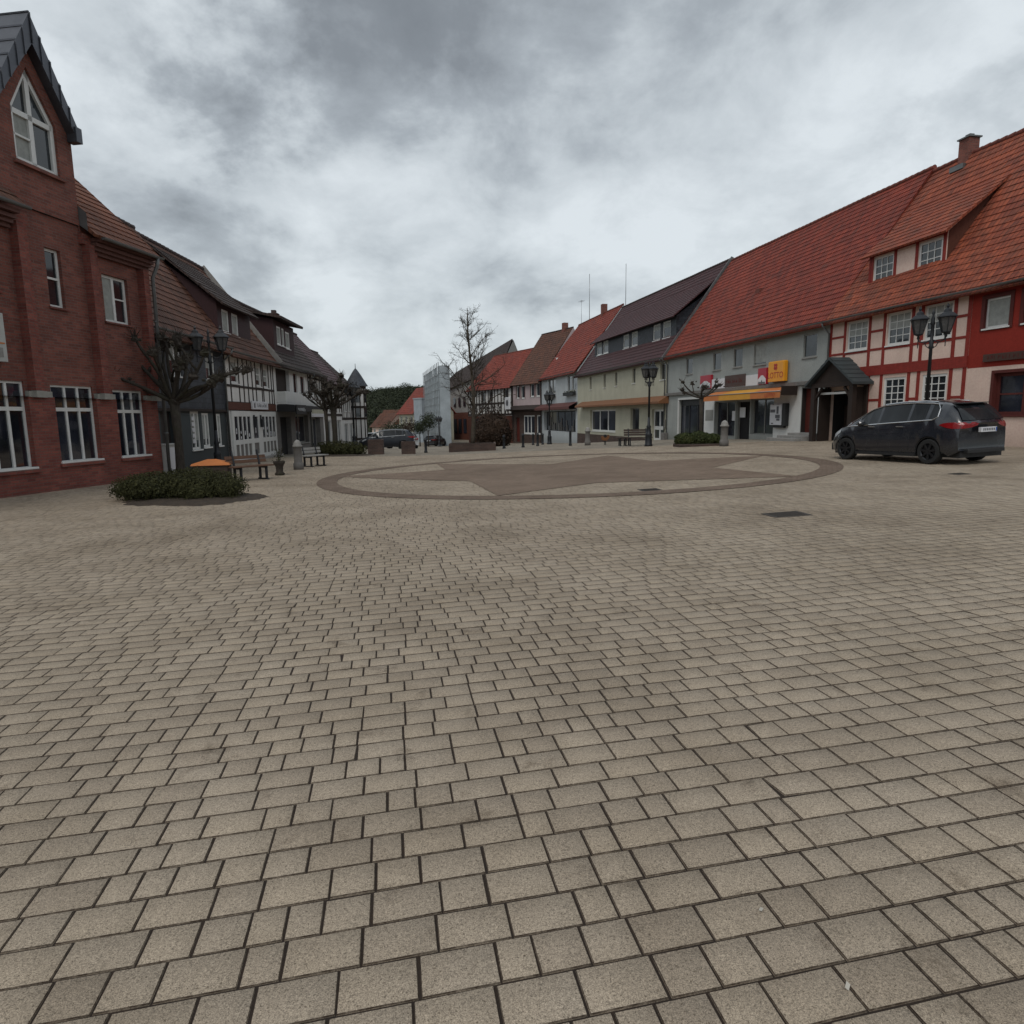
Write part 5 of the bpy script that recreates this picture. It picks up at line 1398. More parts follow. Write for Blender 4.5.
for x in (7.4, 7.9, 8.2, 9.2, 9.6, 10.6, 11.1): tb.box(x - .06, x + .06, -.03, .02, 2.1, 4.6)
for z in (2.15, 2.95, 4.3): tb.box(7.4, L - .01, -.028, .02, z - .06, z + .06)
tb.build('timber_frame', M['darktimber'], t)
bl = MB(); bl.cbox(.4, 7.2, -.5, -.42, 2.55, 3.15, .01); bl.box(.4, 7.2, -.5, .0, 2.45, 2.54); bl.box(.4, .48, -.42, 0, 2.55, 3.14); bl.box(7.12, 7.2, -.42, 0, 2.55, 3.14); bl.build('balcony', M['white_paint'], t)
cn = MB(); cn.cbox(.3, 7.3, -.95, -.0, 2.05, 2.4, .02); cn.build('canopy', M['plastic'], t)
cs = MB(); cs.cbox(.5, 2.6, -1.02, -.96, 1.9, 2.42, .01); cso = cs.build('shop_sign', M['plastic'], t)
sq = MB(); pts = []
for i in range(30): pts.append((.8 + i * .05, -1.035, 2.16 + .1 * math.sin(i * 1.1) * (1 - .3 * (i % 3))))
sq.tube(pts, .018, 5); sq.build('sign_script', M['signwhite'], cso)
cg = MB(); cg.cbox(4.1, 7.3, -.98, -.955, 1.95, 2.2, .005); cg.build('pale_sign', M['cream'], t)
window(t, *lw[0], rec=.25, fw=.07, nx=2, mat=M['frame_grey'], glass=M['glass_shop'], name='shop_window')
window(t, *lw[1], rec=.3, fw=.1, nx=3, mat=M['frame_grey'], glass=M['glass_shop'], sill=False, name='shop_window')
MB().box(.8, 2.9, .28, .35, -.6, 1.75).build('door', M['interior'], t)
fs = MB(); fs.cbox(7.4, L, -.1, 0, 1.75, 2.1, .01); fs.build('pale_fascia', M['signwhite'], t)
rf = make_roof(t, .0, L, 4.65, 8.6, 3.3, .42, M['tile_dark'], M['ridge_dark'], wav=.04, seed=35)
d0, d1, dy = 2.5, 6.7, .55
db = MB(); dw = [(3.1, 3.9, 5.95, 7.0), (4.1, 4.6, 5.95, 7.0), (4.85, 5.75, 5.9, 6.9)]
wall_front(db, d0, d1, 5.2, 7.3, dw, y=dy)
for x in (d0, d1): db.face([(x, dy, 5.2), (x, dy, 7.3), (x, 3.0, 7.75), (x, 2.9, 7.7)])
dob = db.build('dormer', M['maroon_cladding'], t, recalc=False)
for h in dw: window(t, *h, y=dy, rec=.02, fw=.09, nx=1, curtain=.8)
dr = MB(); dr.obox(((d0 + d1) / 2, dy - .55, 7.36), ((d0 + d1) / 2, 3.2, 7.98), d1 - d0 + .6, .14, (0, 0, 1)); dr.build('dormer_roof', M['tile_dark'], dob)
gutter(t, 0, L, -.45, 4.6, dropx=7.4, zb=-.6)
# ---- fourth and fifth houses
A_, B_ = (-13.4, 47.0), (-13.7, 53.4)
t, L = house_root('red_roofed_house', 'narrow white house with a dark red roof behind the two small pollards', 'house', A_, B_, -.8, SQ)
wn_ = [(1, 1.9, 2.6, 3.8), (2.8, 3.7, 2.6, 3.8), (4.5, 5.4, 2.6, 3.8)]; lw = [(.8, 2.4, -.5, 1.5), (3, 4.0, -.8, 1.4), (4.5, 5.8, -.4, 1.5)]
wb = MB(); wall_front(wb, 0, L, -1.4, 4.4, wn_ + lw); wall_shell(wb, L, -.8, 4.4, 8.2, 3.3); wb.build('wall', M['ht_white'], t, recalc=False)
tb = MB()
for x in (.1, .85, 2.1, 2.65, 3.85, 4.4, 5.5, 6.3): tb.box(x - .06, x + .06, -.03, .02, 2.1, 4.3)
for z in (1.9, 2.5, 4.2): tb.box(0, L, -.032, .02, z - .09, z + .09)
tb.build('timber_frame', M['darktimber'], t)
for h in wn_ + lw: window(t, *h, rec=.08, fw=.08, nx=2)
make_roof(t, 0, L, 4.4, 8.2, 3.3, .5, M['tile_purple'], M['ridge_dark'], wav=.05, seed=41)
chimney(t, 1.0, 3.3, 7.6, 9.0, .5)
A_, B_ = (-13.7, 53.4), (-14.0, 60.0)
t, L = house_root('turret_house', 'white timbered corner house with a round turret and pointed slate cap', 'house', A_, B_, -1.15, SQ)
wn_ = [(.8, 1.6, 2.2, 3.4), (2.4, 3.2, 2.2, 3.4), (4.0, 4.8, 2.2, 3.4)]; lw = [(.8, 2.2, -1, 1.2), (3, 4.4, -1, 1.2)]
wb = MB(); wall_front(wb, 0, L, -1.9, 4.0, wn_ + lw); wall_shell(wb, L, -1.15, 4.0, 7.4, 3.3); wb.build('wall', M['ht_white'], t, recalc=False)
tb = MB()
for x in (.1, .7, 1.7, 2.3, 3.3, 3.9, 4.9): tb.box(x - .06, x + .06, -.03, .02, 1.7, 3.9)
for z in (1.6, 3.8): tb.box(0, L, -.032, .02, z - .1, z + .1)
tb.build('timber_frame', M['darktimber'], t)
for h in wn_ + lw: window(t, *h, rec=.08, fw=.08, nx=2)
make_roof(t, 0, L, 4.0, 7.4, 3.3, .5, M['tile_dark'], M['ridge_dark'], wav=.05, seed=43)
tu = MB(); tu.lathe([(.8, -1.8), (.8, 4.45)], L - 1.2, -.25, 12, smooth=False); tuo = tu.build('turret', M['ht_white'], t)
tb = MB()
for i in range(12):
    a = 2 * PI * i / 12; x = L - 1.2 + (.81) * math.cos(a); y = -.25 + (.81) * math.sin(a); tb.tube([(x, y, -1.6), (x, y, 4.4)], .05, 5)
for z in (-.2, 1.6, 2.6, 4.3): tb.lathe([(.85, z - .09), (.85, z + .09)], L - 1.2, -.25, 12, smooth=False)
tb.build('turret_timber', M['darktimber'], tuo)
tp = MB()
for i in range(12):
    a = 2 * PI * (i + .5) / 12
    if i % 2: continue
    for z0 in (1.75, 3.0):
        x = L - 1.2 + (.80) * math.cos(a); y = -.25 + (.80) * math.sin(a); tx, ty = -math.sin(a) * .17, math.cos(a) * .17
        tp.face([(x - tx, y - ty, z0), (x + tx, y + ty, z0), (x + tx, y + ty, z0 + .75), (x - tx, y - ty, z0 + .75)])
tp.build('turret_pane', M['glass'], tuo, recalc=False)
tc_ = MB(); tc_.lathe([(1.05, 4.43), (.85, 4.75), (.5, 5.35), (.2, 5.8), (.03, 6.0), (.02, 6.4)], L - 1.2, -.25, 12, smooth=False); tc_.build('turret_roof', M['slate'], tuo)
# ================================================================== LAMPS
def lantern(mb_m, mb_g, x, y, z, s=1.0):
    # hexagonal lantern: cage, glass, cap, finial; z = bottom
    w0, w1 = .12 * s, .23 * s; h = .42 * s
    for k in range(6):
        a = 2 * PI * k / 6; c_, s_ = math.cos(a), math.sin(a); a2 = 2 * PI * (k + 1) / 6
        mb_m.obox((x + w0 * c_, y + w0 * s_, z), (x + w1 * c_, y + w1 * s_, z + h), .022 * s, .022 * s)
        mb_m.obox((x + w1 * c_, y + w1 * s_, z + h), (x + w1 * math.cos(a2), y + w1 * math.sin(a2), z + h), .02 * s, .03 * s)
        mb_g.face([(x + w0 * .96 * c_, y + w0 * .96 * s_, z + .01), (x + w0 * .96 * math.cos(a2), y + w0 * .96 * math.sin(a2), z + .01), (x + w1 * .96 * math.cos(a2), y + w1 * .96 * math.sin(a2), z + h), (x + w1 * .96 * c_, y + w1 * .96 * s_, z + h)])
    mb_m.lathe([(.02 * s, z - .16 * s), (.045 * s, z - .12 * s), (.03 * s, z - .06 * s), (w0 * 1.1, z - .01), (w0 * 1.1, z + .015)], x, y, 8)
    mb_m.lathe([(w1 * 1.22, z + h), (w1 * 1.18, z + h + .03 * s), (w1 * .75, z + h + .12 * s), (w1 * .5, z + h + .15 * s), (w1 * .42, z + h + .22 * s), (.03 * s, z + h + .27 * s), (.045 * s, z + h + .32 * s), (.01, z + h + .40 * s)], x, y, 6, smooth=False)
def street_lamp(loc, rz, heads, H, label, reach=.42, s=1.0, ped=.19):
    t = thing('street_lamp', label, 'street lamp', loc, rz, 'ornate black street lamps')
    p = MB(); p.lathe([(ped * 1.1, 0), (ped * 1.1, .08), (ped * .95, .12), (ped * .9, .55), (ped * 1.0, .6), (ped * .7, .68), (ped * .55, .95), (ped * .7, 1.0), (.075, 1.1), (.06, 1.5)], 0, 0, 12)
    p.build('pedestal', M['black'], t)
    p = MB(); p.lathe([(.058, 1.45), (.05, H - 1.0), (.085, H - .95), (.06, H - .88), (.075, H - .75), (.045, H - .7), (.045, H - .25), (.08, H - .2), (.05, H - .12), (.06, H - .05), (.025, H + .05), (.05, H + .12), (.008, H + .28)], 0, 0, 12); p.build('pole', M['black'], t)
    zb_ = H - .50
    for a in heads:
        a = R(a); dx, dy = math.cos(a), math.sin(a)
        am = MB(); am.tube([(dx * .03, dy * .03, H - .72), (dx * reach * .5, dy * reach * .5, H - .80), (dx * reach * .9, dy * reach * .9, H - .74), (dx * reach, dy * reach, H - .62)], .022, 6)
        am.tube([(dx * .03, dy * .03, H - 1.0), (dx * reach * .35, dy * reach * .35, H - .92), (dx * reach * .5, dy * reach * .5, H - .8)], .014, 5)
        am.tube([(dx * reach, dy * reach, H - .95), (dx * reach, dy * reach, H - .62)], .014, 5)
        am.build('arm', M['black'], t)
        m = MB(); g = MB(); lantern(m, g, dx * reach, dy * reach, zb_, s)
        mo = m.build('lantern', M['black'], t); g.build('lantern_glass', M['lantern'], mo, recalc=False)
    return t
street_lamp((13.72, 21.7, gz(13.7, 21.7)), R(-52), (0, 180), 4.35, 'black street lamp with two big lanterns rising behind the parked dark car', reach=.40, s=1.08)
lp = street_lamp((7.2, 34.2, gz(7.2, 34.2)), R(20), (0, 90, 180, 270), 4.05, 'black four-lantern street lamp beside the dark bench, in front of the cream house', reach=.26, s=.95)
dup(lp, (3.3, 56, gz(3.3, 56)), R(50), 'black street lamp among the bollards in front of the pale blue house', scale=(1.05, 1.05, 1.05))
dup(lp, (-9.2, 84, gz(-9.2, 84)), R(0), 'distant street lamp in front of the scaffolded building', scale=(.95, .95, .9))
dup(lp, (-9.05, 37.8, gz(-9.05, 37.8)), R(30), 'black street lamp at the far edge of the shrub bed with the two small pollards', scale=(1, 1, .95))
street_lamp((-11.35, 25.2, gz(-11.35, 25.2)), R(10), (0, 180), 5.0, 'tall black street lamp standing against the dark slate house', reach=.45, s=1.1, ped=.15)

# ================================================================== BENCHES, BOLLARDS, PLANTERS
def bench(loc, rz, label, L=1.9, mat='wood', frame='black', back=True, slats=3, style=0):
    t = thing('park_bench', label, 'bench', loc, rz, 'benches on the square')
    s_ = MB(); n = 4
    for i in range(n): s_.cbox(-L / 2, L / 2, -.22 + i * .115, -.22 + i * .115 + .095, .42, .46, .006)
    s_.build('seat', M[mat], t)
    if back:
        b = MB()
        for i in range(slats):
            z = .58 + i * .125; y = .245 + i * .032; b.obox((-L / 2, y, z), (L / 2, y, z), .03, .10, (0, .25, 1))
        b.build('backrest', M[mat], t)
    for x in (-L / 2 + .25, L / 2 - .25):
        l = MB(); l.box(x - .03, x + .03, -.2, -.14, 0, .42); l.box(x - .03, x + .03, .16, .22, 0, .42); l.box(x - .032, x + .032, -.2, .22, .36, .418); l.box(x - .034, x + .034, -.26, .28, 0, .035)
        if back: l.obox((x, .19, .4), (x, .33, .92), .05, .05, (1, 0, 0))
        l.build('leg', M[frame], t)
    return t
bench((-8.1, 20.2, gz(-8.1, 20.2)), R(52), 'brown wooden bench beside the orange-lidded grit bin', L=1.35, slats=2)
b_ = bench((7.0, 35.9, gz(7, 35.9)), R(4), 'dark wooden bench beside the four-lantern lamp near the cream house', L=1.5, mat='wooddark')
bench((-7.95, 26.3, gz(-7.95, 26.3)), R(62), 'pale slatted bench at the end of the far shrub bed', L=1.2, mat='concrete', slats=2)
bench((6.25, 36.6, gz(6.25, 36.6)), R(4), 'small backless dark bench at the end of the dark wooden bench', L=.8, mat='wooddark', back=False)

def stone_bollard(loc, label, h=1.1, r=.15):
    t = thing('stone_bollard', label, 'bollard', loc, 0, 'stone bollards with domed caps')
    m = MB(); m.lathe([(r * 1.25, -.03), (r * 1.25, .22), (r * 1.1, .26), (r, .3), (r * .97, h - .28), (r * 1.12, h - .26)], 0, 0, 14); m.build('shaft', M['concrete_dark'], t)
    m = MB(); m.lathe([(r * 1.2, h - .258), (r * 1.22, h - .2), (r * .95, h - .17), (r * .95, h - .12), (r * .75, h - .05), (r * .4, h), (.01, h + .02)], 0, 0, 14); m.build('cap', M['concrete'], t)
    return t
sb_ = stone_bollard((-8.05, 24.6, gz(-8.05, 24.6)), 'stone bollard beside the pale slatted bench, left side of the square')
dup(sb_, (4.8, 40.9, gz(4.8, 40.9)), 0, 'stone bollard in front of the cream house beside the orange spring rider')
dup(sb_, (10.05, 30.8, gz(10.05, 30.8)), R(20), 'stone bollard beside the low clipped planting in front of the shop', scale=(1.15, 1.15, 1.08))

def post(loc, label, h=.85, r=.065, mat='black'):
    t = thing('bollard', label, 'bollard', loc, 0, 'slim black bollards at the edge of the street')
    m = MB(); m.lathe([(r * 1.3, -.03), (r * 1.3, .06), (r, .1), (r * .95, h - .16), (r * 1.2, h - .14), (r * 1.2, h - .09), (r * .85, h - .07), (r * .95, h - .03), (r * .5, h), (.01, h + .01)], 0, 0, 12); m.build('shaft', M[mat], t)
    return t
def at(px, Y, X=None):
    x = (px - 512) / F_PX * Y; return (x, Y, gz(x, Y))
P0 = post(at(427, 38.5), 'slim black bollard standing alone between the two square planters and the long tree planter', h=.85, r=.08)
BL = [(505, 41.5, 'slim black bollard nearest the right end of the long tree planter', 1), (524, 42.5, 'slim black bollard in front of the pink house, second right of the long tree planter', 1.05),
      (538.5, 45, 'slim black bollard just left of the black street lamp', 1.05), (534, 54, 'slim dark bollard set back before the pink house window, left of the others', 1.1), (543.5, 55, 'slim dark bollard set back beside the foot of the street lamp', 1.1)]
for px, Y, lab, s_ in BL: dup(P0, at(px, Y), 0, lab, scale=(s_, s_, s_))
dup(P0, at(571, 41.5), 0, 'slim dark post standing before the dark shop window of the pale blue house', scale=(1, 1, 1.25))

def box_planter(loc, rz, label, w_, d_, h, shrub=None, group='clinker planters'):
    t = thing('planter', label, 'planter', loc, rz, group)
    m = MB(); m.box(-w_ / 2, w_ / 2, -d_ / 2, -d_ / 2 + .12, -.1, h); m.box(-w_ / 2, w_ / 2, d_ / 2 - .12, d_ / 2, -.1, h); m.box(-w_ / 2, -w_ / 2 + .12, -d_ / 2 + .12, d_ / 2 - .12, -.1, h); m.box(w_ / 2 - .12, w_ / 2, -d_ / 2 + .12, d_ / 2 - .12, -.1, h)
    m.build('side_walls', M['clinker'], t)
    m = MB(); m.box(-w_ / 2 + .1, w_ / 2 - .1, -d_ / 2 + .1, d_ / 2 - .1, 0, h - .06); m.build('soil', M['soil'], t)
    return t
box_planter((-7.65, 37, gz(-7.65, 37)), R(8), 'square dark planter, left of the pair in front of the dark blue car', .85, .85, .82)
box_planter((-5.85, 37.2, gz(-5.85, 37.2)), R(8), 'square brown planter, right of the pair, nearer the lone bollard', .78, .78, .7)
box_planter((-2.3, 38.9, gz(-2.3, 38.9)), R(3), 'long low clinker planter around the tall bare tree', 2.75, 1.6, .46)

# grit bin with an orange lid
t = thing('grit_bin', 'dark grit bin with a low orange lid behind the juniper bed', 'grit bin', (-9.15, 19.9, gz(-9.15, 19.9)), R(15))
m = MB(); m.cbox(-.5, .5, -.32, .32, 0, .5, .03); m.build('tub', M['wooddark'], t)
m = MB(); m.v += [(-.55, -.37, .505), (.55, -.37, .505), (.55, .37, .505), (-.55, .37, .505), (-.52, -.34, .56), (.52, -.34, .56), (.52, .34, .56), (-.52, .34, .56), (-.12, 0, .68), (.12, 0, .68)]
m.f += [(0, 1, 5, 4), (1, 2, 6, 5), (2, 3, 7, 6), (3, 0, 4, 7), (4, 5, 9, 8), (5, 6, 9), (6, 7, 8, 9), (7, 4, 8), (0, 3, 2, 1)]; m.m += [0] * 9
m.build('lid', M['orange'], t)
# grey utility cabinet by the brick corner
t = thing('utility_cabinet', 'pale grey utility cabinet at the foot of the brick building corner', 'utility cabinet', (-11.65, 22.2, gz(-11.65, 22.2)), R(78))
m = MB(); m.cbox(-.32, .32, -.16, .16, 0, 1.05, .01); m.build('housing', M['cabinet'], t)
m = MB(); m.box(-.29, .29, -.168, -.161, .08, .97); m.box(.2, .23, -.18, -.168, .45, .6); m.build('door', M['signwhite'], t)
m = MB(); m.cbox(-.35, .35, -.19, .19, 1.052, 1.1, .01); m.build('cap', M['cabinet'], t)
# sapling in a pot
t = thing('potted_shrub', 'small bare potted shrub standing before the white shop front', 'potted plant', (-7.85, 22.0, gz(-7.85, 22)), 0)
m = MB(); m.lathe([(.2, 0), (.24, .05), (.16, .12), (.17, .3), (.26, .42), (.28, .5), (.24, .5), (.22, .44)], 0, 0, 12); m.build('pot', M['bark_dark'], t); t.scale = (.72, .72, .95)
m = MB(); rr = random.Random(2)
for i in range(9):
    a = rr.uniform(0, 6.28); r = rr.uniform(.05, .28); h = rr.uniform(.8, 1.35); m.tube([(0, 0, .42), (r * .4 * math.cos(a), r * .4 * math.sin(a), .7), (r * math.cos(a), r * math.sin(a), h)], [.014, .01, .004], 4)
m.build('stems', M['bark_dark'], t)
m = MB()
for i in range(150):
    a = rr.uniform(0, 6.28); r = rr.uniform(.02, .32); m.leaf((r * math.cos(a), r * math.sin(a), rr.uniform(.45, .95)), .07)
m.build('leaves', M['juniper'], t)
# spring rider
t = thing('spring_rider', 'small orange-red spring rider with a black seat in front of the cream house', 'play rider', (5.62, 39.0, gz(5.62, 39)), R(15))
m = MB(); m.tube([(.09 * math.cos(i * .9), .09 * math.sin(i * .9), .02 + i * .0095) for i in range(32)], .014, 5); m.build('spring', M['black'], t)
m = MB()
for y in (-.1, .1): m.prism([(-.28, .34), (-.1, .28), (.12, .3), (.3, .42), (.34, .62), (.24, .66), (.16, .5), (-.1, .46), (-.24, .58), (-.34, .5)], y - .012, y + .012)
m.build('side_panel', M['awn_brown'], t)
m = MB(); m.cbox(-.12, .1, -.09, .09, .47, .66, .02); m.tube([(.2, -.2, .6), (.2, .2, .6)], .016, 6); m.build('seat', M['plastic'], t); t.scale = (.72, .72, .95)

# drain covers and litter
for k, (x, y, w_, d_, lab) in enumerate(((4.25, 9.95, .62, .42, 'larger square iron drain cover in the foreground paving on the right'), (3.0, 14.0, .45, .38, 'smaller iron drain cover just inside the paved ring'), (10.1, 14.6, .35, .3, 'small iron cover in the paving nearest the parked dark car'))):
    o = MB(); o.cbox(-w_ / 2, w_ / 2, -d_ / 2, d_ / 2, -.02, .006, .006)
    for i in range(5): o.box(-w_ * .4, w_ * .4, -d_ * .38 + i * d_ * .17, -d_ * .38 + i * d_ * .17 + .02, .0065, .012)
    q = o.build('drain_cover', M['iron_plate']); q.location = (x, y, gz(x, y) + .004); q.rotation_euler = (math.atan(.005), -math.atan(.028), PA); tag(q, lab, 'drain cover', 'iron drain covers')
rr = random.Random(21)
for k, (x, y, lab) in enumerate(((.93, 1.62, 'tiny pale leaf scrap lying in the paving joint, nearest the camera'), (.80, 1.92, 'tiny curled leaf scrap on a paver in the right foreground'), (.56, 1.28, 'tiny pale twig at the edge of a paver in the foreground'))):
    o = MB(); o.v += [(-.012, -.004, 0), (.010, -.006, .003), (.014, .005, .006), (-.008, .006, .002)]; o.f.append((0, 1, 2, 3)); o.m.append(0)
    q = o.build('leaf_scrap', M['litter'], recalc=False); q.location = (x, y, gz(x, y) + .004); q.rotation_euler = (0, 0, rr.uniform(0, 6)); tag(q, lab, 'leaf litter', 'leaf scraps on the paving')

# ================================================================== PLANTS
def mound(name, label, cat, loc, blobs, n, leaf, mat, core, group=None, up_bias=.3, asp=.45, spray=0):
    t = thing(name, label, cat, loc, 0, group)
    c = MB()
    for i, (x, y, z, rx, ry, rz_) in enumerate(blobs): c.blob((x, y, z), .88, 2, .25, i + 1, (rx, ry, rz_))
    c.build('branch_mass', M[core], t, smooth=False)
    f = MB(); vol = [b[3] * b[4] + b[5] * b[4] for b in blobs]; tot = sum(vol)
    for b, v_ in zip(blobs, vol):
        for _ in range(int(n * v_ / tot)):
            d = Vector((random.gauss(0, 1), random.gauss(0, 1), random.gauss(0, 1) + up_bias)).normalized()
            k = random.uniform(.82, 1.10) + .13 * mnoise.noise(d * 3.0 + Vector((b[0], b[1], b[2])) * 2)
            p = Vector((b[0] + d.x * b[3] * k, b[1] + d.y * b[4] * k, b[2] + d.z * b[5] * k))
            if p.z < .03: p.z = random.uniform(.02, .12)
            f.leaf(p, leaf * random.uniform(.6, 1.4), asp, d)
            if spray and random.random() < spray:
                q = p + d * leaf * 1.5; f.leaf(q, leaf * random.uniform(.6, 1.1), asp * .7, Vector((d.y, -d.x, .3)))
    f.build('foliage', M[mat], t, recalc=False)
    return t
rr = random.Random(31)
bl = [(-1.05, .1, .24, .5, .5, .25), (-.5, -.2, .27, .6, .55, .29), (.25, -.1, .29, .65, .55, .32), (.85, .1, .25, .5, .5, .28), (.1, .35, .30, .8, .55, .31), (-.7, .4, .27, .5, .45, .27), (1.05, -.15, .2, .3, .3, .2), (.5, -.4, .22, .45, .3, .22)]
mound('juniper_shrub', 'wide low dark green juniper in a soil bed beside the brick building', 'shrub', (-7.75, 15.2, gz(-7.7, 15.2)), bl, 17000, .07, 'juniper', 'juniper_core' if 'juniper_core' in M else 'juniper', spray=.6)
bl = [(-.7, .2, .28, .6, .6, .32), (0, -.2, .3, .7, .7, .33), (.65, .1, .26, .55, .6, .28)]
mound('juniper_shrub', 'low dark green juniper under the two small pollards', 'shrub', (-9.3, 35.6, gz(-9.3, 35.6)), bl, 6000, .12, 'juniper', 'juniper', spray=.4)
bl = [(-.65, 0, .3, .5, .5, .34), (.0, .05, .34, .55, .55, .36), (.65, 0, .28, .5, .45, .3)]
mound('clipped_shrub', 'low trimmed green shrub bed around the stubby tree before the yellow-signed shop', 'shrub', (9.15, 31.9, gz(9.15, 31.9)), bl, 6000, .09, 'hedge', 'juniper')
m = MB(); m.cbox(-1.15, 1.0, -.55, .55, -.05, .12, .02); q = m.build('bed_kerb', M['clinker']); q.location = (9.2, 31.9, gz(9.2, 31.9)); tag(q, 'low brick kerb around the trimmed shrub bed', 'kerb')
bl = [(0, 0, 1.6, 1.65, 1.6, 1.75), (-.4, .2, 1.1, 1.5, 1.3, 1.3), (.5, -.1, 1.1, 1.4, 1.3, 1.3)]
mound('beech_dome', 'large dome of clipped brown beech beside the half-timbered inn', 'shrub', at(494, 63), bl, 7000, .17, 'beech', 'beech', up_bias=.2, asp=.7)

def limb(mb, p, d, length, r0, r1, wob=.15, n=5, grav=0.0, rnd=random):
    pts = [Vector(p)]; d = Vector(d).normalized(); rs = [r0]
    for i in range(n):
        d = (d + Vector((rnd.gauss(0, wob), rnd.gauss(0, wob), rnd.gauss(0, wob) + grav))).normalized()
        pts.append(pts[-1] + d * length / n); rs.append(r0 + (r1 - r0) * (i + 1) / n)
    mb.tube(pts, rs, 7 if r0 > .04 else 5, cap=True)
    return pts, d
def pollard(loc, label, H, spread, nl, seed, trunk_r=.15, fork=2.4, twigs=14, group='pollarded trees', dirs=None):
    rnd = random.Random(seed); t = thing('pollarded_tree', label, 'tree', loc, 0, group)
    tr = MB(); pts = [(0, 0, -.1), (.01, 0, .15), (.02, .01, fork * .5), (0, 0, fork)]
    tr.tube(pts, [trunk_r * 1.35, trunk_r * 1.08, trunk_r * .95, trunk_r * 1.12], 10)
    tr.blob((0, 0, fork), trunk_r * 1.35, 2, .35, seed, (1, 1, .8)); tr.build('trunk', M['bark_dark'], t)
    lb = MB(); kn = MB(); tw = MB()
    for i in range(nl):
        if dirs: a, e, ln = dirs[i]; a = R(a); e = R(e)
        else: a = 2 * PI * i / nl + rnd.uniform(-.3, .3); e = R(rnd.uniform(15, 60)); ln = spread * rnd.uniform(.8, 1.05)
        d = Vector((math.cos(a) * math.cos(e), math.sin(a) * math.cos(e), math.sin(e)))
        pts, dd = limb(lb, (0, 0, fork), d, ln, trunk_r * .52, trunk_r * .30, .10, 6, .05, rnd)
        ends = [(pts[-1], dd)]
        if rnd.random() < .75:
            k = rnd.choice((2, 3, 4)); d2 = (dd + Vector((rnd.gauss(0, .6), rnd.gauss(0, .6), rnd.gauss(.2, .3)))).normalized()
            p2, dd2 = limb(lb, pts[k], d2, ln * .5, trunk_r * .34, trunk_r * .22, .12, 4, .03, rnd); ends.append((p2[-1], dd2))
        for e_, d_ in ends:
            kn.blob(e_, trunk_r * rnd.uniform(.65, 1.0), 2, .5, rnd.random() * 50, (1.2, 1, 1))
            for _ in range(3):
                kn.blob(e_ + Vector((rnd.gauss(0, .1), rnd.gauss(0, .1), rnd.gauss(0, .06))), trunk_r * rnd.uniform(.3, .5), 1, .4, rnd.random() * 50)
            for _ in range(twigs):
                dr = (d_ * .5 + Vector((rnd.gauss(0, .7), rnd.gauss(0, .7), rnd.gauss(.45, .5)))).normalized()
                limb(tw, e_, dr, rnd.uniform(.12, .42) * H / 4.5, .009, .004, .12, 2, .05, rnd)
    c = lb.build('crown', M['bark_dark'], t); kn.build('branch_knob', M['bark_dark'], c); tw.build('twigs', M['bark_dark'], c)
    return t
dirs = [(172, 28, 2.6), (178, 46, 2.5), (160, 35, 1.9), (14, 30, 2.2), (185, 62, 2.2), (150, 58, 1.9), (20, 62, 2.1), (-5, 45, 1.9), (5, 18, 1.7), (60, 50, 1.7), (240, 48, 1.7), (-60, 38, 1.5), (110, 72, 2.0), (215, 22, 1.8), (330, 28, 1.5)]
pollard((-10.9, 21.4, gz(-10.9, 21.4)), 'large pollarded tree with knobbly branches in front of the slate house', 4.7, 2.0, 15, 5, .135, 2.45, dirs=dirs, twigs=36)
pollard((-9.75, 36.2, gz(-9.75, 36.2)), 'small pollarded tree in the far shrub bed, the one with the thicker trunk', 4.6, 1.7, 10, 8, .15, 2.6, twigs=30)
pollard((-10.4, 37.0, gz(-10.4, 37.0)), 'slimmer pollarded tree just left of the other in the far shrub bed', 4.2, 1.4, 8, 9, .10, 2.5, twigs=26)
pollard((9.3, 32.1, gz(9.3, 32.1)), 'stubby pollarded tree with a few short arms in front of the yellow-signed shop', 3.3, 1.0, 6, 14, .095, 2.35, twigs=8, dirs=[(170, 30, 1.2), (10, 35, .9), (185, -2, .9), (350, 20, 1.1), (80, 60, .6), (260, 30, .8)])

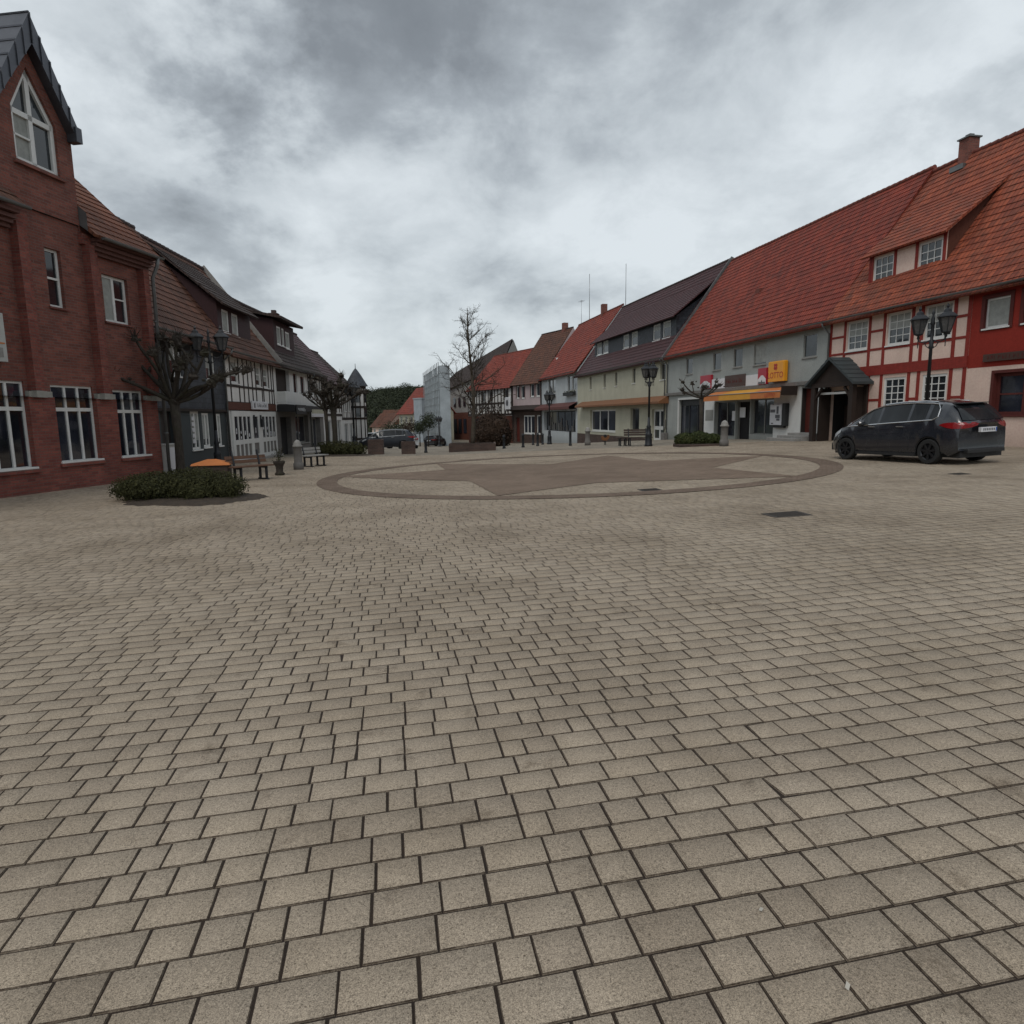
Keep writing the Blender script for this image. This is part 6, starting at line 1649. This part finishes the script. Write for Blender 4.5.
# tall bare tree in the long planter
def bare_tree(loc, label, H, seed, tr_r=.13, low=1.6):
    rnd = random.Random(seed); t = thing('bare_tree', label, 'tree', loc, 0)
    tr = MB(); tw = MB(); pts = []; rs = []; n = 14
    p = Vector((0, 0, 0))
    for i in range(n + 1):
        q = i / n; pts.append(Vector((.12 * math.sin(q * 5), .1 * math.cos(q * 4) - .1, H * q))); rs.append(tr_r * (1 - q) ** .8 + .012)
    tr.tube(pts, rs, 9)
    def branch(p, d, ln, r, depth):
        mbx = tr if depth == 0 else tw
        pp, dd = limb(mbx, p, d, ln, r, r * .35, .13, 6, .045 if depth < 2 else .0, rnd)
        if depth >= 3: return
        k = {0: 8, 1: 6, 2: 3}[depth]
        for j in range(k):
            i = rnd.randint(1, 6); b = pp[min(i, len(pp) - 1)]; base_d = (pp[min(i, len(pp) - 1)] - pp[max(i - 1, 0)]).normalized()
            nd = (base_d * .8 + Vector((rnd.gauss(0, .7), rnd.gauss(0, .7), rnd.gauss(.15, .4)))).normalized()
            branch(b, nd, ln * rnd.uniform(.35, .6), max(r * .42, .0045), depth + 1)
    nb = 17
    for j in range(nb):
        q = (low + (H * .93 - low) * (j / nb) ** .95) / H; i = q * n; b = pts[int(i)].lerp(pts[min(int(i) + 1, n)], i - int(i))
        a = j * 2.4 + rnd.uniform(-.4, .4); e = R(rnd.uniform(12, 40) + 30 * q)
        ln = (H * .30) * (1.05 - q) + .5
        branch(b, Vector((math.cos(a) * math.cos(e), math.sin(a) * math.cos(e), math.sin(e))), ln, tr_r * (.5 - .33 * q), 0)
    tr.build('trunk', M['bark'], t); tw.build('crown', M['bark_dark'], t)
    return t
bare_tree((-2.3, 38.9, gz(-2.3, 38.9) + .3), 'tall bare tree rising from the long low planter in the street', 7.9, 17)
# round clipped trees up the street
def ball_tree(loc, label, h, r, seed, mat='forest', group='small round trees along the street'):
    rnd = random.Random(seed); t = thing('round_tree', label, 'tree', loc, 0, group)
    m = MB(); m.tube([(0, 0, 0), (0, 0, h - r)], [.09, .06], 7); m.build('trunk', M['bark_dark'], t)
    f = MB()
    for _ in range(1100):
        d = Vector((rnd.gauss(0, 1), rnd.gauss(0, 1), rnd.gauss(0, 1))).normalized(); k = rnd.uniform(.35, 1.08) + .15 * mnoise.noise(d * 2.5 + Vector((seed, 0, 0)))
        f.leaf(d * r * k + Vector((0, 0, h)), .2, .6, d)
    f.build('crown', M[mat], t, recalc=False)
for i, (px, Y, h, r, lab, mt) in enumerate(((430, 84, 3.2, 1.15, 'round clipped tree in front of the scaffolded building', 'forest'), (421.5, 88, 2.5, .9, 'smaller round tree just left of the clipped one before the scaffolding', 'forest'), (412, 96, 2.6, 1.3, 'olive-brown bushy tree before the cream gabled house', 'beech'), (402, 100, 2.4, 1.4, 'bushy tree above the roof of the dark blue car', 'forest'), (392, 104, 2.3, 1.5, 'dark bushy tree farthest left behind the dark blue car', 'forest'))):
    ball_tree(at(px, Y), lab, h, r, i + 3, mt)
# hill and woods behind the town
vs = []; fs = []
NX, NY = 40, 14
for j in range(NY):
    for i in range(NX):
        x = -190 + 330 * i / (NX - 1); y = 190 + 170 * j / (NY - 1); q = j / (NY - 1)
        z = -4 + 17 * math.sin(min(1, q * 1.25) * PI / 2) * (1 - .25 * abs(x + 40) / 190) + 1.5 * mnoise.noise(Vector((x * .02, y * .02, 0)))
        vs.append((x, y, z))
for j in range(NY - 1):
    for i in range(NX - 1): a = j * NX + i; fs.append((a, a + 1, a + NX + 1, a + NX))
me = bpy.data.meshes.new('hill'); me.from_pydata(vs, [], fs); me.materials.append(M['wood_floor']); o = bpy.data.objects.new('hill', me); COL.objects.link(o); tag(o, kind='structure')
f = MB(); rnd = random.Random(77)
for k in range(760):
    x = rnd.uniform(-150, 60) if k % 2 else rnd.uniform(-78, -24); q = rnd.random() ** .8; y = 192 + 165 * q
    z = -4 + 17 * math.sin(min(1, q * 1.25) * PI / 2) * (1 - .25 * abs(x + 40) / 190)
    r = rnd.uniform(2.2, 4.2); hh = rnd.uniform(.0, .8) + 3.4 * mnoise.noise(Vector((x * .055, y * .02, 3.3))) * q + 1.8 * mnoise.noise(Vector((x * .21, y * .05, 1.3))) - max(0, -46 - x) * .16 * q
    vis = -75 < x < -20
    for _ in range(300 if vis else 40):
        d = Vector((rnd.gauss(0, 1), rnd.gauss(0, 1), rnd.gauss(.2, 1))).normalized(); kk = rnd.uniform(.6, 1.12)
        f.leaf((x + d.x * r * kk, y + d.y * r * kk, z + hh + d.z * r * kk * .9), rnd.uniform(.35, .75) if vis else 2.6, .7, d)
o = f.build('hillside_wood', M['forest'], recalc=False); tag(o, 'dark green wooded hillside rising behind the end of the street', 'woods', kind='stuff')
# ================================================================== CARS
def car(label, cat_name, loc, rz, paint, dims, group='parked cars', detail=True, tall=True):
    L, W, H, wb, fo, wr = dims     # length, width, height, wheelbase, front overhang, wheel radius
    t = thing(cat_name, label, 'car', loc, rz, group)
    xr = L - fo - wb; xf = L - fo              # wheel centres measured from the rear end
    hw = W / 2
    # stations: x, belt z, roof-edge z, roof z, half width low, half width belt, half width roof, mode
    zb_r, zb_f = .60 * H + .05, .565 * H
    k = H / 1.62
    prof = [  # x, z_belt, z_top, roofness (1 = full cabin, 0 = bonnet)
        (.00, .96 * k, 1.03 * k, .0), (.10, 1.04 * k, 1.14 * k, .1), (.31, 1.10 * k, 1.36 * k, .8), (.54, 1.125 * k, 1.515 * k, 1), (.76, 1.125 * k, 1.56 * k, 1), (.98, 1.115 * k, 1.585 * k, 1),
        (1.08, 1.11 * k, 1.605 * k, 1), (1.55, 1.085 * k, 1.62 * k, 1), (1.63, 1.08 * k, 1.62 * k, 1), (2.0, 1.06 * k, 1.61 * k, 1), (2.52, 1.035 * k, 1.575 * k, 1), (2.60, 1.03 * k, 1.565 * k, 1),
        (2.90, 1.01 * k, 1.49 * k, 1), (3.15, .995 * k, 1.38 * k, 1), (3.4, .98 * k, 1.245 * k, 1), (3.62, .965 * k, 1.12 * k, .8), (3.80, .94 * k, 1.03 * k, .3), (4.05, .89 * k, .965 * k, 0), (4.28, .81 * k, .88 * k, 0), (4.44, .71 * k, .78 * k, 0), (4.53, .62 * k, .70 * k, 0), (4.56, .5 * k, .56 * k, 0)]
    sx = L / 4.56
    base = [(p[0] * sx, *p[1:]) for p in prof]
    # extra stations around the wheels
    xs = sorted({round(p[0], 4) for p in base} | {round(c + wr * 1.16 * q, 4) for c in (xr, xf) for q in (-1.0, -.93, -.8, -.6, -.3, 0, .3, .6, .8, .93, 1.0)})
    xs2 = [xs[0]]
    for x in xs[1:]:
        if x - xs2[-1] > .018 or x in [round(p[0], 4) for p in base]: xs2.append(x)
    bx_ = [p[0] for p in base]
    def ip(x, j): return float(np.interp(x, bx_, [p[j] for p in base]))
    def ring(x):
        zbelt, ztop, rf = ip(x, 1), ip(x, 2), ip(x, 3)
        e = 1.0
        if x < .5 * sx: e = 1 - .10 * (1 - x / (.5 * sx)) ** 2
        if x > L - .9: e = 1 - .26 * ((x - (L - .9)) / .9) ** 2.2
        w_ = hw * e
        zs = .22 * k
        if x < .25: zs = .22 * k + .14 * (1 - x / .25)
        if x > L - .35: zs = .2 * k + .08 * ((x - L + .35) / .35)
        arch = 0
        for c in (xr, xf):
            d = abs(x - c) / (wr * 1.16)
            if d < 1: arch = wr + wr * 1.13 * math.sqrt(1 - d * d)
        z0 = max(zs, arch)
        z1 = max(.34 * k, z0 + .02); z2 = max(.55 * k, z1 + .012); z3 = max(.82 * k, z2 + .01)
        z3 = min(z3, zbelt - .05); z2 = min(z2, z3 - .01); z1 = min(z1, z2 - .01); z0 = min(z0, z1 - .005)
        wt = w_ * ((.70 - .05 * max(0, 1 - x / 1.1)) * rf + .86 * (1 - rf))
        zt = ztop - .06 * rf - .04 * (1 - rf)
        P = [(w_ * .93, z0), (w_ * .985, z1), (w_ * 1.0, z2), (w_ * .985, z3), (w_ * .945, zbelt), (wt, zt), (wt * .82, ztop - .012), (wt * .4, ztop + .008 * rf), (0, ztop + .012 * rf)]
        return P
    def bulge(x, y, z):
        a = min(1.0, abs(y) / hw); xr0 = -L / 2 + .75
        if x < xr0: x += .20 * a ** 3 * ((xr0 - x) / .75) ** 1.5
        xf0 = L / 2 - .95
        if x > xf0: x -= .30 * a ** 2.6 * ((x - xf0) / .95) ** 1.3
        return (x, y, z)
    def surf_y(x, z):       # half width of the body skin at height z
        P = ring(max(0, min(L, x))); zs_ = [p[1] for p in P]; ys_ = [p[0] for p in P]
        return float(np.interp(z, zs_, ys_))
    rings = [ring(x) for x in xs2]; NR = len(rings[0])
    body = MB(); glass = MB()
    # vertices left (+y) and right (-y); rake of the tail and nose with height
    def V(i, j, s):
        y, z = rings[i][j]; x = xs2[i]
        return bulge(x - L / 2, y * s, z)
    cab = lambda x: .36 * sx < x < 3.70 * sx
    pill = [(.98 * sx, 1.08 * sx), (1.55 * sx, 1.63 * sx), (2.52 * sx, 2.60 * sx)]
    vid = {}
    def vi(i, j, s):
        if rings[i][j][0] == 0: s = 1
        key = (i, j, s)
        if key not in vid: vid[key] = len(body.v); body.v.append(V(i, j, s))
        return vid[key]
    for i in range(len(xs2) - 1):
        xm = (xs2[i] + xs2[i + 1]) / 2
        for j in range(NR - 1):
            for s in (1, -1):
                g = False
                if j == 4 and .76 * sx < xm < 3.42 * sx and not any(a - .001 <= xm <= b + .001 for a, b in pill): g = True
                if j >= 5 and 2.9 * sx < xm < 3.80 * sx: g = True       # windscreen
                q = (vi(i, j, s), vi(i + 1, j, s), vi(i + 1, j + 1, s), vi(i, j + 1, s))
                q = tuple(dict.fromkeys(q))
                body.f.append(q if s > 0 else q[::-1]); body.m.append(0)
                if g:
                    body.m[-1] = 1
    # end caps
    for i, flip in ((0, False), (len(xs2) - 1, True)):
        for j in range(NR - 2):
            q = (vi(i, j, 1), vi(i, j, -1), vi(i, j + 1, -1), vi(i, j + 1, 1)); body.f.append(q if not flip else q[::-1]); body.m.append(0)
        q = tuple(dict.fromkeys((vi(i, NR - 2, 1), vi(i, NR - 2, -1), vi(i, NR - 1, 1)))); body.f.append(q if not flip else q[::-1]); body.m.append(0)
    # split glass faces off into their own mesh
    gf = [f for f, m_ in zip(body.f, body.m) if m_ == 1]; bf = [(f) for f, m_ in zip(body.f, body.m) if m_ == 0]
    body.f = bf; body.m = [0] * len(bf)
    bo = body.build('body', M[paint], t, smooth=True)
    md = bo.modifiers.new('bev', 'EDGE_SPLIT'); md.split_angle = R(38)
    gm = MB()
    for f in gf: gm.face([body.v[i] for i in f])
    go = gm.build('side_window', M['car_glass'], t, recalc=True)
    # rear screen laid on the tailgate
    hx = -L / 2
    rs_ = MB()
    def tail(y, z):   # x of the tail surface at height z
        return bulge(float(np.interp(z, [1.03 * k, 1.14 * k, 1.36 * k, 1.515 * k], [0.0, .10 * sx, .31 * sx, .54 * sx])) + hx, y, z)[0] - .012
    nseg = 8; ys = [-.62 * hw / .9 + 1.24 * hw / .9 * i / nseg for i in range(nseg + 1)]
    for i in range(nseg):
        for z0, z1, w0, w1 in ((1.10 * k, 1.14 * k, 1.14, 1.12), (1.14 * k, 1.36 * k, 1.12, 1.0), (1.36 * k, 1.50 * k, 1.0, .93)):
            a, b = ys[i], ys[i + 1]; rs_.face([(tail(a * w0, z0), a * w0, z0), (tail(b * w0, z0), b * w0, z0), (tail(b * w1, z1), b * w1, z1), (tail(a * w1, z1), a * w1, z1)])
    rs_.build('rear_screen', M['car_glass'], t)
    # spoiler, bumper, sill, plate, lamps
    m = MB(); m.cbox(hx + .38 * sx, hx + .62 * sx, -hw * .55, hw * .55, 1.505 * k, 1.53 * k, .01); m.build('spoiler', M['plastic'], t)
    def rear_x(z): return float(np.interp(z, [0, 1.03 * k, 1.14 * k, 1.36 * k, 1.515 * k], [0, 0, .10 * sx, .31 * sx, .54 * sx])) + hx
    m = MB()
    for s in (1, -1):
        # lamp wraps from the tailgate round the corner along the flank
        cols = []
        for q in (.46, .62, .76, .88, .95): cols.append(lambda z, q=q: bulge(rear_x(z), s * q * surf_y(.02, z), z))
        for xx in (.06, .18, .34, .50, .62): cols.append(lambda z, xx=xx: bulge(hx + xx, s * surf_y(xx, z), z))
        zlo = [.97, .93, .91, .90, .90, .90, .90, .92, .955, .985]; zhi = [1.02, 1.03, 1.04, 1.045, 1.05, 1.05, 1.055, 1.05, 1.035, 1.0]
        def off(p):
            v = Vector((p[0], p[1], p[2])); n = Vector((-.9 if v.x < hx + .16 else -.15, s * (.35 if v.x < hx + .16 else 1), .1)).normalized(); return tuple(v + n * .014)
        for c in range(len(cols) - 1):
            for h in range(3):
                f0, f1 = h / 3, (h + 1) / 3
                Z = lambda c_, f: (zlo[c_] + (zhi[c_] - zlo[c_]) * f) * k
                m.face([off(cols[c](Z(c, f0))), off(cols[c + 1](Z(c + 1, f0))), off(cols[c + 1](Z(c + 1, f1))), off(cols[c](Z(c, f1)))])
    m.build('tail_light', M['tail'], t, recalc=False)
    m = MB()
    for s in (1, -1):
        xs_ = [3.98, 4.12, 4.26, 4.38]; lo = [.80, .74, .68, .64]; hi = [.865, .84, .80, .74]
        for c in range(3):
            P = []
            for (c_, z_) in ((c, lo), (c + 1, lo), (c + 1, hi), (c, hi)):
                z1_ = z_[c_] * k; p = bulge(xs_[c_] * sx + hx, s * surf_y(xs_[c_] * sx, z1_), z1_); P.append((p[0] + .006, p[1] + s * .012, p[2] + .004))
            m.face(P)
    m.build('headlight', M['headl'], t, recalc=False)
    m = MB(); m.cbox(hx - .03, hx + .05, -.27, .27, .80 * k, .915 * k, .006); po = m.build('number_plate', M['signwhite'], t)
    m = MB(); m.box(hx - .033, hx - .0305, -.262, -.222 + .0, .812 * k, .905 * k); y = -.19; rr = random.Random(2)
    m.build('plate_band', M['signblue'], po)
    m = MB()
    for q in range(7):
        m.box(hx - .033, hx - .0305, -.19 + q * .06, -.155 + q * .06, .83 * k, .89 * k)
    m.build('plate_print', M['signgrey'], po)
    m = MB(); m.cbox(hx - .012, hx + .3, -hw * .70, hw * .70, .30 * k, .40 * k, .03); m.box(hx + .15, -hx - .3, -hw * .8, hw * .8, .18 * k, .5 * k)
    m.cbox(-hx - .35, -hx + .01, -hw * .66, hw * .66, .26 * k, .48 * k, .03); m.build('bumper', M['plastic'], t)
    m = MB()
    for s in (1, -1):
        for c in (xr, xf):
            cx = c + hx; m.box(cx - wr * 1.2, cx + wr * 1.2, s * hw * .45, s * hw * .72, .25, .95 * k * .8)
            pts = [(cx + wr * 1.16 * math.cos(a), s * hw * .955, wr + wr * 1.14 * math.sin(a)) for a in np.linspace(-.1, PI + .1, 18)]
            m.tube(pts, .02, 5)
        m.box(xr + wr * 1.15 + hx, xf - wr * 1.15 + hx, s * hw * .90, s * hw * .985, .19 * k, .27 * k)
    m.build('wheel_arch', M['plastic'], t)
    # chrome window line
    m = MB()
    for s in (1, -1):
        pass
        low = [(x * sx + hx, s * (hw * .952), ip(x * sx, 1) + .005) for x in (.86, 1.1, 1.6, 2.2, 2.9, 3.4, 3.66)]
        top = [(x * sx + hx, s * hw * (.72 if x < 3.3 else .76), ip(x * sx, 2) - .055) for x in (3.4, 3.15, 2.9, 2.5, 2.0, 1.5, 1.0, .84)]
        pts = low + [(3.58 * sx + hx, s * hw * .86, 1.07 * k)] + top + [(.74 * sx + hx, s * hw * .80, 1.40 * k), (.74 * sx + hx, s * hw * .89, 1.20 * k), low[0]]
        m.tube(pts, .014, 5)
        if detail: m.tube([(x * sx + hx, s * hw * .60, ip(x * sx, 2) - .012) for x in (.95, 1.3, 2.0, 2.6)], .018, 5)
    m.build('window_trim', M['chrome'], t)
    m = MB()
    for s in (1, -1): m.blob((3.05 * sx + hx, s * hw * 1.07, 1.06 * k), .13, 2, .05, 3, (.8, 1, .7))
    m.build('door_mirror', M[paint], t)
    m = MB()
    for s in (1, -1):
        for x0 in (1.62, 2.56):
            m.obox(((x0 + .08) * sx + hx, s * hw * .985, .96 * k), ((x0 + .3) * sx + hx, s * hw * .985, .965 * k), .03, .025)
    m.build('door_handle', M['chrome'], t)
    if detail:
        m = MB()
        for s in (1, -1):
            for xx in (1.5, 2.5, 3.42):
                pts = [(xx * sx + hx + dx, s * (hw * f + .002), z * k) for dx, f, z in ((-.03, .945, .96), (0, .987, .80), (0, 1.0, .56), (.03, .986, .36))]; m.tube(pts, .005, 4)
        m.build('door_seam', M['plastic'], t)
    # wheels
    for s in (1, -1):
        for c in (xr, xf):
            cx = c + hx; y0 = s * (hw - .22); y1 = s * (hw - .015)
            m = MB(); n = 28; prof2 = [(wr * .66, y1), (wr * .92, y1 + s * .004), (wr * .99, y1 - s * .025), (wr, y1 - s * .06), (wr, y0 + s * .03), (wr * .9, y0)]
            b = len(m.v)
            for r, y in prof2:
                for q in range(n): a = 2 * PI * q / n; m.v.append((cx + r * math.cos(a), y, wr + r * math.sin(a)))
            for i in range(len(prof2) - 1):
                for q in range(n): m.f.append((b + i * n + q, b + i * n + (q + 1) % n, b + (i + 1) * n + (q + 1) % n, b + (i + 1) * n + q)); m.m.append(0)
            wo = m.build('wheel', M['rubber'], t, smooth=False)
            m = MB(); m.v = []; 
            for q in range(n): a = 2 * PI * q / n; m.v.append((cx + wr * .665 * math.cos(a), y1 - s * .045, wr + wr * .665 * math.sin(a)))
            m.f.append(tuple(range(n))); m.m.append(0)
            for q in range(7):
                a = 2 * PI * q / 7 + .2
                m.obox((cx, y1 - s * .02, wr), (cx + wr * .64 * math.cos(a), y1 - s * .012, wr + wr * .64 * math.sin(a)), .03, .055, (math.sin(a), 0, -math.cos(a)))
            for q in range(n):
                a = 2 * PI * q / n; a2 = 2 * PI * (q + 1) / n
                m.face([(cx + wr * .66 * math.cos(a), y1, wr + wr * .66 * math.sin(a)), (cx + wr * .66 * math.cos(a2), y1, wr + wr * .66 * math.sin(a2)), (cx + wr * .60 * math.cos(a2), y1 - s * .02, wr + wr * .60 * math.sin(a2)), (cx + wr * .60 * math.cos(a), y1 - s * .02, wr + wr * .60 * math.sin(a))])
            m.build('rim', M['rim'], wo)
    return t
GT = (4.56, 1.82, 1.68, 2.78, .86, .335)
# main car: rear-left wheel near (11.14,17.36), nose pointing up and left
def place(rl, head, dims):
    L, W, H, wb, fo, wr = dims; f = Vector((math.sin(head), math.cos(head))); rt = Vector((f.y, -f.x))
    rear_ax = Vector(rl) + rt * (W / 2 - .1); c = rear_ax + f * (L / 2 - (L - fo - wb))
    return c
HEAD = R(-17.5)
c = place((11.14, 17.3), HEAD, GT)
z = gz(c.x, c.y)
t = car('dark grey compact people carrier parked in front of the red half-timbered house', 'parked_car', (c.x, c.y, z), PI / 2 - HEAD, 'paint_grey', GT)
# lean with the slope of the square
t.rotation_mode = 'QUATERNION'
nrm = Vector((-(gz(c.x + 1, c.y) - gz(c.x - 1, c.y)) / 2, -(gz(c.x, c.y + 1) - gz(c.x, c.y - 1)) / 2, 1)).normalized()
t.rotation_quaternion = Vector((0, 0, 1)).rotation_difference(nrm) @ Quaternion((0, 0, 1), PI / 2 - HEAD)
x, y, z = at(389, 54)
car('dark blue estate car seen side-on behind the two square planters', 'parked_car', (x, y, z), R(189), 'paint_blue', (4.6, 1.8, 1.6, 2.75, .9, .33), detail=False)
x, y, z = at(374, 60)
car('white car mostly hidden behind the left end of the dark blue estate', 'parked_car', (x, y, z), R(160), 'paint_white', (4.1, 1.72, 1.5, 2.5, .85, .31), detail=False)
x, y, z = at(411, 60)
car('white car showing at the right end of the dark blue estate', 'parked_car', (x - .6, y, z), R(120), 'paint_white', (4.1, 1.72, 1.5, 2.5, .85, .31), detail=False)
x, y, z = at(437, 88)
car('small black car parked in the distance before the scaffolded building', 'parked_car', (x, y, z), R(70), 'paint_black', (4.0, 1.7, 1.5, 2.5, .8, .31), detail=False)
